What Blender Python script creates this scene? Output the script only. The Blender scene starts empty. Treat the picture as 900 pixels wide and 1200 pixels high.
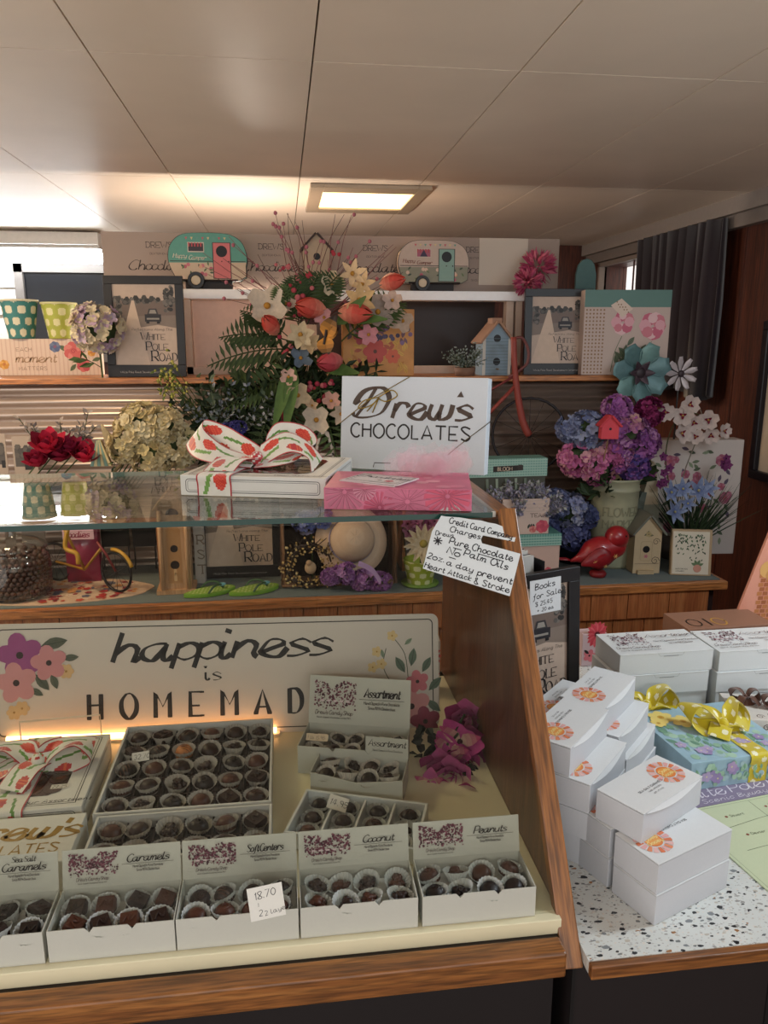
import bpy, math, random
from math import sin, cos, tan, pi, radians as R
from mathutils import Vector, Matrix
C = bpy.context.scene.collection
SC = bpy.context.scene
# ---------------------------------------------------------------- camera
PSI, TH, H, FPX = R(7.4), R(12.5), 1.6, 900.0
cd = bpy.data.cameras.new('camera'); cam = bpy.data.objects.new('camera', cd); C.objects.link(cam)
cam.location = (0, 0, H); cam.rotation_euler = (R(90) - TH, 0, -PSI)
cd.sensor_fit = 'VERTICAL'; cd.sensor_height = 36; cd.lens = 36 * FPX / 1200; cd.clip_start = .02
SC.camera = cam
# ---------------------------------------------------------------- world and lights
w = bpy.data.worlds.new('world'); SC.world = w; w.use_nodes = True
w.node_tree.nodes['Background'].inputs[0].default_value = (1.0, .93, .88, 1)
w.node_tree.nodes['Background'].inputs[1].default_value = 1.0
def area(name, loc, sx, sy, power, col, target=None, spread=180):
    l = bpy.data.lights.new(name, 'AREA'); l.shape = 'RECTANGLE'; l.size = sx; l.size_y = sy
    l.energy = power; l.color = col; l.spread = R(spread)
    o = bpy.data.objects.new(name, l); C.objects.link(o); o.location = loc
    if target is not None:
        o.rotation_euler = (Vector(target) - Vector(loc)).to_track_quat('-Z', 'Y').to_euler()
    return o
area('shop_ceiling_tube', (1.15, .80, 2.06), .14, 1.1, 14, (.80, .92, 1.0), (.60, .90, .95))
area('shop_ceiling_tube_behind', (-.1, -1.45, 2.06), 1.6, .2, 11, (.86, .94, 1.0), (.1, 1.0, 1.1))
SC.view_settings.view_transform = 'Standard'; SC.view_settings.look = 'None'
SC.view_settings.gamma = 1; SC.view_settings.use_curve_mapping = False
SC.view_settings.exposure = .5
SC.cycles.use_denoising = True
SC.cycles.max_bounces = 8; SC.cycles.transparent_max_bounces = 24
SC.cycles.diffuse_bounces = 4; SC.cycles.glossy_bounces = 4
# ---------------------------------------------------------------- helpers
def lin(h):
    if isinstance(h, tuple): return h[:3]
    h = h.lstrip('#'); o = []
    for i in (0, 2, 4):
        c = int(h[i:i+2], 16) / 255
        o.append(c / 12.92 if c <= .04045 else ((c + .055) / 1.055) ** 2.4)
    return tuple(o)
_f = Vector((sin(PSI)*cos(TH), cos(PSI)*cos(TH), -sin(TH))); _r = Vector((cos(PSI), -sin(PSI), 0)); _u = Vector((sin(PSI)*sin(TH), cos(PSI)*sin(TH), cos(TH)))
def at(x, y, Y=None, Z=None, X=None):      # a measured point of the photograph at a known depth, height or side
    d = _f*FPX + _r*(x-450) + _u*(600-y)
    t = Y/d.y if Y is not None else ((Z-H)/d.z if Z is not None else X/d.x)
    return Vector((0, 0, H)) + d*t
# materials
MATS = {}
def nt(name):
    m = bpy.data.materials.new(name); m.use_nodes = True; n = m.node_tree; b = n.nodes['Principled BSDF']
    return m, n, b
def N(n, t, **k):
    q = n.nodes.new(t)
    for a, v in k.items(): setattr(q, a, v)
    return q
def vc(rough=.6, metal=0, bump=0, scale=60, spec=.4, coat=0, alpha=1, mott=.06, sheen=0, trans=0):
    """paint-like material whose colour is the object's own per-face colour, slightly mottled"""
    key = ('vc', rough, metal, bump, scale, spec, coat, alpha, mott, sheen, trans)
    if key in MATS: return MATS[key]
    m, n, b = nt('surface'); L = n.links
    a = N(n, 'ShaderNodeAttribute', attribute_name='Col')
    tc = N(n, 'ShaderNodeTexCoord'); no = N(n, 'ShaderNodeTexNoise'); no.inputs['Scale'].default_value = scale; no.inputs['Detail'].default_value = 3
    L.new(tc.outputs['Object'], no.inputs['Vector'])
    mr = N(n, 'ShaderNodeMapRange'); mr.inputs[3].default_value = 1-mott*2; mr.inputs[4].default_value = 1+mott
    L.new(no.outputs[0], mr.inputs[0])
    mx = N(n, 'ShaderNodeVectorMath', operation='SCALE'); L.new(a.outputs['Color'], mx.inputs[0]); L.new(mr.outputs[0], mx.inputs['Scale'])
    L.new(mx.outputs[0], b.inputs['Base Color'])
    b.inputs['Roughness'].default_value = rough; b.inputs['Metallic'].default_value = metal
    b.inputs['Specular IOR Level'].default_value = spec; b.inputs['Coat Weight'].default_value = coat
    b.inputs['Alpha'].default_value = alpha; b.inputs['Sheen Weight'].default_value = sheen
    if bump:
        bp = N(n, 'ShaderNodeBump'); bp.inputs['Strength'].default_value = bump; bp.inputs['Distance'].default_value = .002
        L.new(no.outputs[0], bp.inputs['Height']); L.new(bp.outputs[0], b.inputs['Normal'])
    if trans:
        tr = N(n, 'ShaderNodeBsdfTranslucent'); L.new(mx.outputs[0], tr.inputs[0]); ms = N(n, 'ShaderNodeMixShader'); ms.inputs[0].default_value = trans
        L.new(b.outputs[0], ms.inputs[1]); L.new(tr.outputs[0], ms.inputs[2]); L.new(ms.outputs[0], n.nodes['Material Output'].inputs[0])
    MATS[key] = m; return m
def wood(name, c1, c2, c3, axis='X', scale=1.0, rough=.4, coat=.15, grain=1.0):
    if name in MATS: return MATS[name]
    m, n, b = nt(name); L = n.links
    tc = N(n, 'ShaderNodeTexCoord'); mp = N(n, 'ShaderNodeMapping'); L.new(tc.outputs['Object'], mp.inputs[0])
    s = [70*scale]*3; s['XYZ'.index(axis)] = 3.0*scale; mp.inputs['Scale'].default_value = s
    no = N(n, 'ShaderNodeTexNoise'); no.inputs['Scale'].default_value = 1; no.inputs['Detail'].default_value = 6; no.inputs['Roughness'].default_value = .65; no.inputs['Distortion'].default_value = .6
    L.new(mp.outputs[0], no.inputs['Vector'])
    mp2 = N(n, 'ShaderNodeMapping'); s2 = [330*scale]*3; s2['XYZ'.index(axis)] = 22*scale; mp2.inputs['Scale'].default_value = s2; L.new(tc.outputs['Object'], mp2.inputs[0])
    n2 = N(n, 'ShaderNodeTexNoise'); n2.inputs['Scale'].default_value = 1; n2.inputs['Detail'].default_value = 2; L.new(mp2.outputs[0], n2.inputs['Vector'])
    cr = N(n, 'ShaderNodeValToRGB'); e = cr.color_ramp.elements
    e[0].position = .3; e[0].color = (*lin(c1), 1); e[1].position = .72; e[1].color = (*lin(c3), 1)
    k = cr.color_ramp.elements.new(.5); k.color = (*lin(c2), 1); L.new(no.outputs[0], cr.inputs[0])
    r2 = N(n, 'ShaderNodeMapRange'); r2.inputs[1].default_value = .35; r2.inputs[2].default_value = .6; r2.inputs[3].default_value = 1-.5*grain; r2.inputs[4].default_value = 1.05; L.new(n2.outputs[0], r2.inputs[0])
    sc = N(n, 'ShaderNodeVectorMath', operation='SCALE'); L.new(cr.outputs[0], sc.inputs[0]); L.new(r2.outputs[0], sc.inputs['Scale'])
    L.new(sc.outputs[0], b.inputs['Base Color']); b.inputs['Roughness'].default_value = rough; b.inputs['Coat Weight'].default_value = coat; b.inputs['Coat Roughness'].default_value = .25
    bp = N(n, 'ShaderNodeBump'); bp.inputs['Strength'].default_value = .15; bp.inputs['Distance'].default_value = .001; L.new(n2.outputs[0], bp.inputs['Height']); L.new(bp.outputs[0], b.inputs['Normal'])
    MATS[name] = m; return m
def glass(name='pane_glass', tint=(1, 1, 1), f0=.04, rough=0.0):
    """thin pane: clear plus a mirror share that grows towards grazing angles"""
    if name in MATS: return MATS[name]
    m, n, b = nt(name); L = n.links; n.nodes.remove(b)
    ge = N(n, 'ShaderNodeNewGeometry'); d = N(n, 'ShaderNodeVectorMath', operation='DOT_PRODUCT'); L.new(ge.outputs['Normal'], d.inputs[0]); L.new(ge.outputs['Incoming'], d.inputs[1])
    ab = N(n, 'ShaderNodeMath', operation='ABSOLUTE'); L.new(d.outputs['Value'], ab.inputs[0])
    su = N(n, 'ShaderNodeMath', operation='SUBTRACT'); su.inputs[0].default_value = 1; L.new(ab.outputs[0], su.inputs[1])
    pw = N(n, 'ShaderNodeMath', operation='POWER'); L.new(su.outputs[0], pw.inputs[0]); pw.inputs[1].default_value = 5
    ma = N(n, 'ShaderNodeMath', operation='MULTIPLY_ADD'); L.new(pw.outputs[0], ma.inputs[0]); ma.inputs[1].default_value = 1-f0; ma.inputs[2].default_value = f0
    t = N(n, 'ShaderNodeBsdfTransparent'); t.inputs[0].default_value = (*tint, 1); g = N(n, 'ShaderNodeBsdfGlossy'); g.inputs['Roughness'].default_value = rough
    mx = N(n, 'ShaderNodeMixShader'); L.new(ma.outputs[0], mx.inputs[0]); L.new(t.outputs[0], mx.inputs[1]); L.new(g.outputs[0], mx.inputs[2])
    L.new(mx.outputs[0], n.nodes['Material Output'].inputs[0]); MATS[name] = m; return m
def emit(name, col, s):
    if name in MATS: return MATS[name]
    m, n, b = nt(name); b.inputs['Base Color'].default_value = (*lin(col), 1); b.inputs['Emission Color'].default_value = (*lin(col), 1); b.inputs['Emission Strength'].default_value = s
    MATS[name] = m; return m
PAPER = lambda: vc(.55, bump=.05, scale=300, mott=.02)
MATT = lambda: vc(.75, bump=.2, scale=120)
GLOSS = lambda: vc(.3, spec=.5, coat=.2)
METAL = lambda: vc(.35, metal=.9)
PETAL = lambda: vc(.7, scale=90, mott=.16, trans=.22, spec=.2)
LEAF = lambda: vc(.6, scale=70, mott=.2, trans=.12, spec=.3)
INK = lambda: vc(.5, mott=.02)
SATIN = lambda: vc(.45, scale=80, mott=.06, sheen=.3)
# mesh builder
class G:
    def __init__(s): s.v = []; s.f = []; s.c = []; s.T = Matrix.Identity(4); s.lay = 0
    def add(s, vs, fs, col):
        o = len(s.v); T = s.T
        s.v += [T @ Vector(v) for v in vs]; s.f += [tuple(i+o for i in f) for f in fs]
        col = lin(col) if not isinstance(col, list) else col
        s.c += col if isinstance(col, list) else [col]*len(fs)
        return s
    def box(s, x0, x1, y0, y1, z0, z1, col='ffffff'):
        v = [(x, y, z) for x in (x0, x1) for y in (y0, y1) for z in (z0, z1)]
        return s.add(v, [(0, 1, 3, 2), (4, 6, 7, 5), (0, 4, 5, 1), (2, 3, 7, 6), (0, 2, 6, 4), (1, 5, 7, 3)], col)
    def prism(s, pts, d0, d1, col='ffffff', plane='XZ'):
        """outline extruded: XZ outlines run along Y, XY outlines along Z, YZ along X"""
        n = len(pts)
        mk = {'XZ': lambda a, b, d: (a, d, b), 'XY': lambda a, b, d: (a, b, d), 'YZ': lambda a, b, d: (d, a, b)}[plane]
        v = [mk(a, b, d0) for a, b in pts] + [mk(a, b, d1) for a, b in pts]
        f = [tuple(range(n)), tuple(range(2*n-1, n-1, -1))] + [(i, i+n, (i+1) % n+n, (i+1) % n) for i in range(n)]
        return s.add(v, f, col)
    def tube(s, pts, r, col='ffffff', n=6, r2=None, closed=False):
        pts = [Vector(p) for p in pts]; m = len(pts); vs = []; fs = []
        up = None
        for i, p in enumerate(pts):
            t = (pts[(i+1) % m]-pts[i-1]) if closed else (pts[min(i+1, m-1)]-pts[max(i-1, 0)])
            if t.length < 1e-9: t = Vector((0, 0, 1))
            t.normalize()
            if up is None: up = Vector((0, 0, 1)) if abs(t.z) < .9 else Vector((1, 0, 0))
            a = t.cross(up); a = a.normalized() if a.length > 1e-5 else t.orthogonal().normalized(); b = a.cross(t); up = b
            rr = r if r2 is None else r+(r2-r)*i/max(m-1, 1)
            vs += [p+a*cos(2*pi*k/n)*rr+b*sin(2*pi*k/n)*rr for k in range(n)]
        for i in range(m if closed else m-1):
            j = (i+1) % m
            fs += [(i*n+k, i*n+(k+1) % n, j*n+(k+1) % n, j*n+k) for k in range(n)]
        if not closed: fs += [tuple(range(n-1, -1, -1)), tuple((m-1)*n+k for k in range(n))]
        return s.add(vs, fs, col)
    def lathe(s, prof, col='ffffff', n=24, c=(0, 0, 0), sx=1, sy=1, flute=0, cols=None):
        vs = []; fs = []; cl = []
        for i, (r, z) in enumerate(prof):
            for k in range(n):
                rr = r*(1+(flute if k % 2 else -flute)*min(1, max(0, i-.0)))
                vs.append((c[0]+rr*cos(2*pi*k/n)*sx, c[1]+rr*sin(2*pi*k/n)*sy, c[2]+z))
        m = len(prof)
        for i in range(m-1):
            for k in range(n):
                fs.append((i*n+k, i*n+(k+1) % n, (i+1)*n+(k+1) % n, (i+1)*n+k)); cl.append(lin(cols[i]) if cols else lin(col))
        return s.add(vs, fs, cl)
    def ball(s, c, r, col='ffffff', n=10, m=6, sq=(1, 1, 1), jit=0, rnd=None):
        vs = [(c[0], c[1], c[2]-r*sq[2])]; fs = []
        for i in range(1, m):
            a = -pi/2+pi*i/m
            for k in range(n):
                q = r*(1+(rnd.uniform(-jit, jit) if jit else 0))
                vs.append((c[0]+q*cos(a)*cos(2*pi*k/n)*sq[0], c[1]+q*cos(a)*sin(2*pi*k/n)*sq[1], c[2]+q*sin(a)*sq[2]))
        vs.append((c[0], c[1], c[2]+r*sq[2])); e = len(vs)-1
        fs += [(0, 1+(k+1) % n, 1+k) for k in range(n)]
        for i in range(m-2): fs += [(1+i*n+k, 1+i*n+(k+1) % n, 1+(i+1)*n+(k+1) % n, 1+(i+1)*n+k) for k in range(n)]
        fs += [(e, 1+(m-2)*n+k, 1+(m-2)*n+(k+1) % n) for k in range(n)]
        return s.add(vs, fs, col)
    def petal(s, base, d, nrm, L, W, col, cup=.25, tip=None, k=4, pt=.5, tipcol=None):
        """curved petal or leaf from base along d, face towards nrm"""
        d = Vector(d).normalized(); nn = Vector(nrm); nn = nn-d*nn.dot(d)
        nn = nn.normalized() if nn.length > 1e-5 else d.orthogonal().normalized(); sd = d.cross(nn)
        base = Vector(base); vs = []; fs = []; cl = []; c0 = lin(col); c1 = lin(tipcol) if tipcol else c0
        for i in range(k+1):
            t = i/k; wd = W*.5*max(.12, sin(pi*min(1, t**pt*1.0)*.93+.08))
            if i == k: wd = W*(.06 if pt < .95 else .30)
            z = cup*L*(t*t)
            p = base+d*L*t*(1-.15*cup*t)+nn*z
            vs += [p-sd*wd+nn*wd*.35, p, p+sd*wd+nn*wd*.35]
        for i in range(k):
            a = 3*i; fs += [(a, a+1, a+4, a+3), (a+1, a+2, a+5, a+4)]
            q = i/max(1, k-1); cc = tuple(c0[j]*(1-q)+c1[j]*q for j in range(3)); cl += [cc, cc]
        return s.add(vs, fs, cl)
    # flat printing on the local XY plane
    def _z(s): s.lay += 1; return .000006*(s.lay % 500)+.00004
    def pol(s, pts, col):
        z = s._z(); return s.add([(x, y, z) for x, y in pts], [tuple(range(len(pts)))], col)
    def dot(s, x, y, r, col, n=12, ry=None, a=0):
        ry = r if ry is None else ry
        return s.pol([(x+r*cos(t)*cos(a)-ry*sin(t)*sin(a), y+r*cos(t)*sin(a)+ry*sin(t)*cos(a)) for t in [2*pi*i/n for i in range(n)]], col)
    def rect(s, x0, y0, x1, y1, col): return s.pol([(x0, y0), (x1, y0), (x1, y1), (x0, y1)], col)
    def frame(s, x0, y0, x1, y1, t, col, r=0):
        z = s._z()
        if r:
            def rr(q, rad):
                o = []
                for cx, cy, a0 in ((x1-q-rad, y0+q+rad, -90), (x1-q-rad, y1-q-rad, 0), (x0+q+rad, y1-q-rad, 90), (x0+q+rad, y0+q+rad, 180)):
                    o += [(cx+rad*cos(R(a0+j*22.5)), cy+rad*sin(R(a0+j*22.5))) for j in range(5)]
                return o
            A, B = rr(0, r), rr(t, max(r-t, .0005))
        else:
            A = [(x0, y0), (x1, y0), (x1, y1), (x0, y1)]; B = [(x0+t, y0+t), (x1-t, y0+t), (x1-t, y1-t), (x0+t, y1-t)]
        n = len(A)
        return s.add([(x, y, z) for x, y in A+B], [(i, (i+1) % n, n+(i+1) % n, n+i) for i in range(n)], col)
    def stroke(s, pts, w0, col, nib=None, h=0):
        """ribbon; nib=(thin, thick) makes broad-pen lettering"""
        n = len(pts)
        if n < 2: return s
        z = s._z()+h; vs = []; fs = []
        for i, (x, y) in enumerate(pts):
            a = pts[max(i-1, 0)]; b = pts[min(i+1, n-1)]; dx, dy = b[0]-a[0], b[1]-a[1]; l = math.hypot(dx, dy) or 1; dx /= l; dy /= l
            w_ = w0
            if nib: w_ = nib[0]+(nib[1]-nib[0])*abs(dy*.94+dx*.34*(-1 if dy < 0 else 1))**1.5
            vs += [(x-dy*w_/2, y+dx*w_/2, z), (x+dy*w_/2, y-dx*w_/2, z)]
        for i in range(n-1): fs.append((2*i, 2*i+1, 2*i+3, 2*i+2))
        return s.add(vs, fs, col)
def smooth(p, k=4):
    if len(p) < 3: return p
    o = []
    for i in range(len(p)-1):
        a, b, c, d = p[max(i-1, 0)], p[i], p[i+1], p[min(i+2, len(p)-1)]
        for j in range(k):
            t = j/k
            o.append(tuple(.5*(2*b[q]+(c[q]-a[q])*t+(2*a[q]-5*b[q]+4*c[q]-d[q])*t*t+(3*b[q]-a[q]-3*c[q]+d[q])*t**3) for q in range(len(b))))
    o.append(tuple(p[-1])); return o
def obj(name, g, mat, parent=None, shade=False, bev=0, loc=None, rot=None, label=None, solid=0, sub=0):
    me = bpy.data.meshes.new(name); me.from_pydata([tuple(v) for v in g.v], [], g.f); me.materials.append(mat)
    at_ = me.color_attributes.new('Col', 'FLOAT_COLOR', 'CORNER'); buf = []
    for p, c in zip(me.polygons, g.c): buf += [c[0], c[1], c[2], 1.0]*p.loop_total
    at_.data.foreach_set('color', buf)
    if shade: me.polygons.foreach_set('use_smooth', [True]*len(me.polygons))
    o = bpy.data.objects.new(name, me); C.objects.link(o)
    if parent: o.parent = parent
    if loc is not None: o.location = loc
    if rot is not None: o.rotation_euler = rot
    if solid: q = o.modifiers.new('thickness', 'SOLIDIFY'); q.thickness = solid; q.offset = 0
    if bev: q = o.modifiers.new('bevel', 'BEVEL'); q.width = bev; q.segments = 2; q.limit_method = 'ANGLE'
    if sub: q = o.modifiers.new('subdivision', 'SUBSURF'); q.levels = sub; q.render_levels = sub
    if label: o['label'] = label
    return o
def tag(o, label, cat, group=None, kind=None):
    o['label'] = label; o['category'] = cat
    if group: o['group'] = group
    if kind: o['kind'] = kind
    return o
def thing(name, label, cat, loc=(0, 0, 0), rz=0, group=None, rx=0, ry=0):
    o = bpy.data.objects.new(name, None); C.objects.link(o); o.empty_display_size = .03
    o.location = loc; o.rotation_euler = (rx, ry, rz); tag(o, label, cat, group); return o
def struct(name, g, mat, **k):
    o = obj(name, g, mat, **k); o['kind'] = 'structure'; return o
def dup(root, loc=None, rot=None, label=None, scale=None):
    def cp(o, par):
        c = o.copy(); C.objects.link(c)
        if par: c.parent = par
        for ch in KIDS.get(o.name, []) or [x for x in o.children]: cp(ch, c)
        return c
    r = cp(root, None)
    if loc is not None: r.location = loc
    if rot is not None: r.rotation_euler = rot
    if scale is not None: r.scale = scale if not isinstance(scale, (int, float)) else (scale,)*3
    if label: r['label'] = label
    return r
KIDS = {}
def plane_T(origin, ux, uy):
    """matrix of a printed face: local X along ux, local Y along uy, print lifts towards ux x uy"""
    ux = Vector(ux).normalized(); uy = Vector(uy).normalized(); n = ux.cross(uy).normalized(); m = Matrix.Identity(4)
    for i in range(3): m[i][0] = ux[i]; m[i][1] = uy[i]; m[i][2] = n[i]; m[i][3] = origin[i]
    return m
TOPP = lambda x, y, z: plane_T((x, y, z), (1, 0, 0), (0, 1, 0))        # face up
FRONT = lambda x, y, z: plane_T((x, y, z), (1, 0, 0), (0, 0, 1))      # face towards -Y
# ---------------------------------------------------------------- lettering: strokes on a 0-9 grid, baseline 2, x-height 6, caps 9
GL = {
 'a': '56 36 15 13 32 43 55/56 53 62 73', 'b': '19 15 12/15 36 55 53 32 13', 'c': '55 36 15 13 32 53', 'd': '55 36 15 13 32 53/59 53 62 73',
 'e': '13 34 55 46 26 14 13 32 52 64', 'f': '69 58 46 42 30 20/26 56', 'g': '56 36 15 13 32 54/56 51 30 11', 'h': '19 15 12/14 36 55 52 63', 'i': '16 13 22 33/-18 19',
 'j': '36 31 10/-38 39', 'k': '19 12/56 14 52', 'l': '19 13 22 33', 'm': '16 12/14 26 35 32/35 56 65 62 73', 'n': '16 12/14 36 55 53 62', 'o': '36 15 13 32 53 55 36 46',
 'p': '16 10/15 36 55 53 32 13', 'q': '55 36 15 13 32 53/56 50', 'r': '16 12/14 26 46 55', 's': '55 36 15 34 53 32 12', 't': '28 23 32 43/-16 46', 'u': '16 13 32 53/56 53 62',
 'v': '16 32 56', 'w': '16 13 32 44/46 43 52 73 76', 'x': '16 52/56 12', 'y': '16 13 32 53/56 51 30 10', 'z': '-16 56 12 52',
 'A': '-02 39 62/-14 54', 'B': '-12 19/19 58 57 15/15 55 63 12', 'C': '68 59 39 17 14 32 52 63', 'D': '-12 19/19 49 67 64 42 12', 'E': '-69 19 12 62/-15 55', 'F': '-59 19 12/-15 45',
 'G': '68 39 17 14 32 63 65 45', 'H': '-12 19/-69 62/-16 66', 'I': '-12 19', 'J': '49 43 22 03', 'K': '-12 19/-69 15 62', 'L': '-19 12 52', 'M': '-12 19 45 79 72', 'N': '-12 19 62 69',
 'O': '39 17 14 32 52 74 77 59 39', 'P': '-12 19/19 59 67 55 15', 'Q': '39 17 14 32 52 74 77 59 39/-44 71', 'R': '-12 19/19 59 67 55 15/-35 62', 'S': '68 39 18 36 64 42 13', 'T': '-39 32/-09 69',
 'U': '19 13 42 63 69', 'V': '-09 32 69', 'W': '-09 22 46 62 89', 'X': '-19 62/-69 12', 'Y': '-09 35 69/-35 32', 'Z': '-19 69 12 62',
 '0': '39 17 14 32 54 57 39', '1': '-17 29 22', '2': '18 39 57 12/-12 52', '3': '18 39 57 35/35 54 32 13', '4': '-39 14 64/-49 42', '5': '-59 19 16/16 46 54 32 13', '6': '58 25 13 32 53 45 14',
 '7': '-19 59 22', '8': '35 18 39 58 35 13 32 53 35', '9': '55 26 18 39 57 52', '.': '-12 13', ',': '-13 11', "'": '-19 17', '!': '-19 15/-12 13', '&': '62 18 39 37 14 32 63', '$': '68 39 18 36 64 42 13/-49 41',
 '-': '-15 45', '+': '-15 55/-37 33', '*': '-15 55/-23 57/-53 17', '/': '-12 59', '_': '-01 61', '^': '-12 45 72',
 # script capitals with swashes
 '\x01': '16 05 06 18 39 69 87 85 73 42 12 03/49 36 24 12', # D
 '\x02': '88 59 27 14 32 62 73', '\x03': '12 03 14 69 62/05 17 66/-24 55', # C, A
 '\x04': '49 36 23 12 03/16 18 49 79 86 65 35', '\x05': '88 59 38 46 64 42 13 04',  # P, S
}
def text(g, s, x, y, h, col, wt=.1, nib=None, shear=0, sp=1.0, align='l', serif=False, a=0, sx=1.0, hh=0):
    """draw a line of lettering; h is the cap height"""
    u = h/7.0; adv = 0; segs = []
    for ch in s:
        if ch == ' ': adv += 3.6*sp; continue
        d = GL.get(ch)
        if d is None: adv += 3; continue
        mx = 0; mn = 9
        for st in d.split('/'):
            for q in st.lstrip('-').split(): mx = max(mx, int(q[0])); mn = min(mn, int(q[0]))
        for st in d.split('/'):
            raw = st[0] == '-'; p = [(int(q[0])-mn, int(q[1])-2) for q in st.lstrip('-').split()]
            q = p if raw or len(p) < 3 else smooth(p, 3)
            segs.append([((adv+px+py*shear)*u*sx, py*u) for px, py in q])
            if serif and (raw or len(p) < 3):
                for e in (p[0], p[-1]):
                    if e[1] in (0, 7): segs.append([((adv+e[0]-.9)*u*sx, (e[1]+(.06 if e[1] == 0 else -.06))*u), ((adv+e[0]+.9)*u*sx, (e[1]+(.06 if e[1] == 0 else -.06))*u)])
        adv += (mx-mn)+1.7*sp
    W = (adv-2*sp)*u*sx; ox = 0 if align == 'l' else (-W/2 if align == 'c' else -W)
    lay = g.lay
    for sg in segs:
        g.lay = lay
        pts = [(x+(px+ox)*cos(a)-py*sin(a), y+(px+ox)*sin(a)+py*cos(a)) for px, py in sg]
        g.stroke(pts, wt*h, col, None if not nib else (nib[0]*h, nib[1]*h), h=hh)
    g.lay = lay+1
    return W
def fit(g, s, x0, y, x1, h, col, a=0, **k):
    """lettering squeezed to run from x0 to x1"""
    W = text(G(), s, 0, 0, h, col, **k); return text(g, s, x0, y, h, col, a=a, sx=(x1-x0)/W, **k)
def squiggle(g, x, y, w_, h, col, rnd, wt=.12):
    """a run of print too small to read in the photograph"""
    cx = x
    while cx < x+w_:
        l = rnd.uniform(2, 5)*h*.6; l = min(l, x+w_-cx)
        k = max(3, int(l/(h*.3))); g.lay -= 1
        g.stroke([(cx+l*i/k, y+h*(.1+.75*((i*7+int(cx*9e3)) % 3)/2)) for i in range(k+1)], wt*h*1.6, col)
        cx += l+h*.6
# ================================================================ the room
ZC, ZD, ZS, ZT = .965, .99, .905, 1.38      # counter top, case deck, back shelf, glass top
OAK = lambda ax='X': wood('oak_'+ax, '6b3f1e', '8f5a2c', 'a8713c', ax, rough=.38, coat=.25)
g = G(); g.box(-2.3, 1.66, -1.6, 4.25, -.05, 0, '3a2c26'); struct('floor', g, vc(.6, scale=8))
g = G(); g.box(-2.3, 1.8, -1.6, 4.25, 2.113, 2.16, '3c342c')
xs = [-2.3, -1.895, -1.505, -1.115, -.72, -.325, .07, .462, .855, 1.25, 1.8]; ys = [-1.6, .33, 1.552, 2.62, 4.25]
for i in range(len(xs)-1):
    for j in range(len(ys)-1): g.box(xs[i]+.0016, xs[i+1]-.0016, ys[j]+.0016, ys[j+1]-.0016, 2.1, 2.125, 'f0dfca')
struct('ceiling', g, vc(.42, scale=5, mott=.05, bump=.04))
PANEL = lambda: wood('wall_wood', '3c1c12', '54291a', '6b3722', 'Z', .6, rough=.45, coat=.1)
g = G()                                              # right wall with a window opening
def seg(y0, y1, z0, z1):
    g.box(1.66, 1.78, y0, y1, z0, z1, '6b3b27')
seg(-1.6, 3.44, 0, 2.1); seg(3.95, 4.25, 0, 2.1); seg(3.44, 3.95, 0, 1.8); seg(3.44, 3.95, 1.975, 2.1)
for k in range(17): g.box(1.655, 1.66, -1.2+.3*k, -1.19+.3*k, 0, 2.05, '2a1510')
struct('wall_right', g, PANEL())
g = G()
for a, b, c, d in ((3.42, 3.44, 1.78, 1.99), (3.95, 3.97, 1.78, 1.99), (3.42, 3.97, 1.78, 1.8), (3.42, 3.97, 1.975, 1.995)): g.box(1.63, 1.67, a, b, c, d, '8d8076')
wn = struct('window_1', g, vc(.5)); g = G(); g.box(1.76, 1.764, 3.44, 3.95, 1.8, 1.975); obj('window_pane', g, glass(), wn)
g = G(); g.box(1.60, 1.66, -1.6, 4.25, 2.045, 2.1, '9a8f86'); g.box(1.625, 1.66, -1.6, 4.25, 2.0, 2.045, '857a72'); struct('trim_1', g, vc(.5))
g = G(); g.box(-2.3, 1.78, 4.13, 4.25, 0, 2.1, '4a2a20'); struct('wall_back', g, PANEL())
g = G(); g.box(-2.4, -2.3, 2.7, 4.25, 0, 2.1, '8a7868'); struct('wall_left', g, vc(.6))
g = G()
for k in range(14): g.prism([(4.115, .3+.13*k), (4.13, .3+.13*k), (4.13, .43+.13*k)], -2.3, -1.28, 'd9d2c8', 'YZ')
struct('trim_2', g, vc(.5))
g = G()
for a, b, c, d in ((-1.28, -.5, 1.5, 1.54), (-1.28, -.5, 1.93, 1.97), (-1.28, -1.24, 1.5, 1.97), (-.54, -.5, 1.5, 1.97)): g.box(a, b, 4.08, 4.13, c, d, '6c6560')
w2 = struct('window_2', g, vc(.5)); g = G(); g.box(-1.24, -.54, 4.105, 4.11, 1.54, 1.93, '14161a'); obj('window_pane', g, vc(.15, spec=.5), w2)
# recessed warm ceiling light
t = thing('ceiling_light', 'recessed square ceiling light glowing warm yellow', 'ceiling light', (.305, 2.9, 2.1))
g = G(); 
for a, b, c, d in ((-.20, -.155, -.25, .25), (.155, .20, -.25, .25), (-.155, .155, -.25, -.165), (-.155, .155, .165, .25)): g.box(a, b, c, d, -.014, -.0005, 'a3927c')
obj('trim_ring', g, vc(.35), t, bev=.002)
g = G(); g.box(-.155, .155, -.165, .165, -.008, -.002); obj('diffuser', g, emit('warm_diffuser', 'ffdf98', 2.2), t)
l = area('ceiling_light_lamp', (.305, 2.9, 2.08), .28, .3, 6.5, (1, .74, .46)); 
t = thing('ceiling_light', 'unseen warm ceiling light added left of the camera view to brighten the shelf front', 'ceiling light', (-1.1, 1.75, 2.1))  # added fixture outside the view, there only to warm the shelf front
g = G(); 
for a, b, c, d in ((-.20, -.155, -.25, .25), (.155, .20, -.25, .25), (-.155, .155, -.25, -.165), (-.155, .155, .165, .25)): g.box(a, b, c, d, -.014, -.0005, 'a3927c')
obj('trim_ring', g, vc(.35), t, bev=.002)
g = G(); g.box(-.155, .155, -.165, .165, -.008, -.002); obj('diffuser', g, MATS['warm_diffuser'], t)
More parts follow.
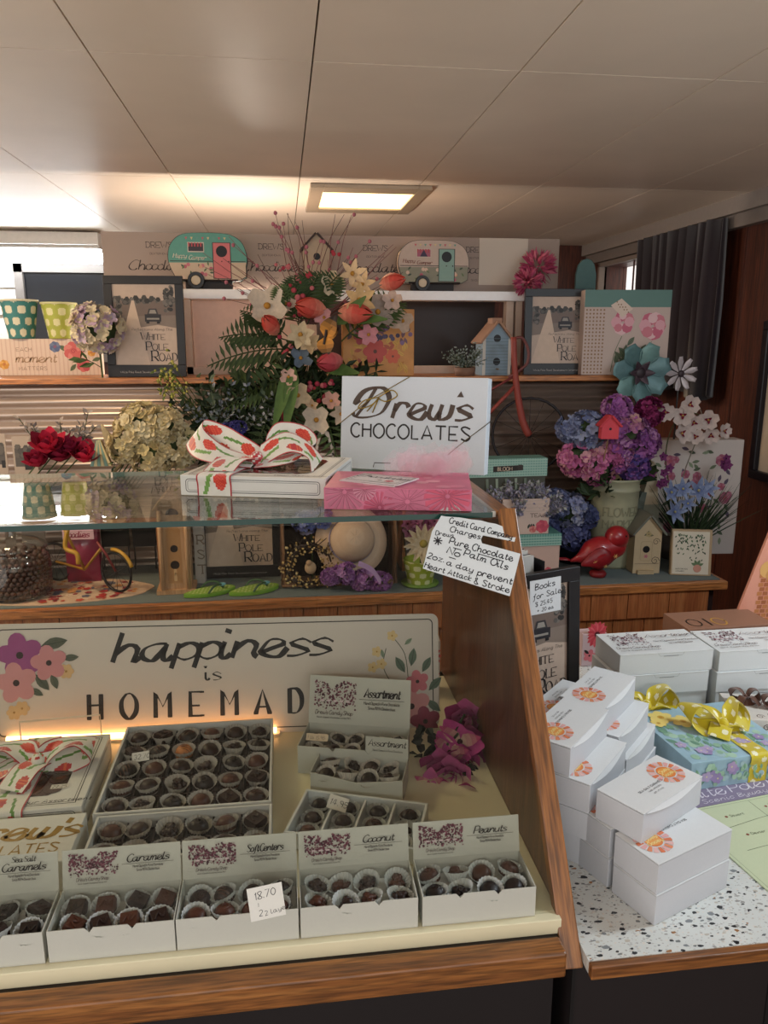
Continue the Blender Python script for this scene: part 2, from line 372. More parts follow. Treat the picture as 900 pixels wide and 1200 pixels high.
area('ceiling_light_lamp', (-1.1, 1.75, 2.085), .28, .3, 9, (1, .76, .5))  # lamp of the added fixture, unseen, brightens the left shelf front
# fluorescent at the far left
t = thing('fluorescent_fixture', 'long white fluorescent tube fixture hung below the ceiling at far left', 'ceiling light', (at(120, 300, Y=3.92).x-.66, 3.92, at(60, 300, Y=3.92).z))
g = G(); g.box(-.66, .66, -.07, .07, .045, .10, 'cfcac2'); g.box(-.66, .66, -.05, .05, .03, .045, 'b8b2aa')
for s in (-1, 1): g.box(s*.45-.006, s*.45+.006, -.006, .006, .1, 2.0999-at(60, 300, Y=3.92).z, '777777')
obj('housing', g, vc(.4), t, bev=.003)
g = G(); g.tube([(-.655, 0, -.002), (.655, 0, -.002)], .031, n=14); obj('tube', g, emit('cool_tube', 'f4fbff', 20), t, shade=True)
# curtain on the right wall
t = G(); rn = random.Random(4); m = 60
vs = []; 
for i in range(m+1):
    y = 2.74+.66*i/m; x = 1.585+.022*sin(i*.95)+.01*sin(i*2.3)
    vs += [(x, y, 2.035), (x+.008*sin(i), y, 1.75), (x+.012*sin(i*.7), y+.01, 1.40-.03*sin(i*.21))]
t.add(vs, [(3*i+k, 3*i+3+k, 3*i+4+k, 3*i+1+k) for i in range(m) for k in (0, 1)], '241a22')
tag(obj('curtain', t, vc(.9, sheen=.3), shade=True, solid=.004), 'dark plum curtain gathered on the wood wall at upper right', 'curtain')
t = G(); vs = []
for i in range(21):
    y = 3.42-.03+.0*i; vs += [(1.60+.006*sin(i*1.4), 3.40+.04*i/20, 2.0), (1.60+.006*sin(i*1.4), 3.40+.04*i/20, 1.6)]
# framed picture on right wall
t = thing('framed_picture', 'black framed picture with cream mat hung on the brown wall at right edge', 'picture', (1.655, 2.2, 1.40), rz=R(-90), rx=0)
g = G()
for a, b, c, d in ((-.3, .3, .24, .27), (-.3, .3, -.27, -.24), (-.3, -.27, -.24, .24), (.27, .3, -.24, .24)): g.box(a, b, -.03, -.002, c, d, '15131a')
obj('frame', g, vc(.35), t, bev=.003)
g = G(); g.box(-.27, .27, -.012, -.003, -.24, .24, 'd9c6ae'); g.T = FRONT(0, -.0122, 0); g.rect(-.19, -.16, .19, .17, '8e6a76'); g.rect(-.19, -.16, .19, -.02, '5c4450'); obj('picture_mat', g, PAPER(), t)
# ================================================================ display case
t = CASE = thing('display_case', 'oak candy display case with sloped glass front and glass top', 'display case')
g = G(); g.box(-1.0, .283, .685, 1.33, .972, ZD, 'ddd5b4'); obj('deck', g, vc(.35, scale=12, mott=.03), t, bev=.001)
g = G(); g.prism([(.672, .945), (1.335, .945), (1.335, 1.372), (.972, 1.372)], .283, .297, '5c3a22', 'YZ'); obj('side_panel', g, wood('walnut_Z', '3f2413', '5b371e', '70482a', 'Z', rough=.35), t)
g = G(); g.prism([(.672, .945), (1.335, .945), (1.335, 1.372), (.972, 1.372)], -1.014, -1.0, '5c3a22', 'YZ'); obj('side_panel', g, MATS['walnut_Z'], t)
g = G(); a, b = Vector((0, .668, .943)), Vector((0, .968, 1.382)); dd = (b-a).normalized(); 
sl = math.atan2(b.z-a.z, b.y-a.y)
g.box(0, (b-a).length, -.011, .011, -.008, .006)
for X, nm in ((.290, 'front_post'), (-1.007, 'front_post')):
    q = G(); q.box(-.011, .011, -.007, .008, 0, (b-a).length); obj(nm, q, OAK('Z'), t, bev=.0015, loc=(X, a.y, a.z), rot=(-(pi/2-sl), 0, 0))
g = G(); g.box(-1.0, .279, .655, .680, .944, .9745); obj('front_rail', g, OAK('X'), t, bev=.0025)
g = G(); g.box(-1.0, .279, .680, .686, .955, .972, '241a12'); obj('glass_groove', g, vc(.6), t)
g = G(); g.box(.276, .299, .975, 1.335, 1.372, 1.379); obj('top_trim', g, OAK('Y'), t, bev=.001)
g = G(); g.box(.271, .2765, .972, 1.335, 1.3715, 1.3795, 'b9b5ac'); obj('glass_channel', g, METAL(), t)
g = G(); g.prism([(.687, .978), (.691, .978), (.975, 1.3685), (.971, 1.3685)], -.998, .281, 'ffffff', 'YZ'); obj('front_glass', g, glass('front_pane', (.90, .905, .88), .016), t)
g = G(); g.box(-1.0, .2705, .9661, 1.36, ZT-.007, ZT-.0003); obj('top_glass', g, glass('top_pane', (.90, .955, .93), .045), t)
g = G(); g.box(-1.0, .2705, .9648, .966, ZT-.0075, ZT-.0003, '1d3f38'); obj('glass_edge', g, vc(.2), t)
g = G(); g.box(-1.0, .2705, 1.3601, 1.3612, ZT-.0075, ZT-.0003, '8a9a8c'); obj('glass_edge', g, vc(.3), t)
g = G(); g.box(-1.0, .283, .70, 1.33, 0, .944, '1a1313'); g.box(-1.0, .283, 1.31, 1.33, .944, .99, '2a1a12'); obj('case_base', g, vc(.6), t)
# case lamp: slim warm strip on the deck in front of the sign
t = thing('case_lamp', 'slim warm strip lamp lying on the case deck along the foot of the sign', 'lamp', (-.235, 1.1395, ZD+.0006), R(-3.3))
g = G(); g.box(-.21, .215, -.006, .006, 0, .004, 'd8d0c0'); obj('housing', g, vc(.4), t)
g = G(); g.tube([(-.205, 0, .0085), (.21, 0, .0085)], .0044, n=10); obj('tube', g, emit('warm_tube', 'ffb878', 6.5), t, shade=True)
# ================================================================ counter on the right
m, n_, b_ = nt('terrazzo'); L = n_.links; tc = N(n_, 'ShaderNodeTexCoord'); col = None
base = N(n_, 'ShaderNodeTexNoise'); base.inputs['Scale'].default_value = 25; L.new(tc.outputs['Object'], base.inputs['Vector'])
cr = N(n_, 'ShaderNodeValToRGB'); cr.color_ramp.elements[0].color = (*lin('c6c9c6'), 1); cr.color_ramp.elements[1].color = (*lin('dadcd8'), 1); L.new(base.outputs[0], cr.inputs[0]); col = cr.outputs[0]
for sc_, th_, cs in ((300, .26, ('c3bdb4', 'b8b8b6', 'd8cfc4', 'a9a6a2')), (150, .24, ('6f7474', '9b9a96', '25262a', 'b9b2a6')), (92, .20, ('17181c', '9a6a3c', '7d8285', '202126'))):
    mp = N(n_, 'ShaderNodeMapping'); mp.inputs['Scale'].default_value = (1, 1.7, 0); mp.inputs['Rotation'].default_value = (0, 0, sc_); L.new(tc.outputs['Object'], mp.inputs[0])
    wp = N(n_, 'ShaderNodeTexNoise'); wp.inputs['Scale'].default_value = sc_*1.5; L.new(mp.outputs[0], wp.inputs['Vector'])
    av = N(n_, 'ShaderNodeVectorMath', operation='MULTIPLY_ADD'); L.new(wp.outputs['Color'], av.inputs[0]); av.inputs[1].default_value = (.6/sc_,)*3; L.new(mp.outputs[0], av.inputs[2])
    vo = N(n_, 'ShaderNodeTexVoronoi'); vo.inputs['Scale'].default_value = sc_; L.new(av.outputs[0], vo.inputs['Vector'])
    sp = N(n_, 'ShaderNodeSeparateColor'); L.new(vo.outputs['Color'], sp.inputs[0])
    tm = N(n_, 'ShaderNodeMath', operation='MULTIPLY'); L.new(sp.outputs[1], tm.inputs[0]); tm.inputs[1].default_value = th_*2.4
    lt = N(n_, 'ShaderNodeMath', operation='LESS_THAN'); L.new(vo.outputs['Distance'], lt.inputs[0]); L.new(tm.outputs[0], lt.inputs[1])
    g2 = N(n_, 'ShaderNodeMath', operation='GREATER_THAN'); L.new(sp.outputs[2], g2.inputs[0]); g2.inputs[1].default_value = .35
    fm = N(n_, 'ShaderNodeMath', operation='MULTIPLY'); L.new(lt.outputs[0], fm.inputs[0]); L.new(g2.outputs[0], fm.inputs[1])
    cc = N(n_, 'ShaderNodeValToRGB'); cc.color_ramp.interpolation = 'CONSTANT'
    for i, c_ in enumerate(cs):
        e = cc.color_ramp.elements[i] if i < 2 else cc.color_ramp.elements.new(.25*i)
        e.position = .25*i; e.color = (*lin(c_), 1)
    L.new(sp.outputs[0], cc.inputs[0]); mx = N(n_, 'ShaderNodeMix', data_type='RGBA'); L.new(fm.outputs[0], mx.inputs[0]); L.new(col, mx.inputs[6]); L.new(cc.outputs[0], mx.inputs[7]); col = mx.outputs[2]
L.new(col, b_.inputs['Base Color']); b_.inputs['Roughness'].default_value = .3; TERR = m
t = thing('side_counter', 'speckled white laminate counter with oak edge beside the display case', 'counter', (.9, 0, 0))
g = G(); g.box(-.5985, .74, .652, 1.42, .95, ZC); obj('countertop', g, TERR, t)
g = G(); g.box(-.5985, .74, .643, .652, .949, ZC-.0005); obj('oak_edge', g, OAK('X'), t, bev=.001)
g = G(); g.box(-.5985, .74, .69, 1.40, 0, .949, '1c1414'); 
for k in range(6): g.box(-.6+.24*k, -.596+.24*k, .688, .69, 0, .949, '0e0a0a')
obj('counter_base', g, vc(.6), t)
# ================================================================ back shelf unit
CEDAR = lambda: wood('cedar_Z', '96502a', 'b0683a', 'c07c4a', 'Z', .7, rough=.5, coat=.1, grain=.5)
t = thing('display_shelf', 'long wooden shelf unit with shingled front and grey cloth top behind the case', 'shelf')
g = G(); g.box(-1.5, 1.30, 2.04, 2.62, .877, ZS-.003); obj('shelf_board', g, wood('cedar_X', 'a05c30', 'b8743f', 'c8874f', 'X', .8, rough=.4), t, bev=.002)
g = G(); g.box(-1.5, 1.285, 2.06, 2.62, ZS-.0029, ZS, '66706f'); obj('shelf_liner', g, vc(.9, scale=400, bump=.2), t)
g = G(); rn = random.Random(7)
for z0, z1, y, xe in ((.795, .877, 2.052, 1.25), (.62, .795, 2.064, 1.22)):
    x = -1.5
    while x < xe-.02:
        w_ = min(rn.uniform(.08, .19), xe-x); g.box(x+.0012, x+w_-.0012, y, y+.012, z0-rn.uniform(0, .002), z1); x += w_
g.box(-1.5, 1.2, 2.09, 2.1, .35, .87)
obj('shingle_front', g, CEDAR(), t, bev=.0008)
g = G(); g.box(-1.5, 1.3, 2.4, 2.62, 0, .35, '140c0a'); g.box(1.24, 1.28, 2.08, 2.62, 0, .877, '2c1610'); obj('shelf_back', g, vc(.7), t)
g = G(); g.box(-1.5, 1.18, 2.38, 2.66, 1.478, 1.495, '8a5f4a'); obj('upper_ledge', g, MATS['cedar_X'], t, bev=.002)
# corrugated metal
g = G(); m_ = 150; vs = []; fs = []
for i in range(m_+1):
    z = .906+.571*i/m_; y = 2.425+.009*cos(z*2*pi/.038)
    vs += [(-1.5, y, z), (1.18, y, z)]
g.add(vs, [(2*i, 2*i+1, 2*i+3, 2*i+2) for i in range(m_)], 'c4b2a4')
tag(obj('corrugated_panel', g, vc(.38, metal=.85, mott=.08, scale=6), shade=True, solid=.001), 'corrugated galvanised metal sheet lining the wall behind the flowers', 'metal panel')
# mid trough holding the left bouquets
t = thing('planter_box', 'weathered wooden planter box holding the cream hydrangea bouquet at left', 'planter', (-.64, 2.30, 1.10))
g = G(); g.box(-.30, .30, -.05, -.042, 0, .085); g.box(-.30, .30, .042, .05, 0, .085); g.box(-.30, .30, -.042, .042, 0, .008)
for s in (-1, 1): g.box(s*.296-.004, s*.296+.004, -.042, .042, 0, .085)
obj('box_body', g, wood('grey_wood', '6b5a4a', '8c7962', 'a8957c', 'X', .8, rough=.7, coat=0), t, bev=.001)
g = G(); g.T = FRONT(0, -.0502, 0); text(g, 'LOVE', .12, .047, .022, '3a2c24', .12, serif=True); text(g, 'MARKET', .10, .012, .022, '3a2c24', .12); obj('lettering', g, INK(), t)
g = G(); g.box(-.32, .32, -.06, .06, -.014, -.0005); 
for x in (-.27, .27): g.box(x-.01, x+.01, -.05, .05, -.195, -.014)
q = obj('plank_riser', g, MATS['cedar_X'], loc=(-.64, 2.30, 1.10)); tag(q, 'narrow plank riser under the weathered planter box', 'riser')
# white hutch frame above the ledge
t = thing('hutch_frame', 'white painted open window frame standing on the upper ledge', 'frame')
xl, xr = at(214, 340, Y=2.6).x, at(613, 340, Y=2.6).x
zt = at(400, 340, Y=2.58).z
g = G(); g.box(xl, xr, 2.58, 2.66, zt-.03, zt); obj('top_rail', g, vc(.5, mott=.04), t, bev=.002).data.attributes
for k, (a, b) in enumerate(((xl, xl+.022), (xr-.055, xr-.03), (xr-.022, xr), (.09, .115))):
    g = G(); g.box(a, b, 2.6, 2.64, 1.4955, zt-.03, 'd9c4b2'); obj('post', g, vc(.5), t, bev=.001)
g = G(); g.box(xl, xr, 2.6, 2.64, 1.4955, 1.52, 'd9c4b2'); obj('bottom_rail', g, vc(.5), t)
g = G(); g.box(xl+.022, .09, 2.643, 2.647, 1.52, zt-.03, 'd9c2b4'); obj('pale_pane', g, vc(.5, trans=.15), t, label='pale pink translucent pane')
g = G(); g.box(.115, xr-.055, 2.75, 2.76, 1.4955, zt+.1, '2c211f'); g.box(.30, .304, 2.745, 2.75, 1.4955, zt, '1a1312'); g.box(.115, xr-.055, 2.64, 2.75, 1.4955, 1.5, '2c211f'); obj('dark_backing', g, vc(.5), t)
ZR = zt
# banner board along the top
x0, x1 = at(120, 300, Y=2.68).x, at(655, 300, Y=2.68).x; zb = at(400, 283, Y=2.68).z
zb0, zb1 = ZR+.0, at(120, 271, Y=2.68).z
t = thing('banner_board', 'long tan cardboard banner repeated with chocolate shop lettering along the top', 'banner', (0, 2.68, 0))
g = G(); g.box(x0, x1, 0, .006, zb0, zb1, 'a08d80'); obj('board', g, PAPER(), t)
hb = zb1-zb0
for px in (187, 318, 440, 560):
    X = at(px, 300, Y=2.68).x; g = G(); g.T = FRONT(0, -.0002, 0)
    text(g, 'DREWS', X, zb0+hb*.74, .017, '3c2f2c', .1, align='c', serif=True, sp=.8); text(g, 'DEXTER IOWA', X, zb0+hb*.62, .006, '3c2f2c', .12, align='c')
    text(g, '\x02hocolates', X, zb0+hb*.36, .030, '33261f', nib=(.04, .14), align='c', shear=.3, sp=.2)
    text(g, 'SINCE 1927', X, zb0+hb*.22, .006, '3c2f2c', .12, align='c')
    obj('lettering', g, INK(), t)
X = at(590, 300, Y=2.676).x; g = G(); g.box(X-.085, X+.085, 0, .003, at(590, 334, Y=2.67).z, at(590, 279, Y=2.67).z, 'cdbfae')
tag(obj('blank_card', g, PAPER(), loc=(0, 2.6755, 0)), 'plain pale card covering the right end of the tan banner', 'card')

# table lamp in the room behind the hutch, glimpsed through the pale pane
t = thing('table_lamp', 'lit lamp with slim bottle shaped base behind the pale pane of the hutch', 'lamp', (-.13, 2.80, 1.4965))
g = G(); g.lathe([(.0, 0), (.028, 0), (.030, .01), (.030, .06), (.012, .09), (.010, .13), (0, .13)], '8a6a50', n=20); obj('lamp_base', g, vc(.4), t, shade=True)
g = G(); g.ball((0, 0, .155), .022, n=14, m=10); obj('bulb', g, emit('bulb_glow', 'ffd9a8', 8), t, shade=True)
q = bpy.data.lights.new('table_lamp_light', 'POINT'); q.energy = 11; q.color = (1, .86, .74); q.shadow_soft_size = .03; o = bpy.data.objects.new('table_lamp_light', q); C.objects.link(o); o.parent = t; o.location = (0, .06, .20)
g = G(); g.box(-.5, .5, 2.70, 2.95, 1.478, 1.4955, '5a4030'); g.box(-.5, .5, 2.90, 2.92, 0, 1.478, '3a2820'); g.box(-.5, .5, 2.70, 2.72, 0, 1.478, '3a2820'); tag(obj('lamp_table', g, vc(.6)), 'narrow wooden table behind the hutch carrying the lit lamp', 'table')
# ================================================================ chocolates in fluted cups
def cup_mesh(r, h, col, n=44):
    g = G(); g.lathe([(.0, 0), (r*.68, .0003), (r*.78, h*.45), (r*1.0, h*.92), (r*1.05, h)], col, n=n, flute=.035)
    return g
def choc_mesh(kind, rnd, col):
    g = G(); r = .0115
    if kind in ('round', 'drizzle', 'swirl'):
        n, m = 16, 7; vs = []; fs = []
        for i in range(m):
            a = i/(m-1)*pi/2; 
            for k in range(n):
                q = 1+rnd.uniform(-.03, .03); vs.append((r*cos(a*.97)**.6*cos(2*pi*k/n)*q, r*cos(a*.97)**.6*sin(2*pi*k/n)*q, .003+.0125*sin(a)))
        for i in range(m-1): fs += [(i*n+k, i*n+(k+1) % n, (i+1)*n+(k+1) % n, (i+1)*n+k) for k in range(n)]
        fs.append(tuple((m-1)*n+k for k in range(n))); g.add(vs, fs, col)
        if kind == 'swirl': g.tube(smooth([(r*.55*(1-i/9)*cos(i*.9), r*.55*(1-i/9)*sin(i*.9), .0138+.003*(i/9)) for i in range(9)], 3), .0013, col, n=5)
        if kind == 'drizzle':
            for j in range(6):
                x = -r*.8+r*.32*j; g.tube([(x+.002*sin(a), r*.9*math.sqrt(max(0, 1-(x/r)**2))*sin(a), .0038+.0125*math.sqrt(max(.0, 1-(x/r)**2))*cos(a)**.8 if cos(a) > 0 else .004) for a in [(-1.35+.27*q) for q in range(11)]], .0006, '5d3a28', n=4)
    elif kind == 'square':
        s = .0098; g.prism([(-s, .002), (s, .002), (s*1.02, .008), (s*.86, .0148), (-s*.86, .0148), (-s*1.02, .008)], -s*.9, s*.9, col)
        g.tube(smooth([(-s*.6, -s*.3, .0150), (-s*.1, s*.4, .0158), (s*.2, -s*.2, .0158), (s*.65, s*.35, .015)], 4), .0012, col, n=5)
    else:
        for j in range(17):
            a = rnd.uniform(0, 2*pi); q = rnd.uniform(0, .0075); g.ball((q*cos(a), q*sin(a), .006+rnd.uniform(0, .0085)*(1-q/.011)), rnd.uniform(.0034, .0055), col, n=7, m=5, sq=(1, 1, rnd.uniform(.6, .95)), jit=.12, rnd=rnd)
    return g
CH = lambda: vc(.42, spec=.4, bump=.35, scale=260, mott=.12)
KP = {}
rc = random.Random(11)
def choc_proto(kind, ccol, cupcol, k):
    key = (kind, ccol, cupcol, k)
    if key in KP: return KP[key], False
    t = bpy.data.objects.new('chocolate', None); C.objects.link(t); t.empty_display_size = .01
    if cupcol: obj('paper_cup', cup_mesh(.0142, .0125, cupcol), vc(.8, mott=.02, trans=.25), t, shade=False)
    obj('candy', choc_mesh(kind, random.Random(k*7+len(kind)), ccol), CH(), t, shade=(kind != 'square'), bev=.002 if kind == 'square' else 0)
    KP[key] = t; return t, True
def put_choc(x, y, z, kind, ccol, cupcol, label, group, rx=0, ry=0, s=1.0):
    t, new = choc_proto(kind, ccol, cupcol, rc.randint(0, 2))
    if not new:
        t = dup(t)
    t.location = (x, y, z); t.rotation_euler = (rx, ry, rc.uniform(0, 6.28)); t.scale = (s, s, s*1.0)
    tag(t, label, 'chocolate', group)
    return t
ORD = ['first', 'second', 'third', 'fourth', 'fifth', 'sixth', 'seventh']
MILK, DARK, DEEP = '4a2719', '2a1610', '1c100c'
KW = {'round': 'smooth domed', 'swirl': 'swirl topped', 'square': 'square', 'drizzle': 'striped', 'cluster': 'lumpy'}
def fill(ox, oy, rz, z, cols, rows, px, py, kinds, ccols, cup, where, group, skip=(), tilt=0, s=1.0, sm=None):
    for j in range(rows):
        for i in range(cols):
            if (i, j) in skip: continue
            lx = px*(i-(cols-1)/2)+rc.uniform(-.0008, .0008); ly = py*(j-(rows-1)/2)+rc.uniform(-.0008, .0008)
            x = ox+lx*cos(rz)-ly*sin(rz); y = oy+lx*sin(rz)+ly*cos(rz)
            kd = kinds[(i+j*cols) % len(kinds)] if isinstance(kinds, list) else kinds
            cc = ccols[(i*3+j*5) % len(ccols)]
            row = ('front row' if j == 0 else 'back row') if rows == 2 else ORD[j]+' row'
            put_choc(x, y, z, kd, cc, cup, f'{KW[kd]} chocolate {ORD[i]} from left in {row} of {where}', group, rx=tilt+rc.uniform(-.08, .08), ry=rc.uniform(-.08, .08), s=s)
BUR = ['5a2036', '6e2c44', '43162a', '7d4256']
def tree_print(g, x0, y0, w_, h_, seed, n=170):
    rnd = random.Random(seed)
    for k in range(n):
        u = rnd.random(); v = rnd.random()**.8
        top = 1-.28*math.exp(-((u-.42)/.10)**2)-.08*abs(sin(u*9))
        v *= top
        if v < .12 and rnd.random() < .5: continue
        r = rnd.uniform(.012, .035)*w_
        X = x0+u*w_; Y = y0+v*h_; X = min(max(X, x0+r), x0+w_-r); Y = min(max(Y, y0+r), y0+h_-r)
        a = rnd.uniform(0, 3); g.pol([(X+r*rnd.uniform(.5, 1.2)*cos(a+t), Y+r*rnd.uniform(.5, 1.2)*sin(a+t)) for t in (0, 1.3, 2.5, 3.8, 5)], BUR[k % 4])
    for k in range(5): g.dot(x0+w_*(.2+.15*k), y0+h_*.30, w_*.05, 'd8c4c8', ry=h_*.04, n=8)
def lid_text(g, w_, h_, title, seed, rnd, two=None):
    tree_print(g, w_*.05, h_*.30, w_*.42, h_*.62, seed, n=330)
    text(g, "Drew's Candy Shop", w_*.25, h_*.20, h_*.085, '5b4a4a', .12, align='c', shear=.25, sx=.75, sp=.6)
    text(g, 'Hand dipped chocolates since 1927', w_*.25, h_*.12, h_*.034, '4a4040', .16, align='c', sx=.8)
    if two: text(g, two, w_*.72, h_*.82, h_*.14, '221c1c', .1, align='c', shear=.35, nib=(.06, .15), sx=.8, sp=.3)
    W = text(g, title, w_*.72, h_*.60, h_*.19, '1d1718', align='c', shear=.35, nib=(.07, .17), sx=min(.95, w_*.40/(len(title)*h_*.19*.78)), sp=.25)
    g.stroke([(w_*.50, h_*.55), (w_*.94, h_*.55)], h_*.009, '2a2222')
    text(g, 'Hand Dipped In Pure Chocolate', w_*.72, h_*.45, h_*.062, '3c3434', .13, align='c', shear=.2, sx=.62, sp=.5)
    text(g, 'Since 1927 In Dexter, Iowa', w_*.72, h_*.35, h_*.062, '3c3434', .13, align='c', shear=.2, sx=.62, sp=.5)
WHT = 'bdbdb3'
def open_carton(label, x, y, rz, title, seed, w_=.124, d=.062, h=.036, lid=.042, tilt=12, two=None, loc_z=ZD, tabs=True, sag=0, half=0):
    """open candy box: front-left bottom corner at x, y"""
    t = thing('candy_box', label, 'candy box', (x, y, loc_z+.0004), rz, 'open boxes of chocolates in the display case')
    g = G(); th = .0009
    fr = [(0, 0), (w_, 0), (w_, h)]
    if tabs: fr += [(w_*.70, h), (w_*.665, h*.86), (w_*.63, h), (w_*.36, h*1.0), (w_*.33, h*.86), (w_*.29, h)]
    if sag: fr += [(w_*.85, h*.9), (w_*.5, h*.72), (w_*.2, h*.9)]
    fr += [(0, h)]
    g.prism(fr, 0, th, WHT); g.box(0, w_, d-th, d, 0, h, WHT); g.box(th, w_-th, th, d-th, 0, th, WHT)
    g.box(0, th, th, d-th, 0, h, WHT); g.box(w_-th, w_, th, d-th, 0, h, WHT)
    obj('box_body', g, PAPER(), t)
    g = G(); g.prism([(w_*half, 0), (w_, 0), (w_*.998, lid), (w_*(half+.002), lid)], -th/2, th/2, WHT)
    ld = obj('box_lid', g, PAPER(), t, loc=(0, d-th, h), rot=(R(-tilt), 0, 0))
    g = G(); g.T = FRONT(0, -th/2-.0001, 0); lid_text(g, w_, lid, title, seed, random.Random(seed), two) if not half else (text(g, title, w_*.76, lid*.55, .010, '1d1718', align='c', shear=.35, nib=(.06, .14), sx=.75, sp=.4), text(g, 'Hand Dipped In Pure Chocolate', w_*.77, lid*.3, .003, '3c3434', .13, align='c', sx=.6)); obj('lid_print', g, INK(), ld)
    return t
YF = .6935
def row_box(x, name, seed, kinds, cols_, two=None, gx=0):
    full = (two+' '+name) if two else name
    open_carton(f'open white candy box lettered {full} in the front row of the case', x, YF, 0, name, seed, two=two)
    fill(x+.062, YF+.0305, 0, ZD+.0175, 4, 2, .0295, .0275, kinds, cols_, 'd3d6d3', f'the {full} box', f'chocolates in the {full} box', tilt=.30)
    g = G(); g.box(x+.002, x+.122, YF+.002, YF+.060, ZD+.0015, ZD+.017, 'c9c6c0')
    o = obj('chocolate_layer', g, PAPER()); tag(o, f'pale liner card raising the candies inside the {full} box', 'liner')
row_box(-.377, 'Caramels', 1, 'square', [DARK, DEEP], two='Sea Salt')
row_box(-.249, 'Caramels', 2, 'square', [MILK, DARK])
row_box(-.1235, 'Soft Centers', 3, ['round', 'swirl', 'drizzle'], [MILK, DARK, DARK])
row_box(.0025, 'Coconut', 4, 'cluster', [MILK, DARK])
row_box(.1315, 'Peanuts', 5, ['swirl', 'cluster', 'round', 'round'], [DEEP, DARK, MILK])
# ---- the two assortment boxes
def loc2(x, y, rz, lx, ly): return x+lx*cos(rz)-ly*sin(rz), y+lx*sin(rz)+ly*cos(rz)
rz = R(-15); open_carton('larger open white candy box lettered Assortment with tall lid, at the back', .006, 1.012, rz, 'Assortment', 6, w_=.155, d=.072, h=.043, lid=.072, tilt=14)
cx, cy = loc2(.006, 1.012, rz, .0775, .036)
fill(cx, cy, rz, ZD+.020, 5, 2, .0298, .031, ['cluster', 'round', 'swirl', 'drizzle', 'square'], [DARK, MILK, DEEP], 'cfc8be', 'the larger Assortment box', 'chocolates in the larger assortment box', tilt=.25)
rz = R(-17); open_carton('smaller open white candy box of dark chocolates standing before the tall assortment box', .022, .955, rz, 'Assortment', 7, w_=.128, d=.056, h=.034, lid=.030, tilt=2, sag=1, tabs=False, half=.52)
cx, cy = loc2(.022, .955, rz, .064, .028)
fill(cx, cy, rz, ZD+.017, 4, 2, .0298, .026, ['round', 'cluster'], [DEEP, DARK], 'cfc8be', 'the smaller assortment box', 'chocolates in the smaller assortment box', tilt=.4)
# ---- white moulded tray
rz = R(-19); X0, Y0 = -.010, .847
t = thing('chocolate_tray', 'white moulded plastic tray of chocolates in front of the assortment boxes', 'tray', (X0, Y0, ZD+.0005), rz)
W_, D_ = .158, .088; g = G(); wc = 'd5dad9'
g.box(0, W_, 0, D_, 0, .002, wc); g.box(-.004, W_+.004, -.004, 0, .0, .022, wc); g.box(-.004, W_+.004, D_, D_+.004, 0, .022, wc); g.box(-.004, 0, 0, D_, 0, .022, wc); g.box(W_, W_+.004, 0, D_, 0, .022, wc)
obj('tray_body', g, vc(.35), t, bev=.001)
for k in range(1, 4): g = G(); g.box(W_*k/4-.0015, W_*k/4+.0015, 0.0005, D_-.0005, .002, .019, wc); obj('divider', g, vc(.35), t, bev=.0006)
cx, cy = loc2(X0, Y0, rz, W_/2, D_/2)
fill(cx, cy, rz, ZD+.004, 4, 3, W_/4, .029, ['round', 'drizzle', 'cluster', 'round', 'round'], [MILK, DEEP, DARK], 'c8ccca', 'the white moulded tray', 'chocolates in the white moulded tray')
# ---- big dark trays
def big_tray(label, x, y, w_, d, rows, where, group, skip=()):
    t = thing('chocolate_tray', label, 'tray', (x, y, ZD+.0005)); g = G(); wc = 'c9c8c4'; h = .036
    g.box(-.003, w_+.003, -.003, 0, 0, h, wc); g.box(-.003, w_+.003, d, d+.003, 0, h, wc); g.box(-.003, 0, 0, d, 0, h, wc); g.box(w_, w_+.003, 0, d, 0, h, wc); g.box(0, w_, 0, d, 0, .001, wc)
    obj('box_wall', g, PAPER(), t)
    g = G(); g.box(.001, w_-.001, .001, d-.001, .0015, .018, '1a100d')
    for i in range(1, 6): g.box(w_*i/6-.001, w_*i/6+.001, .002, d-.002, .018, .027, '1f1410')
    for j in range(1, rows): g.box(.002, w_-.002, d*j/rows-.001, d*j/rows+.001, .018, .027, '1f1410')
    obj('brown_insert', g, vc(.3), t)
    fill(x+w_/2, y+d/2, 0, ZD+.0188, 6, rows, w_/6, d/rows, ['round', 'cluster', 'swirl', 'round', 'square', 'drizzle', 'round'], [DARK, MILK, DEEP, DARK], 'b9b4ac', where, group, skip=skip, tilt=.15, s=1.12)
big_tray('large open box of thirty chocolates in a dark insert below the homemade sign', -.247, .893, .214, .218, 5, 'the large dark tray', 'chocolates in the large dark tray', skip=((2, 3),))
put_choc(-.247+.214/6*2.5, .893+.218/5*3.5, ZD+.0188, 'drizzle', 'b5733c', 'b9b4ac', 'single caramel coloured striped candy in the fourth row of the large dark tray', 'chocolates in the large dark tray', s=1.12)
big_tray('shallower open box of chocolates in a dark insert, directly in front of the large one', -.240, .800, .208, .082, 2, 'the shallow dark tray', 'chocolates in the shallow dark tray')
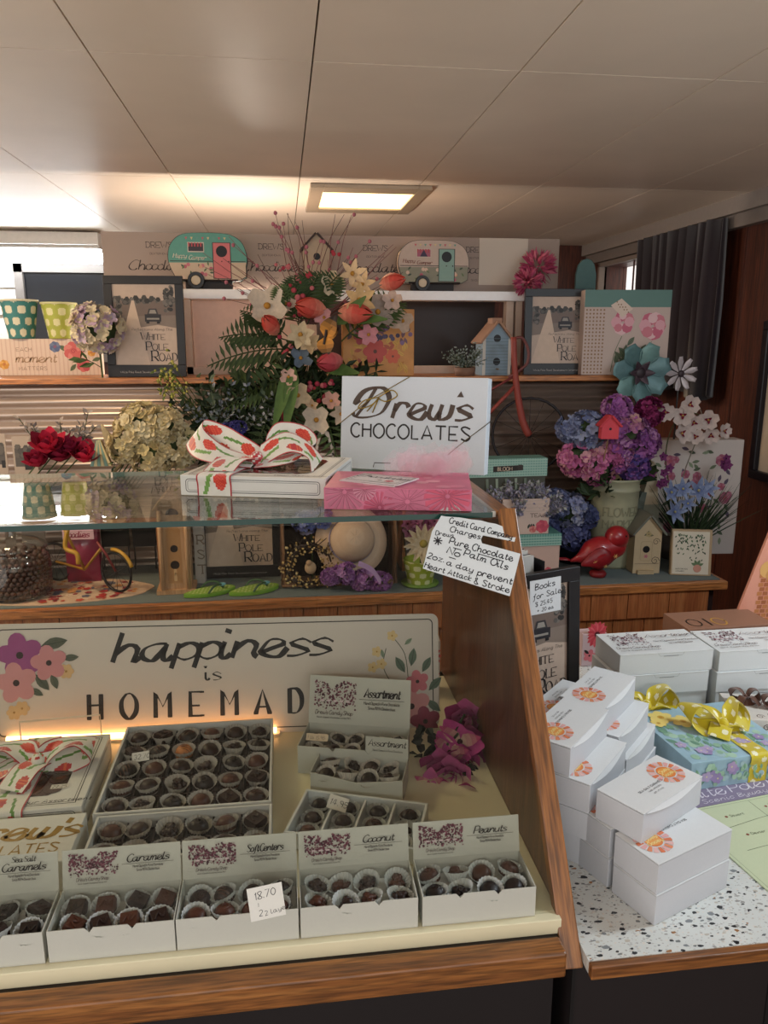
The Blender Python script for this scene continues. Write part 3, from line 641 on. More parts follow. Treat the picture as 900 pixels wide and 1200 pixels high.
# ---- price tags and notes
def card(name, label, loc, w_, h_, lines, rz=0, rx=0, th=.0004, col='dcdad2', wt=.09, cat='price tag', draw=None, group=None, ry=0):
    """upright card: bottom centre at loc, face towards -Y, leaning back rx degrees"""
    t = thing(name, label, cat, loc, R(rz), group, rx=R(-rx), ry=R(ry)); g = G(); g.box(-w_/2, w_/2, 0, th, 0, h_, col); obj('card', g, PAPER(), t)
    g = G(); g.T = FRONT(0, -.0001, 0)
    for s, fx, fy, hh, a in lines: text(g, s, -w_/2+w_*fx, h_*fy, h_*hh, '1c1a20', wt, shear=.12, a=R(a))
    if draw: draw(g)
    if g.v: obj('lettering', g, INK(), t)
    return t
card('price_tag', 'white handwritten tag reading 18.70 leaning on the Soft Centers box', (-.030, .6915, ZD+.030), .036, .034, [('18.70', .2, .62, .22, 5), ('1', .25, .40, .12, 0), ('2', .25, .12, .18, 0), ('##', .4, .3, .15, 0), ('2 layers', .42, .10, .14, 8)], rz=3, rx=14, ry=-6)
card('price_tag', 'small white tag reading 14.95 on the white moulded tray', (.052, .885, ZD+.020), .026, .018, [('14.95', .12, .3, .42, 0)], rz=-19, rx=50, ry=12)
card('price_tag', 'small cream tag reading 32.70 on the large dark tray', (-.214, 1.018, ZD+.032), .024, .013, [('32.70', .12, .25, .5, 0)], rx=40, ry=-6)
card('price_tag', 'small tan handwritten tag lying in the larger assortment box', (.034, 1.018, ZD+.046), .032, .010, [('1 lb 15.95', .06, .2, .45, 0)], rz=-15, rx=40, col='c8b49a')
for x, y in ((-.12, .798), ):
    g = G(); g.box(x, x+.022, y-.0022, y-.0014, ZD+.034, ZD+.038, 'c8c8c0'); 
    tag(obj('clear_tab', g, PAPER()), 'small blank pale tab clipped to the shallow dark tray', 'tab')
# ================================================================ ribbons
def strip(g, path, sides, w_, fn, nt_=8, k=5, thick=0):
    P_ = smooth([tuple(p) for p in path], k); S_ = smooth([tuple(p) for p in sides], k) if len(sides) > 1 else [sides[0]]*len(P_)
    n = len(P_); vs = []; fs = []; cl = []; s = 0; ss = []
    for i in range(n):
        if i: s += (Vector(P_[i])-Vector(P_[i-1])).length
        ss.append(s/w_); sd = Vector(S_[min(i, len(S_)-1)]).normalized()
        for j in range(nt_+1): vs.append(Vector(P_[i])+sd*w_*(j/nt_-.5))
    for i in range(n-1):
        for j in range(nt_):
            fs.append((i*(nt_+1)+j, i*(nt_+1)+j+1, (i+1)*(nt_+1)+j+1, (i+1)*(nt_+1)+j)); cl.append(lin(fn((ss[i]+ss[i+1])/2, (j+.5)/nt_*2-1)))
    return g.add(vs, fs, cl)
def f_tulip(s, t):
    s *= .78
    if abs(t) > .93: return 'b03038'
    a = (s % 1.25)/1.25; b = ((s+.6) % 1.25)/1.25
    if ((a-.3)/.20)**2+((t-.38)/.36)**2 < 1: return 'c8322a' if (a*17+t*5) % 1 > .35 else 'd9573a'
    if ((b-.3)/.18)**2+((t+.45)/.34)**2 < 1: return 'b92c30' if (a*13) % 1 > .3 else 'd4603c'
    if abs((t-.38)+.5*(a-.72)) < .09 and .45 < a < .98: return '5d8a3c'
    if abs((t+.35)-.9*(b-.72)) < .13 and .5 < b < .95: return '6f9a48'
    return 'dcd8ce'
def f_dots(s, t):
    a = (s % .8)/.8; b = ((s+.4) % .8)/.8
    if ((a-.5)*.8)**2+((t-.45)*.5)**2 < .022 or ((b-.5)*.8)**2+((t+.45)*.5)**2 < .022: return 'e8e4c0'
    return 'c9b51e'
def f_brown(s, t): return '5a3624' if abs(t) < .8 else '3d2418'
def ribbon_bow(t, z, cx, cy, w_, s, fn, tails=((-1, -.6), (.7, -1.1)), lift=1.0, sk=0, lo=(1, 1)):
    for sg, nm in ((-1, 0), (1, 1)):
        g = G(); q = s*lo[nm]
        path = [(cx, cy, z+.008), (cx+sg*.35*q, cy+.12*q, z+.014+.30*q*lift), (cx+sg*.85*q, cy+.25*q+sk*q, z+.010+.55*q*lift), (cx+sg*1.12*q, cy+.15*q+sk*q, z+.006+.32*q*lift), (cx+sg*.75*q, cy+.02*q, z+.004+.08*q), (cx, cy-.01, z+.004)]
        strip(g, path, [(0, .2, 1), (.1, 1, .25), (.3*sg, 1, -.2), (0, 1, .3), (0, 1, .6), (0, .5, 1)], w_, fn, nt_=22, k=14)
        obj('ribbon_loop', g, SATIN(), t, shade=True, solid=.0006)
    for a, b in tails:
        g = G(); strip(g, [(cx, cy, z+.010), (cx+a*s*.35, cy+b*s*.35, z+.014), (cx+a*s*.8, cy+b*s*.8, z+.004)], [(b, -a, .1)], w_*.9, fn, nt_=22, k=18); obj('ribbon_tail', g, SATIN(), t, shade=True, solid=.0006)
    g = G(); g.ball((cx, cy, z+.012), w_*.28, n=14, m=10, sq=(.8, 1.2, .9)); g.c = [lin(fn(i*.07, sin(i*.5)*.8)) for i in range(len(g.f))]; obj('ribbon_knot', g, SATIN(), t, shade=True)
def band(t, w_, x, d, h, fn, W=None, over=.0008):
    g = G(); e = over; strip(g, [(x, -e, 0.0005), (x, -e, h*.5), (x, -e, h+e), (x, d*.2, h+e), (x, d*.5, h+e), (x, d*.8, h+e), (x, d+e, h+e), (x, d+e, h*.5), (x, d+e, .0005)], [(1, 0, 0)], w_, fn, nt_=24, k=10 if d > .1 else 6)
    g2 = [v for v in g.v]
    obj('ribbon_band', g, SATIN(), t, solid=.0005)
def gift_box(t, w_, d, h, dark=True):
    g = G(); g.box(0, w_, 0, d, 0, h, 'd6d4ce'); obj('box_body', g, PAPER(), t, bev=.0008)
    g = G(); g.T = TOPP(0, 0, h+.0001)
    cut = .03; pts = [(.03+cut*.6, .03), (w_-.03-cut*.6, .03), (w_-.03, .03+cut*.6), (w_-.03, d-.03-cut*.6), (w_-.03-cut*.6, d-.03), (.03+cut*.6, d-.03), (.03, d-.03-cut*.6), (.03, .03+cut*.6)]
    g.frame(.009, .009, w_-.009, d-.009, .0011, '1e1b1b'); g.frame(.0125, .0125, w_-.0125, d-.0125, .0007, '1e1b1b')
    text(g, 'Your Assortment', w_*.62, .014, .007, '2a2424', .12, shear=.3); obj('top_print', g, INK(), t)
    g = G(); g.T = TOPP(0, 0, h+.0003); g.pol(pts, '2c1a14'); rnd = random.Random(5)
    for i in range(6):
        for j in range(5): g.dot(.045+i*(w_-.09)/5, .045+j*(d-.09)/4, .012, ['3c241a', '46291c', '2a1712'][(i+j) % 3], n=12); g.dot(.047+i*(w_-.09)/5, .047+j*(d-.09)/4, .006, '5a3826', n=8)
    obj('window', g, vc(.12, spec=.6, coat=.5), t)
    g = G(); g.T = FRONT(0, -.0002, 0); g.frame(.008, .005, w_-.008, h-.005, .0009, '1e1b1b', r=.005); g.frame(.011, .0078, w_-.011, h-.0078, .0005, '1e1b1b', r=.003)
    g.T = plane_T((w_+.0002, 0, 0), (0, 1, 0), (0, 0, 1)); g.frame(.008, .005, d-.008, h-.005, .0009, '1e1b1b', r=.003); g.frame(.011, .0078, d-.011, h-.0078, .0005, '1e1b1b', r=.002); obj('side_print', g, INK(), t)
# gift box in the case (left)
t = thing('gift_box', 'white windowed chocolate gift box with tulip ribbon inside the case at far left', 'gift box', (-.478, .900, ZD+.0005), R(1))
gift_box(t, .212, .185, .040); band(t, .045, .150-.03, .185, .040, f_tulip)
ribbon_bow(t, .041, .135, .10, .042, .062, f_tulip, tails=((-.4, -1.2), (-1.2, -.5)), lift=.5)
g = G(); g.T = TOPP(0, 0, .0408); g.rect(.163, .044, .186, .054, 'cfc9c0'); text(g, '22.25', .165, .0462, .0055, '222222', .14); obj('price_sticker', g, INK(), t)
t = thing('gift_box', 'white candy box with gold script lettering lying flat at left inside the case', 'gift box', (-.42, .800, ZD+.0005))
g = G(); g.box(0, .163, 0, .092, 0, .038, 'd2d1cb'); obj('box_body', g, PAPER(), t, bev=.0008)
g = G(); g.T = TOPP(0, 0, .0382); text(g, "\x01rew's", .012, .047, .036, '9b7a34', nib=(.07, .24), shear=.35, sx=.9, sp=.6); text(g, 'CHOCOLATES', .014, .019, .017, '9b7a34', .13, sx=.8); text(g, 'DEXTER IOWA', .10, .008, .005, '9b7a34', .12); obj('gold_lettering', g, vc(.35, metal=.3), t)
t = G(); t.tube(smooth([(-.40, 1.10, ZD+.02), (-.40, 1.10, ZD+.062)], 2)+[(-.285, 1.10, ZD+.066), (-.285, 1.10, ZD+.02)], .0012, 'd8cdb8', n=6)
t.tube([(-.40, 1.10, ZD+.0015), (-.40, 1.10, ZD+.02)], .0012, 'd8cdb8'); t.tube([(-.285, 1.10, ZD+.0015), (-.285, 1.10, ZD+.02)], .0012, 'd8cdb8')
tag(obj('wire_easel', t, vc(.3)), 'thin white wire easel behind the ribboned box in the case', 'easel')
# ================================================================ happiness is homemade sign
def flower5(g, x, y, r, col, n=5, cen='2a1a1a', a0=0, dk=None):
    for k in range(n):
        a = a0+2*pi*k/n; g.dot(x+r*.56*cos(a), y+r*.56*sin(a), r*.5, col if not dk or k % 2 else dk, n=12, ry=r*.42, a=a)
    g.dot(x, y, r*.17, cen, n=8)
def leaf2(g, x, y, L, a, col, vein='2b3a2c'):
    g.pol([(x+L*t*cos(a)-s*L*.22*sin(pi*t)*sin(a), y+L*t*sin(a)+s*L*.22*sin(pi*t)*cos(a)) for s, ts in ((1, [0, .2, .4, .6, .8, 1]), (-1, [.8, .6, .4, .2])) for t in ts], col)
    g.stroke([(x, y), (x+L*cos(a)*.9, y+L*sin(a)*.9)], L*.03, vein)
rzs = -3.3; WS, HS = .70, .184
sx, sy = loc2(.236, 1.118, R(rzs), -WS, 0)
t = thing('tin_sign', 'wide metal sign reading happiness is homemade, leaning at the back of the case', 'sign', (sx, sy, ZD+.001), R(rzs), rx=R(-12))
def rrect(x0, y0, x1, y1, r): return [(cx+r*cos(R(a+j*18)), cy+r*sin(R(a+j*18))) for cx, cy, a in ((x1-r, y0+r, -90), (x1-r, y1-r, 0), (x0+r, y1-r, 90), (x0+r, y0+r, 180)) for j in range(6)]
g = G(); g.prism(rrect(0, 0, WS, HS, .012), 0, .0018, 'cbc2b8'); obj('sign_plate', g, vc(.38, spec=.5, scale=4), t, bev=.0006)
g = G(); g.T = FRONT(0, -.0003, 0); g.frame(.009, .008, WS-.009, HS-.008, .0016, '1b1a1c', r=.008)
text(g, 'happiness', WS*.505, HS*.66, .046, '171517', nib=(.06, .22), align='c', shear=.30, a=R(.6), sx=1.22, sp=.25)
text(g, 'is', WS*.485, HS*.475, .022, '1b1a1c', nib=(.04, .17), align='c', serif=True)
W0 = WS*.222
for i, ch in enumerate('HOMEMADE'): text(g, ch, W0+i*WS*.0745, HS*.17, .038, '1b1a1c', nib=(.045, .21), align='c', serif=True, sx=.68)
obj('sign_lettering', g, INK(), t)
g = G(); g.T = FRONT(0, -.0006, 0)
for X, mir in ((.655, 1), (.045, -1)):
    f = lambda dx: X+dx*mir
    if mir == 1:
        pts = [((.0, .035), .030, 'cf8f92'), ((-.035, .050), .026, 'd99a98'), ((.01, .075), .018, 'c96f7c'), ((.022, .01), .024, '8e3550')]
        g.stroke(smooth([(f(-.03), .07), (f(-.045), .10), (f(-.04), .13)], 4), .0012, '3b4a3c'); g.stroke(smooth([(f(-.005), .08), (f(-.01), .12), (f(-.028), .147)], 4), .0012, '3b4a3c')
        for dx, y in ((-.048, .105), (-.03, .150), (-.055, .125), (-.062, .100)): flower5(g, f(dx), y, .0085, 'd8bd86', n=5, cen='a8803c')
        for dx, y, L, a in ((.0, .10, .03, 80), (-.01, .09, .03, 120), (.018, .09, .028, 60), (-.075, .052, .028, 170), (.028, .06, .03, 45), (-.01, .135, .016, 40), (-.045, .115, .014, 100), (.024, .045, .03, -40)): leaf2(g, f(dx), y, L, R(a), '55695a' if L > .02 else '7d8f78')
    else:
        pts = [((.035, .128), .034, '8e3f7c'), ((-.03, .112), .030, 'c9808a'), ((.03, .080), .032, 'c98a90'), ((-.062, .100), .0, 'c9808a')]
        pts = [((-.002, .135), .034, '93457f'), ((.042, .122), .027, 'c4858a'), ((-.008, .092), .031, 'c98d90')]
        for dx, y, L, a in ((.03, .148, .042, 12), (.062, .128, .026, 5), (.02, .105, .034, -50), (.012, .083, .024, -30), (.045, .105, .026, -70)): leaf2(g, X+dx, y, L, R(a), '4b5446')
        for dx, y in ((.068, .108), (.0, .052), (-.012, .046)): flower5(g, X+dx, y, .0115, 'cfae7c', n=6, cen='9a7436')
        g.stroke([(X+.045, .12), (X+.066, .110)], .001, '3b3a30')
    for (dx, y), r, c_ in pts:
        if r: flower5(g, X+dx, y, r, c_, n=5, dk=None, a0=.5)
obj('sign_flowers', g, vc(.5), t)
t = thing('flower_card_box', 'small white box printed with a coral daisy standing behind the sign', 'box', (.205, 1.24, ZD+.0005), R(-4))
g = G(); g.box(0, .055, 0, .03, 0, .10, 'cfc6c0'); obj('box_body', g, PAPER(), t, bev=.0005)
g = G(); g.T = FRONT(0, -.0002, 0)
for k in range(16): a = 2*pi*k/16; leaf2(g, .030+.004*cos(a), .072+.004*sin(a), .024, a, 'd9606a', 'c24455')
for k in range(12): a = 2*pi*k/12; leaf2(g, .038+.003*cos(a), .030+.003*sin(a), .017, a, 'd9606a', 'c24455')
leaf2(g, .012, .045, .02, .6, '2c2a24'); leaf2(g, .03, .05, .018, 2.4, '2c2a24'); g.dot(.03, .072, .005, '8e2f3c'); g.dot(.038, .03, .004, '8e2f3c')
for k in range(3): g.stroke([(.006, .008+.003*k), (.05, .008+.003*k)], .0008, '4a4040')
obj('daisy_print', g, INK(), t)
# ================================================================ on the glass top
t = thing('gift_box', 'white windowed gift box with tulip ribbon bow lying on the glass top', 'gift box', (-.153, 1.135, ZT+.0003), R(-15.5)); TG = t
gift_box(t, .217, .205, .030); band(t, .052, .052, .205, .030, f_tulip)
for nm, path, sides in (('ribbon_loop', [(.085, .10, .038), (.05, .115, .052), (.01, .13, .070), (-.025, .135, .078), (-.015, .115, .062), (.03, .09, .046), (.085, .09, .036)], [(.2, .6, .8), (.5, .3, 1), (.7, .2, .8), (.6, .3, .8), (.3, .6, .8), (.2, 1, .4), (0, 1, .2)]),
                        ('ribbon_loop', [(.09, .10, .038), (.10, .13, .058), (.115, .145, .072), (.148, .14, .068), (.162, .115, .052), (.13, .09, .042), (.09, .09, .036)], [(.2, .6, .8), (-.3, .5, .8), (-.3, .4, .9), (.2, .6, .7), (.5, .7, .5), (.2, 1, .3), (0, 1, .2)]),
                        ('ribbon_tail', [(.09, .095, .044), (.13, .11, .066), (.165, .10, .058), (.188, .075, .036)], [(0, .6, .7), (-.3, .8, .6), (-.3, .8, .5), (.2, 1, .4)]),
                        ('ribbon_tail', [(.085, .095, .042), (.06, .06, .046), (.052, .02, .034)], [(1, -.3, 0), (1, -.2, 0), (1, 0, 0)])):
    g = G(); strip(g, path, sides, .048, f_tulip, nt_=26, k=16); obj(nm, g, SATIN(), t, shade=True, solid=.0006)
g = G(); g.ball((.087, .095, .042), .013, n=14, m=10, sq=(.8, 1.3, .9)); g.c = [lin('b8343a') if i % 3 else lin('dcd8ce') for i in range(len(g.f))]; obj('ribbon_knot', g, SATIN(), t, shade=True)
# pink box
t = thing('pink_box', 'pink marbled daisy print box on the glass top in front of the lettered box', 'box', (.050, 1.010, ZT+.0003), R(-11.5))
g = G(); g.box(0, .197, 0, .135, 0, .0295, 'cf708c'); obj('box_body', g, vc(.45, mott=.2, scale=30), t, bev=.0008)
g = G(); g.T = TOPP(0, 0, .0297); rnd = random.Random(3)
for k in range(26): g.dot(rnd.uniform(.015, .18), rnd.uniform(.012, .12), rnd.uniform(.006, .012), rnd.choice(['d98aa0', 'd27a94', 'dc98a8']), n=14)
g.T = FRONT(0, -.0002, 0)
def daisyp(g, x, y, r, col, ln, n=18):
    for k in range(n):
        a = 2*pi*k/n; L = r
        pts = [(x+L*t_*cos(a+s*.12*(1-t_*.3)), y+L*t_*sin(a+s*.12)) for s in (1, -1) for t_ in ((.1, .5, .9, 1) if s > 0 else (.95, .6, .1))]
        pts = [(min(max(px, .002), .195), min(max(py, .001), .0285)) for px, py in pts]; g.pol(pts, col); g.stroke([pts[0], pts[2]], .0005, ln)
for x, y, r, c_ in ((.028, .024, .03, 'b96a80'), (.075, .004, .022, 'c2506c'), (.112, .012, .034, 'c46a84'), (.165, .020, .032, 'c8506a'), (.055, .028, .016, 'cc8496')): daisyp(g, x, y, r, c_, '8a2f4a')
obj('daisy_print', g, vc(.45, mott=.1), t)
g = G(); g.T = FRONT(0, -.0006, 0); g.pol([(.155, .0005), (.162, .006), (.170, .004), (.174, .009), (.180, .006), (.183, .0005)], 'c9c4c0'); obj('torn_sticker', g, PAPER(), t)
# booklet
for k, (dz, a) in enumerate(((.0300, -40), (.0316, -37))):
    t = thing('gift_card', ['white bordered gift card lying under another on the pink box', 'white gift card with black script lettering, uppermost on the pink box'][k], 'card', (.128+.004*k, 1.052, ZT+dz), R(a))
    g = G(); g.box(-.045, .045, -.030, .03, 0, .0012, 'd9cfd0'); obj('card', g, PAPER(), t)
    g = G(); g.T = TOPP(0, 0, .0013); g.frame(-.042, -.027, .042, .027, .0012, '1f1a1c')
    if k: g.frame(-.036, -.022, .036, .022, .0006, '1f1a1c'); text(g, '\x02hocolates', 0, .003, .016, '1f1a1c', nib=(.05, .14), align='c', shear=.3, sp=.2, sx=.8); flower5(g, .02, -.012, .007, 'c46a70'); leaf2(g, .01, -.012, .01, 3, '6d6a50')
    obj('print', g, INK(), t)
# Drew's box
W_, H_, D_ = .258, .160, .030; rz = R(-26)
t = thing('chocolate_box', 'upright white box reading Drews Chocolates tied with gold cord on the glass top', 'box', (.096, 1.342, ZT+.0025), rz, rx=R(-5))
g = G(); g.box(0, W_, 0, D_, 0, H_, 'ccd3da'); obj('box_body', g, PAPER(), t, bev=.001)
g = G(); g.T = FRONT(0, -.0003, 0); BR = '4a3a30'
text(g, '\x01', .020, .090, .050, BR, nib=(.05, .20), shear=.30, sx=1.0); text(g, 'rew', .094, .090, .044, BR, nib=(.06, .20), shear=.30, sx=.95, sp=.45)
g.pol([(.206, .128), (.218, .128), (.213, .138)], BR); text(g, 's', .204, .090, .044, BR, nib=(.07, .25), shear=.3, sx=1.0)
text(g, 'CHOCOLATES', .020, .056, .023, '26211f', .13, sx=.92, sp=1.1)
obj('lettering', g, INK(), t)
g = G(); g.tube([(-.001, -.0012, H_*.49), (.05, -.002, H_*.74), (.125, -.0012, H_+.001)], .0008, '8a7338', n=5); obj('gold_cord', g, vc(.3, metal=.7), t, shade=True); g = G(); g.tube([(.195, -.0012, .020+.012), (.225, -.0015, .058), (W_+.001, -.0012, .085), (W_+.001, D_+.001, .09)], .0007, '5a4f34', n=5); obj('gold_cord', g, vc(.3, metal=.7), t, shade=True); g = G()
for q in ([(.07, -.003, .125), (.095, -.012, .137), (.105, -.010, .128), (.085, -.006, .118), (.07, -.003, .122)], [(.07, -.003, .125), (.045, -.010, .118), (.035, -.008, .105), (.055, -.005, .110), (.07, -.003, .122)], [(.07, -.003, .124), (.05, -.006, .10)], [(.07, -.003, .124), (.06, -.006, .098)]): g.tube(smooth(q, 5), .0011, '9a8034', n=6)
obj('gold_bow', g, vc(.3, metal=.7), t, shade=True)
g = G(); g.T = FRONT(0, -.0003, 0); g.stroke([(.062, .004), (.064, .012), (.094, .0125)], .0014, '3a3028'); obj('clasp_mark', g, INK(), t)
# pink tulle pouf between
g = G(); rnd = random.Random(9); c0 = Vector((.205, 1.10, ZT+.030))
for k in range(34):
    c1 = c0+Vector((rnd.uniform(-.045, .04), rnd.uniform(-.02, .02), rnd.uniform(-.002, .008))); g.petal(c1, (rnd.uniform(-1, 1), rnd.uniform(-.4, .2), rnd.uniform(.1, .8)), (rnd.uniform(-1, 1), -1, rnd.uniform(-1, 1)), rnd.uniform(.03, .055), rnd.uniform(.03, .05), 'f0c4d0', cup=rnd.uniform(-.4, .5), k=5, pt=1.1)
tag(obj('tulle_pouf', g, vc(.9, alpha=.13, mott=.05), shade=True), 'sheer pale pink tulle pouf resting on the pink box', 'tulle', kind='stuff')
# handwritten note taped on the sloped front glass
GO = Vector((0, .6845, .9765)); GU = Vector((0, .971-.687, 1.3685-.978)).normalized(); GN = Vector((1, 0, 0)).cross(GU); GO += GN*.0145
def on_glass(x, y):
    d = _f*FPX + _r*(x-450) + _u*(600-y); c = Vector((0, 0, H)); p = c+d*((GO-c).dot(GN)/d.dot(GN)); return (p.x-NO.x, (p-NO).dot(GU))
NO = Vector((.19, 0, 0)); NO = GO+GU*.37+Vector((.19, 0, 0))
t = thing('handwritten_note', 'torn handwritten card about pure chocolate stuck on the sloped glass beside the post', 'note', tuple(NO))
outl = [(500, 648), (495.4, 666.2), (597.3, 698.9), (609.8, 649.1), (564.7, 636.7), (563.5, 632), (566, 627.5), (602.8, 635.1), (605.9, 623.4), (598, 619), (590, 617.5), (581, 614), (572, 612.5), (563, 610), (553, 609), (545.2, 607.6), (538, 606.5), (523, 605.5), (517, 604.5), (506, 623)]
g = G(); g.T = plane_T((0, 0, 0), (1, 0, 0), GU); pts = [on_glass(*q) for q in outl]; n = len(pts)
ears = bpy.data.meshes  # ngon card, both faces
vs = [(a, b, 0) for a, b in pts]+[(a, b, .0005) for a, b in pts]
g.add(vs, [tuple(range(n))[::-1], tuple(range(n, 2*n))]+[(i, (i+1) % n, n+(i+1) % n, n+i) for i in range(n)], 'cfd2d2'); obj('card', g, PAPER(), t)
g = G(); g.T = plane_T(GN*.0006, (1, 0, 0), GU); a = R(-17)
for s, x, y, x1_, y1_, hh in (('Credit Card Company', 526, 613, 599, 632, .0082), ('Charges', 527, 623, 562, 632, .0078), ('Drews', 510, 627, 531, 630, .0062), ('Pure Chocolate', 526, 637, 600, 658, .0092), ('No', 523, 648, 537, 653, .0095), ('Palm Oils', 543, 651, 594, 668, .0092), ('2oz.', 500, 654, 519, 659, .0080), ('a day', 523, 662, 553, 671, .0078), ('prevent', 559, 674, 599, 685, .0090), ('Heart Attack', 497, 665, 551, 681, .0075), ('& Stroke', 555, 684, 596, 695, .0082)):
    (u, v), (u2, v2) = on_glass(x, y), on_glass(x1_, y1_); L = math.hypot(u2-u, v2-v); W = text(G(), s, 0, 0, hh, '17161c', .15, shear=.15, sp=.9); text(g, s, u, v, hh, '17161c', .15, shear=.15, a=math.atan2(v2-v, u2-u), sp=.9, sx=L/W)
for (x0, y0), (x1, y1) in (((560, 649), (590, 658)), ((531, 642), (541, 645)), ((526, 653), (534, 655.5))): g.stroke([on_glass(x0, y0), on_glass(x1, y1)], .0012, '17161c')
u, v = on_glass(513, 634)
for k in range(4): b = k*pi/4; g.stroke([(u-.006*cos(b), v-.006*sin(b)), (u+.006*cos(b), v+.006*sin(b))], .0016, '17161c')
obj('handwriting', g, INK(), t)
# ================================================================ white cartons on the side counter
def closed_carton(label, x, y, z, rz, w_, d, h, title, seed, top=True):
    t = thing('candy_carton', label, 'box', (x, y, z), R(rz), 'closed white candy cartons stacked on the counter')
    g = G(); g.box(0, w_, 0, d, 0, h-.001, 'cdd0d0'); g.box(-.0006, w_+.0006, -.0008, d, h-.001, h, 'd4d7d7'); obj('box_body', g, PAPER(), t, bev=.0004)
    g = G(); g.T = FRONT(0, -.0009, 0)
    c = '9ea2a0'; p = [(w_*.40, h-.0006), (w_*.42, h-.006), (w_*.66, h-.006), (w_*.68, h-.0006)]; g.stroke(p, .0006, c); g.stroke([(w_*.46, h-.0065), (w_*.62, h-.0065)], .0009, '6c7070')
    obj('tuck_slot', g, INK(), t)
    if top:
        g = G(); g.T = TOPP(0, 0, h+.0001); rnd = random.Random(seed); tree_print(g, w_*.08, d*.36, w_*.36, d*.56, seed, n=260)
        text(g, "Drew's Candy Shop", w_*.26, d*.22, d*.085, '5b4a4a', .1, align='c', shear=.25, sx=.8, sp=.5)
        text(g, 'Hand dipped chocolates', w_*.26, d*.12, d*.04, '4a4040', .15, align='c')
        text(g, title, w_*.74, d*.66, d*.15, '6a5c60', nib=(.04, .09), align='c', shear=.35, sx=1.0, sp=.2); g.stroke([(w_*.55, d*.6), (w_*.94, d*.6)], .0005, '6a5c60')
        text(g, 'Hand Dipped In Pure Chocolate', w_*.74, d*.46, d*.055, '5a5054', .13, align='c', shear=.2, sx=.8, sp=.5); text(g, 'Since 1927 Dexter', w_*.76, d*.34, d*.055, '5a5054', .13, align='c', shear=.2, sx=.8, sp=.5)
        obj('top_print', g, INK(), t)
hc = .0375; ord3 = ['bottom', 'middle', 'topmost']
for k in range(3):
    closed_carton(f'white candy carton, {ord3[k]} of the left stack behind the daffodil gift box', .556+[-.004, -.006, 0][k], 1.160+[.003, -.002, 0][k], ZC+.0004+k*(hc+.0008), 1.5, .172, .098, hc, 'Assortment', 20+k, k == 2)
    closed_carton(f'white candy carton, {ord3[k]} of the right stack at the photo edge', .735+[0, -.002, .001][k], 1.155+[.002, 0, .003][k], ZC+.0004+k*(hc-.0008+.0008), 1, .172, .098, hc-.0008, 'Assortment', 30+k, k == 2)
# small cartons with the sun print
def sun_print(g, x, y, r, a0=0):
    n = 18
    for k in range(n):
        a = a0+2*pi*k/n; b = a+2*pi/n*.78; c_ = ['d97a55', 'e0a9a6', 'dd8a64', 'e5b8b4'][k % 4]
        g.pol([(x+r*.60*cos(a), y+r*.60*sin(a)), (x+r*cos(a), y+r*sin(a)), (x+r*1.02*cos((a+b)/2), y+r*1.02*sin((a+b)/2)), (x+r*cos(b), y+r*sin(b)), (x+r*.60*cos(b), y+r*.60*sin(b))], c_)
    g.dot(x, y, r*.52, 'dc8040', n=22); g.dot(x, y, r*.40, 'e09a4e', n=18)
    text(g, 'Ooey', x, y+r*.05, r*.24, 'e6cf8c', .2, align='c', shear=.2, a=a0); text(g, 'Gooey', x-r*.02, y-r*.28, r*.24, 'e6cf8c', .2, align='c', shear=.2)
def sun_box(label, F, ang, z, flip=0, prnt=True, gap=0):
    w_, d, h = .124, .063, .0385
    t = thing('caramel_carton', label, 'box', (F[0], F[1], z), R(ang), 'small white cartons with a sun print on the counter')
    g = G(); g.box(0, w_, 0, d, 0, h-.0022, 'c2c4c8')
    g.box(-.0003, w_+.0003, -.0003, d+.0003, h-.0012, h-.0002, 'd9dbdc')
    obj('box_body', g, PAPER(), t, bev=.0003)
    if gap:
        g = G(); vs = []; 
        for i in range(9):
            x = .006+(w_-.012)*i/8; vs += [(x, -.0004, h-.0012), (x, -.0011-.0016*sin(pi*i/8), h-.002-.0075*sin(pi*i/8)), (x, -.0004, h-.003-.0045*sin(pi*i/8))]
        g.add(vs, [(3*i+k, 3*i+3+k, 3*i+4+k, 3*i+1+k) for i in range(8) for k in (0, 1)], 'd9dbdc'); obj('lid_flap', g, PAPER(), t)
    if prnt:
        g = G(); sx_ = w_*(.78 if not flip else .22); q = 1 if not flip else -1
        g.T = TOPP(0, 0, h+.0001); sun_print(g, sx_, d*.52, .0225, a0=.1)
        T0 = g.T; cx_ = w_*(.44 if not flip else .56)
        for i, (s, hh) in enumerate((('SEA SALT CARAMELS', .0030), ('MADE WITH LOVE', .002), ('NET WT 4 OZ', .002))):
            text(g, s, cx_-q*.0, d*(.40-.085*i) if not flip else d*(.66+.085*i), hh, '2c2a2e', .17, align='c', a=0 if not flip else pi)
        obj('top_print', g, INK(), t)
    return t
hb = .0388; Z0 = ZC+.0004
sun_box('small sun print carton, bottom of the front pair nearest the counter edge', (.3925, .690), 22.5, Z0, 1, False)
sun_box('small sun print carton with bowed lid flap, second from bottom nearest the counter edge', (.3925, .691), 22.5, Z0+hb, 1, True, 0)
sun_box('small carton at the bottom left of the front pile, against the oak post', (.366, .756), 22.5, Z0, 0, False)
sun_box('small sun print carton second up in the front pile, mostly under the top one', (.366, .757), 22.5, Z0+hb, 1, True)
sun_box('small sun print carton lying askew on top of the front pile', (.389, .726), 31, Z0+2*hb, 0, True, 1)
AX = Vector((cos(R(45.5)), sin(R(45.5)))); 
BW = 'in the back pile column nearest the post'
sun_box('small carton at the bottom '+BW, (.356, .792), 46, Z0, 0, False)
sun_box('small carton second from bottom '+BW, (.353, .790), 46, Z0+hb, 0, False)
sun_box('small sun print carton third from bottom '+BW, (.352, .789), 46, Z0+2*hb, 1, True, 1)
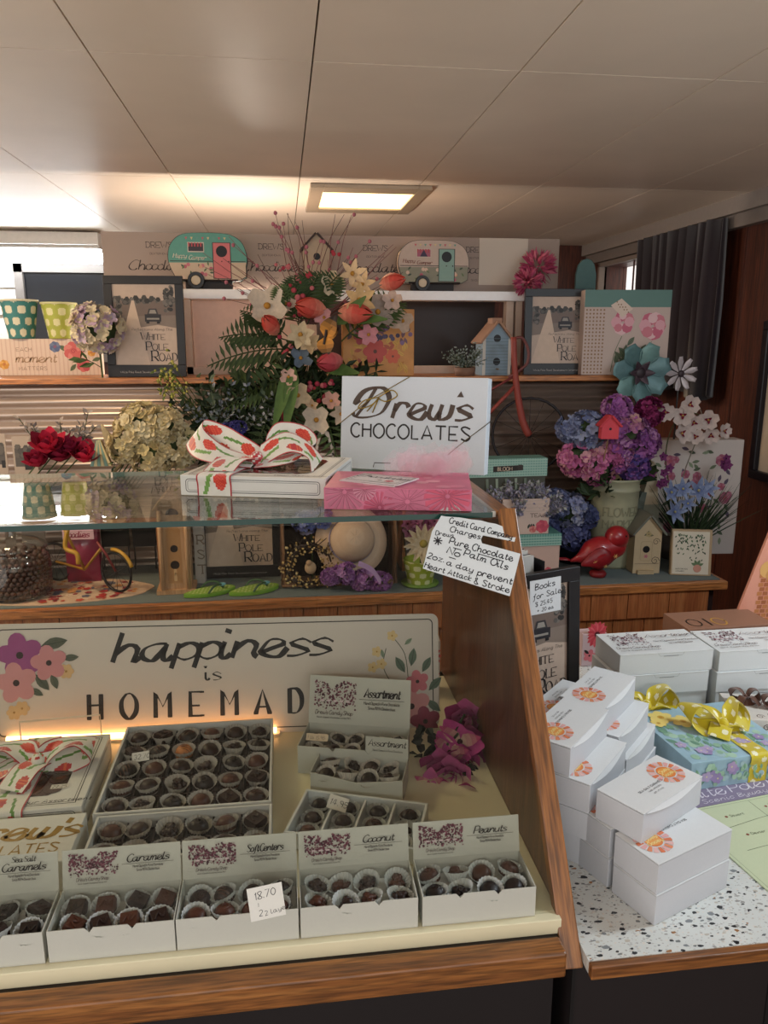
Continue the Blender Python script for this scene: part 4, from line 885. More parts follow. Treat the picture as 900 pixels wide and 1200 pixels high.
sun_box('small sun print carton on top '+BW, (.333, .809), 46, Z0+3*hb, 1, True, 1)
BW = 'in the back pile column beside daffodil box'
sun_box('small carton at the bottom '+BW, (.456, .903), 46, Z0, 0, False)
sun_box('small carton with bowed flap second from bottom '+BW, (.451, .900), 46, Z0+hb, 1, False, 1)
sun_box('small sun print carton third from bottom '+BW, (.434, .893), 46, Z0+2*hb, 1, True, 1)
sun_box('small sun print carton on top '+BW, (.415, .902), 46, Z0+3*hb, 1, True, 1)
BW = 'in the half hidden column behind the post'
for k in range(3): sun_box('small carton '+['at the bottom ', 'second up ', 'half hidden on top '][k]+BW, (.383, .945), 46, Z0+k*hb, 1, k == 2)
# blue daffodil gift box with yellow dotted ribbon
t = thing('gift_box', 'blue daffodil print gift box tied with yellow dotted ribbon on the counter', 'gift box', (.565, .930, ZC+.0015), R(6)); BW_, BD, BH = .172, .160, .044
g = G(); g.box(0, BW_, 0, BD, 0, BH, '9dbccb'); obj('box_body', g, vc(.5, mott=.12, scale=40), t, bev=.0008)
g = G(); rnd = random.Random(17)
def meadow(g, w_, d, n):
    for k in range(n):
        x, y = rnd.uniform(.008, w_-.008), rnd.uniform(.006, d*.62 if d > .1 else d-.006); g.dot(x, y, rnd.uniform(.004, .008 if d > .1 else .005), rnd.choice(['9cc0a6', '8fb39a', 'a9c9b2', 'a2bec4']), n=8)
    for k in range(n//2):
        x, y = rnd.uniform(.01, w_-.01), rnd.uniform(.004, d*.6 if d > .1 else d*.6); L = rnd.uniform(.01, .03) if d > .1 else .01; a = R(rnd.uniform(50, 130)); 
        if x+L*cos(a) < w_-.003 and x+L*cos(a) > .003 and y+L < d: leaf2(g, x, y, L, a, rnd.choice(['7fa98a', '98bf9a', '6f9a84']), '5f8078')
    for k in range(n//5):
        flower5(g, rnd.uniform(.012, w_-.012), rnd.uniform(.012 if d > .1 else .01, d*.5 if d > .1 else d-.012), .0085, rnd.choice(['9a8ab6', 'b3a4c8', 'ad96be']), n=5, cen='d8d2a0')
g.T = TOPP(0, 0, BH+.0001); meadow(g, BW_, BD, 70)
for x, y, r in ((.035, .132, .020), (.062, .112, .019), (.088, .098, .018), (.020, .115, .012)):
    flower5(g, x, y, r, 'ead27a', n=6, cen='c79d3a', a0=.3); g.dot(x, y, r*.28, 'cfa544'); g.dot(x, y, r*.15, 'b98a34')
g.T = FRONT(0, -.0002, 0); meadow(g, BW_, BH, 36)
obj('meadow_print', g, vc(.55, mott=.1), t)
band(t, .030, .112, BD, BH, f_dots)
ribbon_bow(t, BH, .105, .075, .036, .046, f_dots, tails=((.9, -.2), (-.7, -.7)), lift=1.0, sk=.3)
t = thing('gift_box', 'pale green gift box topped by a yellow dotted bow, mostly behind the daffodil box', 'gift box', (.535, 1.068, ZC+.001), R(3))
g = G(); g.box(0, .10, 0, .075, 0, .038, '8fae98'); obj('box_body', g, vc(.5, mott=.12, scale=40), t, bev=.0008)
band(t, .026, .04, .075, .038, f_dots); ribbon_bow(t, .038, .045, .03, .034, .040, f_dots, tails=((1.3, .1),), lift=1.0, lo=(.8, 1.2))
t = thing('gift_box', 'white gift box with brown swirls and brown ribbon bow at right photo edge', 'gift box', (.700, 1.098, ZC+.0005), R(-12))
g = G(); g.box(.02, .14, -.05, .045, 0, .045, 'cdc6bd'); obj('box_body', g, PAPER(), t, bev=.0008)
g = G(); g.T = TOPP(0, 0, .0452); rnd = random.Random(6)
for k in range(16):
    x, y, r = rnd.uniform(.032, .128), rnd.uniform(-.038, .033), rnd.uniform(.004, .009); g.stroke([(x+r*(1-i/14)*cos(i*.8), y+r*(1-i/14)*sin(i*.8)) for i in range(12)], .0013, '4a3026')
g.T = FRONT(0, -.0502, 0)
for k in range(10):
    x, y, r = .03+.011*k, .012+.02*(k % 2), .006; g.stroke([(x+r*(1-i/14)*cos(i*.8), y+r*(1-i/14)*sin(i*.8)) for i in range(12)], .0013, '4a3026')
obj('swirl_print', g, INK(), t)
ribbon_bow(t, .045, .050, .01, .014, .022, f_brown, tails=((-1, -1), (1, -1)), lift=1.0); ribbon_bow(t, .045, .095, -.01, .014, .022, f_brown, tails=((-1, .5), (1, -.6)), lift=1.0)
# map leaflet
t = thing('map_leaflet', 'pale green scenic byway map leaflet with a lavender heading lying flat on the counter', 'leaflet', (.552, .722, ZC+.0003), R(9))
g = G(); g.box(0, .21, 0, .165, 0, .0012, 'c3ccaa'); obj('paper', g, PAPER(), t)
g = G(); g.box(0, .21, .166, .212, 0, .0012, '857a92'); obj('heading_strip', g, PAPER(), t, label='lavender heading strip')
g = G(); g.T = TOPP(0, 0, .0013); text(g, 'White Pole Road', -.018+.03, .184, .021, 'd8d2dc', nib=(.05, .10), shear=.2, sx=1.05, sp=.5); text(g, 'Scenic Byway', .045, .171, .009, 'd8d2dc', .09, shear=.3, sx=1.2)
g.frame(.004, .004, .206, .161, .0006, '8b9a78'); rnd = random.Random(2)
for a, b in (((.0, .11), (.21, .125)), ((.10, .0), (.11, .16)), ((.03, .07), (.12, .06)), ((.12, .06), (.2, .03))): g.stroke(smooth([a, ((a[0]+b[0])/2+.004, (a[1]+b[1])/2+.006), b], 5), .0007, '5d6a50')
for k, (x, y) in enumerate(((.06, .095), (.06, .135), (.13, .14), (.13, .085), (.08, .04), (.15, .05), (.03, .02))): text(g, ['Dexter', 'Stuart', 'Casey', 'Adair', 'Menlo', 'De Soto', 'Earlham'][k], x, y, .0045, '4a523f', .12); g.dot(x-.006, y+.002, .0022, '8a4a3a', n=8)
for k in range(5): g.rect(.13, .145-.004*k, .16+.006*(k % 3), .1462-.004*k, '6b7560')
obj('map_print', g, INK(), t)
# framed White Pole Road print helper, used at the counter and on the shelves
def road_frame(label, loc, rz, w_=.232, h=.297, lean=4, bw=.024, ytext=True, dark='1a1719', sky='b4a494', tone=0):
    t = thing('framed_print', label, 'framed print', loc, R(rz), 'black framed prints of a country road', rx=R(-lean))
    g = G(); x0, x1 = -w_/2, w_/2
    for a, b, c, d in ((x0, x1, 0, bw*1.5), (x0, x1, h-bw, h), (x0, x0+bw, bw*1.5, h-bw), (x1-bw, x1, bw*1.5, h-bw)): g.box(a, b, 0, .014, c, d, dark)
    obj('frame', g, vc(.4), t, bev=.001)
    g = G(); X0, X1, Y0, Y1 = x0+bw, x1-bw, bw*1.5, h-bw; g.box(X0, X1, .006, .0135, Y0, Y1, sky); W, Hh = X1-X0, Y1-Y0
    g.T = FRONT(X0, .0058, Y0); rnd = random.Random(8)
    gr = ['3d3a38', '57524e', '2b2928', '6d6660']
    g.rect(0, 0, W, Hh, 'b8a292'); g.rect(0, Hh*.52, W, Hh*.80, '6e5e56'); g.pol([(0, Hh*.42), (W*.7, Hh*.5), (W, Hh*.46), (W, Hh*.62), (0, Hh*.6)], '7d6e64')
    for k in range(60): X = rnd.random()*W; r = rnd.uniform(.03, .06)*W*.8; X = min(max(X, r), W-r); g.dot(X, Hh*rnd.uniform(.77, .84), r, gr[k % 4], n=6)
    for k in range(46): X = W*rnd.uniform(.82, .96); g.dot(X, Hh*rnd.uniform(.66, .97), W*.03, gr[k % 4], n=6)
    for k in range(20): g.dot(W*rnd.uniform(.04, .12), Hh*rnd.uniform(.6, .75), W*.035, gr[k % 4], n=6)
    g.pol([(W*.0, 0), (W*.55, 0), (W*.34, Hh*.8), (W*.30, Hh*.8)], 'c8b09c')
    g.rect(W*.5, Hh*.54, W*.76, Hh*.63, '26242a'); g.pol([(W*.54, Hh*.63), (W*.72, Hh*.63), (W*.69, Hh*.70), (W*.57, Hh*.70)], '3a3638'); g.pol([(W*.57, Hh*.64), (W*.69, Hh*.64), (W*.67, Hh*.685), (W*.59, Hh*.685)], '8f8880'); g.rect(W*.53, Hh*.565, W*.73, Hh*.585, '8f8880'); g.rect(W*.52, Hh*.515, W*.57, Hh*.54, '1c1a1c'); g.rect(W*.69, Hh*.515, W*.74, Hh*.54, '1c1a1c')
    text(g, 'Reflections Along The', W*.93, Hh*.43, Hh*.030, '4a4644', .1, align='r', shear=.2)
    for s, y, q, xa, xb in (('WHITE', .315, .075, .42, .80), ('POLE', .185, .085, .50, .84), ('ROAD', .05, .105, .58, .98)):
        fh = Hh*q; wi = text(G(), s[0], 0, 0, fh*1.2, '222024', serif=True, sx=.9)
        text(g, s[0], W*xa, Hh*y, fh*1.2, '222024', nib=(.05, .15), serif=True, sx=.9); fit(g, s[1:], W*xa+wi+fh*.18, Hh*y, W*xb, fh*.9, '222024', nib=(.05, .14), serif=True)
    obj('picture', g, vc(.5), t)
    g = G(); g.T = FRONT(0, -.0003, 0); text(g, 'White Pole Road Development Corporation', 0, bw*.5, .0055, 'a8a29c', .11, align='c', sx=.9); obj('frame_lettering', g, INK(), t)
    return t
q = at(686, 665, Y=1.20); fz = 20; cxq = q.x-.100*cos(R(fz)); cyq = q.y-.100*sin(R(fz))
road_frame('black framed country road print standing on the side counter behind the small cartons', (cxq, cyq-.01, ZC+.001), fz, w_=.2, h=q.z-ZC, sky='b0aeac')
cq = Vector((cxq, cyq-.01, ZC))
t = thing('handwritten_sign', 'white handwritten card reading Books for Sale taped on the counter print', 'sign', tuple(at(640, 718, Y=1.122)), R(fz), rx=R(-4))
g = G(); g.box(-.032, .030, 0, .0005, 0, .056, 'c6c8ca'); obj('card', g, PAPER(), t); g = G(); g.T = FRONT(0, -.0002, 0)
for s, x, y, hh in (('Books', -.022, .040, .010), ('for Sale!', -.026, .025, .009), ('$ 25.45', -.022, .013, .007), ('+ .20 ea', -.018, .003, .006)): text(g, s, x, y, hh, '1a1a20', .13, shear=.15, a=R(4))
obj('handwriting', g, INK(), t)
# book rack behind the frame
uq = Vector((cos(R(fz)), sin(R(fz)), 0)); vq = Vector((-sin(R(fz)), cos(R(fz)), 0))
t = thing('book_rack', 'black book rack holding paperbacks behind the counter print', 'rack', tuple(cq+vq*.045+uq*(-.018)), R(fz)); g = G()
g.box(-.06, .06, 0, .003, 0, .232, '121014'); g.box(-.06, .06, .075, .078, 0, .27, '121014'); g.box(-.063, -.06, 0, .078, 0, .27, '121014'); g.box(.06, .063, 0, .078, 0, .27, '121014'); g.box(-.06, .06, .003, .075, .23, .233, '121014'); obj('rack_body', g, vc(.4), t)
for k in range(4):
    b = thing('paperback', ['white paperback sticking highest from the book rack', 'second white paperback in the fanned book rack', 'third white paperback in the fanned book rack', 'lowest white paperback in the fanned book rack'][k], 'book', tuple(cq+vq*(.062+.013*(3-k))+uq*(-.018)+Vector((0, 0, .235))), R(fz), 'paperbacks in the book rack', ry=R(-14+4*k))
    g = G(); g.box(-.058, .052, 0, .009, .003, .040+.006*(3-k)*.5, 'cfccc6'); obj('pages', g, PAPER(), b); g = G(); g.box(-.059, .053, .0091, .0100, .002, .041+.006*(3-k)*.5, '20202a'); g.box(-.059, .053, -.001, -.0001, .002, .041+.003*(3-k), 'b8b5b0'); obj('cover', g, PAPER(), b)
# coral daisy card box between frame and cartons
q = at(697, 802, Y=1.40)
t = thing('daisy_card_box', 'tall box printed with a coral gerbera daisy standing behind the white cartons', 'box', (q.x-.02, 1.372, ZC+.0005), R(3)); g = G(); g.box(-.024, .026, 0, .03, 0, at(697, 741, Y=1.38).z-ZC, 'c8aeb0'); obj('box_body', g, PAPER(), t, bev=.0005)
g = G(); g.T = FRONT(0, -.0002, 0)
for k in range(18): a = 2*pi*k/18; leaf2(g, .006+.004*cos(a), .066+.004*sin(a), min(.024, .017/max(.55, abs(cos(a)))*1.0), a, ['c8404c', 'd45a62'][k % 2], 'a03040')
g.dot(.006, .066, .006, '5a2028'); flower5(g, -.008, .022, .013, 'cf7078'); leaf2(g, -.02, .035, .014, -.7, '1f1d1c'); obj('daisy_print', g, INK(), t)
# salmon board leaning on the right
pa, pb = at(848, 748, Y=1.36), at(893, 571, Y=1.42)
t = thing('poster_board', 'tall salmon pink board with a lighthouse strip leaning at right edge', 'board', (pa.x, 1.37, ZC+.001))
g = G(); g.T = Matrix.Rotation(R(4), 4, "X")
dz = pb.z-ZC; g.prism([(0, 0), (.10+.35, 0), (.10+.35, dz+.06), (pb.x-pa.x+.0, dz)], 0, .006, 'c98a74'); obj('board', g, PAPER(), t)
g = G(); g.T = Matrix.Rotation(R(4), 4, 'X') @ FRONT(0, -.0003, 0)
bx, bz = at(885, 700, Y=1.37).x-pa.x, at(885, 700, Y=1.37).z-ZC
for i in range(12):
    for j in range(4): g.rect(bx+.012*j-(.004 if i % 2 else 0), bz-.06+.0095*i, bx+.0105+.012*j-(.004 if i % 2 else 0), bz-.052+.0095*i, ['9a5a34', 'b0703f'][(i+j) % 2])
g.dot(bx+.012, bz+.062, .018, 'c99a5a', n=12); g.dot(bx+.02, bz+.05, .012, 'b8864a', n=10); obj('brick_print', g, INK(), t)
t = thing('kraft_box', 'brown box with dark ring lettering lying behind the right carton stack', 'box', (.80, 1.275, ZC+.0005), R(2))
g = G(); g.box(-.06, .12, 0, .09, 0, .108, '8a6450'); obj('box_body', g, PAPER(), t, bev=.001); g = G(); g.T = TOPP(0, 0, .1082); g.stroke([(-.03+.013*cos(a*.5), .03+.018*sin(a*.5)) for a in range(14)], .003, '241a14'); g.rect(-.004, .012, 0, .048, '241a14'); g.stroke([(.022+.013*cos(a*.5), .03+.018*sin(a*.5)) for a in range(14)], .003, 'b88a3a'); obj('lettering', g, INK(), t)
# ================================================================ flower library
def rv(r): 
    while 1:
        v = Vector((r.uniform(-1, 1), r.uniform(-1, 1), r.uniform(-1, 1)))
        if .1 < v.length < 1: return v.normalized()
def hydrangea(g, c, Rr, cols, rnd, n=90, fs=.015, face=(0, -1, .3), sq=(1, 1, .85)):
    c = Vector(c); f = Vector(face).normalized()
    g.ball(tuple(c), Rr*.72, '4a5a3a', n=10, m=6, sq=sq)
    k = 0
    while k < n:
        d = rv(rnd)
        if d.dot(f) < -.35: continue
        k += 1; p = c+Vector((d.x*sq[0], d.y*sq[1], d.z*sq[2]))*Rr*rnd.uniform(.82, 1.0); a = d.orthogonal().normalized(); b = d.cross(a); o = rnd.uniform(0, 6); cc = rnd.choice(cols)
        for j in range(4):
            w_ = o+j*pi/2; g.petal(p, a*cos(w_)+b*sin(w_)+d*.25, d, fs, fs*.95, cc, cup=.15, k=3, pt=1.15)
        g.ball(tuple(p+d*.0015), .0015, 'd8d49a', n=4, m=3)
def rose(g, c, d, r, col, rnd, dark=None):
    d = Vector(d).normalized(); a = d.orthogonal().normalized(); b = d.cross(a)
    for ring, (m, rr, lean) in enumerate(((3, .25, 1.6), (4, .45, 1.1), (5, .7, .7), (6, .95, .35))):
        for j in range(m):
            w_ = 2*pi*j/m+ring*.6; o = a*cos(w_)+b*sin(w_); g.petal(Vector(c)+o*r*rr*.3-d*r*.2, o*.6+d*lean, -o*.2+d*.3, r*(.8+.25*rr), r*(.8+.3*rr), col if (j+ring) % 3 else (dark or col), cup=.35, k=3, pt=.55)
def tulip(g, c, d, L, col, rnd, stem=None):
    d = Vector(d).normalized(); a = d.orthogonal().normalized(); b = d.cross(a)
    for ring in (0, 1):
        for j in range(3):
            w_ = 2*pi*j/3+ring*pi/3; o = a*cos(w_)+b*sin(w_)
            vs = []; fs = []
            for i in range(7):
                t = i/6; rad = L*(.30*sin(pi*min(1, t*.86+.10))**.8)*(1 if ring else .9); hw = .62*sin(pi*min(1, t*.92+.06))**.7
                for q in (-1, 0, 1):
                    an = w_+q*hw*1.1; oo = a*cos(an)+b*sin(an); vs.append(Vector(c)+oo*rad*(1 if q else 1.06)+d*L*t)
            for i in range(6): fs += [(3*i, 3*i+1, 3*i+4, 3*i+3), (3*i+1, 3*i+2, 3*i+5, 3*i+4)]
            c0, c1 = lin(col[0]), lin(col[1]); cl = []
            for i in range(6): q = max(0, 1-i/3.2)*.9+(.12 if ring else 0); cl += [tuple(c0[z]*(1-q)+c1[z]*q for z in range(3))]*2
            g.add(vs, fs, cl)
def open_flower(g, c, d, r, col, n=5, w_=.8, cup=.25, cen='c9a83a', tip=None, cr=.14, rnd=None, pt=.6):
    d = Vector(d).normalized(); a = d.orthogonal().normalized(); b = d.cross(a); o0 = rnd.uniform(0, 6) if rnd else 0
    for j in range(n):
        an = o0+2*pi*j/n; o = a*cos(an)+b*sin(an); g.petal(Vector(c), o+d*.15, d, r, r*w_, col, cup=cup, k=4, pt=pt, tipcol=tip)
    g.ball(tuple(Vector(c)+d*r*.1), r*cr, cen, n=8, m=5)
def fern(g, base, d, nrm, L, col, n=14, lw=.3):
    base = Vector(base); d = Vector(d).normalized(); nn = Vector(nrm).normalized(); sd = d.cross(nn).normalized(); pts = []
    for i in range(n+1):
        t = i/n; p = base+d*L*t+Vector((0, 0, -1))*L*.28*t*t; pts.append(p)
        if i > 1:
            l = L*lw*sin(pi*min(1, t*.85+.12))
            for s in (-1, 1): g.petal(p, sd*s+d*.45, nn, l, l*.26, col, cup=.1, k=2, pt=.8)
    g.tube(pts, L*.008, col, n=4)
def spray(g, base, d, L, col, rnd, n=10, ll=.03, lw=.4, droop=.2, stem='4a5236', r=.0012, cols=None):
    base = Vector(base); d = Vector(d).normalized(); pts = []
    for i in range(n+1):
        t = i/n; p = base+d*L*t+Vector((0, 0, -1))*L*droop*t*t; pts.append(p)
        if i > 0:
            for s in (0, 1):
                o = rv(rnd); o = (o-d*o.dot(d)).normalized(); g.petal(p, o+d*.7, rv(rnd)+Vector((0, -1, .6)), ll*rnd.uniform(.7, 1.1), ll*lw, rnd.choice(cols) if cols else col, cup=.15, k=2, pt=.7)
    g.tube(pts, r, stem, n=4)
DG, MG, SG = ['2e3d26', '3b4a2c', '26331f'], ['55683a', '485c34', '667a48'], ['8a9482', '767f72', 'a0a798']
# ================================================================ upper ledge and rail
YL = 2.60
a, b = at(-6, 397, Y=YL), at(119, 441, Y=YL)
t = thing('message_box_sign', 'white striped box sign with rose print and the words each moment matters, at far left', 'sign', (a.x, YL, 1.4955), 0)
W_, H_ = b.x-a.x, a.z-1.4955
g = G(); g.box(0, W_, 0, .05, 0, H_, 'd8c4b4'); obj('box_body', g, PAPER(), t, bev=.001)
g = G(); g.T = FRONT(0, -.0002, 0)
for k in range(24): g.rect(W_*(k+.2)/24, 0, W_*(k+.5)/24, H_, 'cdb4a4')
x0 = at(20, 420, Y=YL).x-a.x
text(g, 'EACH', x0, H_*.66, H_*.10, '8e7768', .12, sp=1.4); text(g, 'moment', x0-.005, H_*.36, H_*.24, 'a08468', nib=(.06, .16), shear=.3, sp=.3); text(g, 'MATTERS', x0+.003, H_*.14, H_*.10, '8e7768', .12, sp=1.3)
def rose2(g, x, y, r, c1, c2):
    for k in range(7): g.dot(x+r*.55*cos(k*.9), y+r*.55*sin(k*.9), r*.48, c1 if k % 2 else c2, n=10)
    g.dot(x, y, r*.42, c2, n=10); g.stroke([(x+r*.3*(1-i/12)*cos(i*.9), y+r*.3*(1-i/12)*sin(i*.9)) for i in range(10)], r*.08, 'a8404a')
for dx, dy, L, an in ((-.02, .05, .035, 2.6), (.05, .02, .03, .3), (.0, .01, .03, 4), (.045, .06, .03, .8)): leaf2(g, W_-.075+dx, H_*.4+dy-.02, L, an, '5a6a4a')
rose2(g, W_-.080, H_*.66, .030, 'd48078', 'c8605e'); rose2(g, W_-.052, H_*.28, .022, 'cc6a68', 'b84e56'); rose2(g, W_-.135, H_*.78, .017, '6a7896', '55648a'); rose2(g, W_-.025, H_*.62, .012, 'd8a860', 'c8903e'); rose2(g, .02, H_*.3, .015, 'd8a860', 'c8903e')
obj('rose_print', g, INK(), t)
def pot_dots(g, r0, r1, h, base, dot, n=28, rows=6, ph=0):
    """tapered square-ish bucket with dots"""
    prof = [(r0+(r1-r0)*i/40, h*i/40) for i in range(41)]
    o = len(g.f); g.lathe([(0, 0)]+prof+[(r1*.96, h), (r0*.9, h*.1)], base, n=96)
    for k in range(96):
        for i in range(40):
            u, v = k/96*8, i/40*3.4
            row = int(v); du = (u+(.5 if row % 2 else 0)) % 1-.5; dv = v % 1-.5
            if (du*1.0)**2+(dv*.9)**2 < .105: g.c[o+(i+1)*96+k] = lin(dot)
for nm, x0, x1, y0, y1, c1, c2 in (('teal', 5, 47, 352, 396, '3f7f7c', 'd8d4b8'), ('lime green', 52, 92, 355, 396, 'a9b04a', 'd9d6a0')):
    z0 = 1.4955+H_+.0003; q = at((x0+x1)/2, y1, Y=2.625); r1 = (x1-x0)/900*2.6/2; h_ = at(20, y0, Y=2.625).z-z0
    t = thing('dotted_bucket', f'{nm} bucket with cream dots standing on the striped message sign at left', 'bucket', (q.x, 2.625, z0)); g = G(); pot_dots(g, r1*.78*.8, r1*.92, h_, c1, c2)
    obj('bucket_body', g, vc(.5), t, shade=True); g = G(); g.lathe([(r1*.92, h_), (r1*.96, h_+.002), (r1*.96, h_-.004), (r1*.92, h_-.004)], c2, n=32); obj('rim', g, vc(.4), t, shade=True)
def bouquet(name, label, cat, loc, heads, group=None, foliage=None, seed=1):
    """heads: (kind, x, y, z, ...) local"""
    t = thing(name, label, cat, loc, 0, group); return t
rnd = random.Random(21)
q = at(114, 385, Y=2.40)
t = thing('hydrangea_flower', 'cream and lavender hydrangea bloom beside the first black framed print at left', 'flower', (q.x, 2.40, 1.4955))
g = G(); hydrangea(g, (0, 0, q.z-1.4955), .075, ['d8c8a8', 'cdb8c8', 'd9ccb4', 'c4a9c0', 'dccfb0'], rnd, n=90, fs=.019, sq=(1, .7, .95)); obj('bloom', g, PETAL(), t)
g = G(); g.tube([(0, .02, .0), (0, .01, q.z-1.4955-.05)], .003, '4a5a34'); spray(g, (0, .01, .03), (-.6, -.3, .5), .07, '4a5a34', rnd, n=3, ll=.04, cols=MG); obj('stem', g, LEAF(), t)
road_frame('black framed country road print at the left end of the upper ledge', (at(173, 440, Y=2.44).x, 2.44, 1.4957), -2, lean=3)
road_frame('black framed country road print at the right end of the upper ledge', (at(653, 436, Y=2.44).x, 2.44, 1.4957), -3, w_=.222, h=.27, lean=3, sky='a89c96')
# ---- trailers
def trailer(label, x0, x1, y0, y1, body, low, door, seed, words):
    W_ = (x1-x0)/900*2.62; q = at((x0+x1)/2, y1, Y=2.60); H_ = at(400, y0, Y=2.6).z-ZR
    t = thing('camper_birdhouse', label, 'birdhouse', (q.x-W_/2, 2.585, ZR+.0005)); g = G(); hw = H_*.16
    out = [(W_*.10, hw), (W_*.90, hw), (W_*.985, H_*.42), (W_, H_*.60), (W_*.95, H_*.82), (W_*.84, H_*.95), (W_*.68, H_), (W_*.32, H_), (W_*.15, H_*.95), (W_*.04, H_*.80), (0, H_*.60), (W_*.02, H_*.40)]
    out = smooth(out+[out[0]], 3)[:-1]; g.prism(out, 0, .055, body); obj('camper_body', g, vc(.55), t)
    g = G(); g.prism([(W_/2+(x-W_/2)*1.015, H_*.58+(z-H_*.58)*1.02) for x, z in out], .002, .008, '2f2a2a'); g.prism([(W_/2+(x-W_/2)*1.015, H_*.58+(z-H_*.58)*1.02) for x, z in out], .047, .053, '2f2a2a'); g.tube([(W_*.14, -.001, hw), (W_*.5, -.001, hw-.001), (W_*.88, -.001, hw)], .003, '2a2626', n=4); obj('edge_trim', g, vc(.5), t)
    g = G(); g.T = FRONT(0, -.0003, 0); rnd = random.Random(seed)
    g.pol([(x, z) for x, z in out if z < H_*.5], low); g.stroke([(W_*.02, H_*.5), (W_*.985, H_*.5)], .0022, '3a2f2c')
    for k in range(26):
        X, Z = rnd.uniform(W_*.10, W_*.90), rnd.uniform(hw+.006, H_*.44)
        if rnd.random() < .5: leaf2(g, X, Z, .014, rnd.uniform(0, 6), rnd.choice(['4a5a40', '6a7a50', '39493a']))
        else: g.dot(X, Z, .006, rnd.choice(['c8707a', 'd8a080', 'b85a6a', 'd9b8a0']), n=8)
    for k in range(9): u = W_*(.22+.07*k); g.pol([(u, H_*.93), (u+.008, H_*.93), (u+.004, H_*.88)], ['c8606a', 'd8c08a', '6a9a8a'][k % 3])
    g.rect(W_*.25, H_*.66, W_*.46, H_*.84, 'ccb8a8'); g.rect(W_*.26, H_*.68, W_*.45, H_*.82, '3a3236' if seed == 1 else 'a8586a')
    for k in range(5): g.rect(W_*(.26+.038*k), H_*.76, W_*(.278+.038*k), H_*.83, 'b8484a')
    if seed != 1: g.pol([(W_*.30, H_*.68), (W_*.355, H_*.82), (W_*.41, H_*.68)], '3a2a44')
    text(g, words[0], W_*.06, H_*.56, H_*.075, 'd8d0b8' if seed == 1 else '8a5a4a', nib=(.08, .2), shear=.3, sp=.3, sx=.9); text(g, words[1], W_*.26, H_*.53, H_*.075, 'd8d0b8' if seed == 1 else '8a5a4a', nib=(.08, .2), shear=.3, sp=.3, sx=.9)
    g.rect(W_*.565, hw+.004, W_*.80, H_*.84, '2f2a2a'); g.rect(W_*.575, hw+.006, W_*.79, H_*.83, door); g.dot(W_*.682, H_*.68, W_*.072, '151214', n=18); g.dot(W_*.68, H_*.50, .002, '2a1a1a'); g.dot(W_*.77, H_*.50, .0022, '2a1a1a')
    obj('painted_front', g, vc(.5), t)
    g = G(); g.T = Matrix.Translation((W_*.34, 0, H_*.155)) @ Matrix.Rotation(R(90), 4, 'X'); g.lathe([(0, -.004), (H_*.15, -.004), (H_*.16, 0), (H_*.15, .008), (H_*.10, .008), (H_*.09, .006)], '1a1818', n=24); g.lathe([(H_*.09, .006), (H_*.08, .009), (0, .009)], 'cbb89a', n=24)
    obj('wheel', g, vc(.4), t)
    g = G(); g.box(W_*.2, W_*.8, .01, .045, -.0003, hw, '2a2424'); obj('chassis', g, vc(.6), t)
trailer('teal camper shaped birdhouse with a pink door on the white rail', 204, 287, 277, 339, '5f9a88', 'c9b094', 'd0706e', 1, ('Happy', 'Camper'))
trailer('cream camper shaped birdhouse with a pale green door on the white rail', 467, 547, 281, 340, 'c4ad9c', '8a8670', '84a294', 2, ('Happy', 'Camper'))
def birdhouse(name, label, loc, w_, h, d, wall, roof, rh, over=.012, holes=((.5, .62, .012),), rz=0, rcol2=None, extra=None, wallmat=None, perch=True, base=0):
    t = thing(name, label, 'birdhouse', loc, R(rz)); g = G(); wm = wallmat or vc(.7, bump=.2, scale=50)
    g.prism([(-w_/2, base), (w_/2, base), (w_/2, h-rh), (0, h), (-w_/2, h-rh)], 0, d, wall); obj('house_body', g, wm, t)
    a = math.atan2(rh, w_/2); L = math.hypot(rh, w_/2)+over
    for s in (-1, 1):
        g = G(); q = .006
        n_ = Vector((s*sin(a), 0, cos(a))); p0 = Vector((0, 0, h)); p1 = p0+Vector((s*cos(a), 0, -sin(a)))*L
        vs = [(p.x, y, p.z) for y in (-over, d+over) for p in (p0, p1, p1+n_*q, p0+n_*q)]
        g.add(vs, [(0, 1, 2, 3), (7, 6, 5, 4), (0, 4, 5, 1), (1, 5, 6, 2), (2, 6, 7, 3), (3, 7, 4, 0)], roof); obj('roof_panel', g, vc(.75, bump=.2, scale=80), t)
    g = G(); g.T = FRONT(0, -.0003, 0)
    for fx, fz, r in holes: g.dot(w_*(fx-.5), h*fz, r*1.18, rcol2 or wall, n=16); g.dot(w_*(fx-.5), h*fz, r, '120e0e', n=16)
    if extra: extra(g, w_, h)
    obj('front_detail', g, INK(), t)
    if perch:
        fx, fz, r = holes[-1]; g = G(); g.tube([(w_*(fx-.5), 0, h*fz-r*1.9), (w_*(fx-.5), -.02, h*fz-r*1.9)], .0022, 'a08460', n=8); obj('perch', g, vc(.6), t)
    if base: g = G(); g.box(-w_/2-.01, w_/2+.01, -.012, d+.01, 0, base, wall); obj('base_board', g, wm, t)
    return t
q = at(371, 300, Y=2.60)
birdhouse('birdhouse', 'small rustic birdhouse with dark gabled roof on the rail above the tulips', (q.x, 2.585, ZR+.0005), .085, at(371, 275, Y=2.6).z-ZR, .055, 'b09a80', '3d2f2a', .045, over=.010, holes=((.5, .60, .011),))
def siding(g, w_, h):
    for k in range(12): g.stroke([(-w_/2+.004, h*.06*k+.006), (w_/2-.004, h*.06*k+.006)], .0012, '5b6c72')
    g.rect(-w_/2, 0, -w_/2+.010, h*.70, 'c4bcb0'); g.rect(w_/2-.010, 0, w_/2, h*.70, 'c4bcb0')
q = at(580, 438, Y=2.44); hh = at(580, 378, Y=2.44).z-1.4957
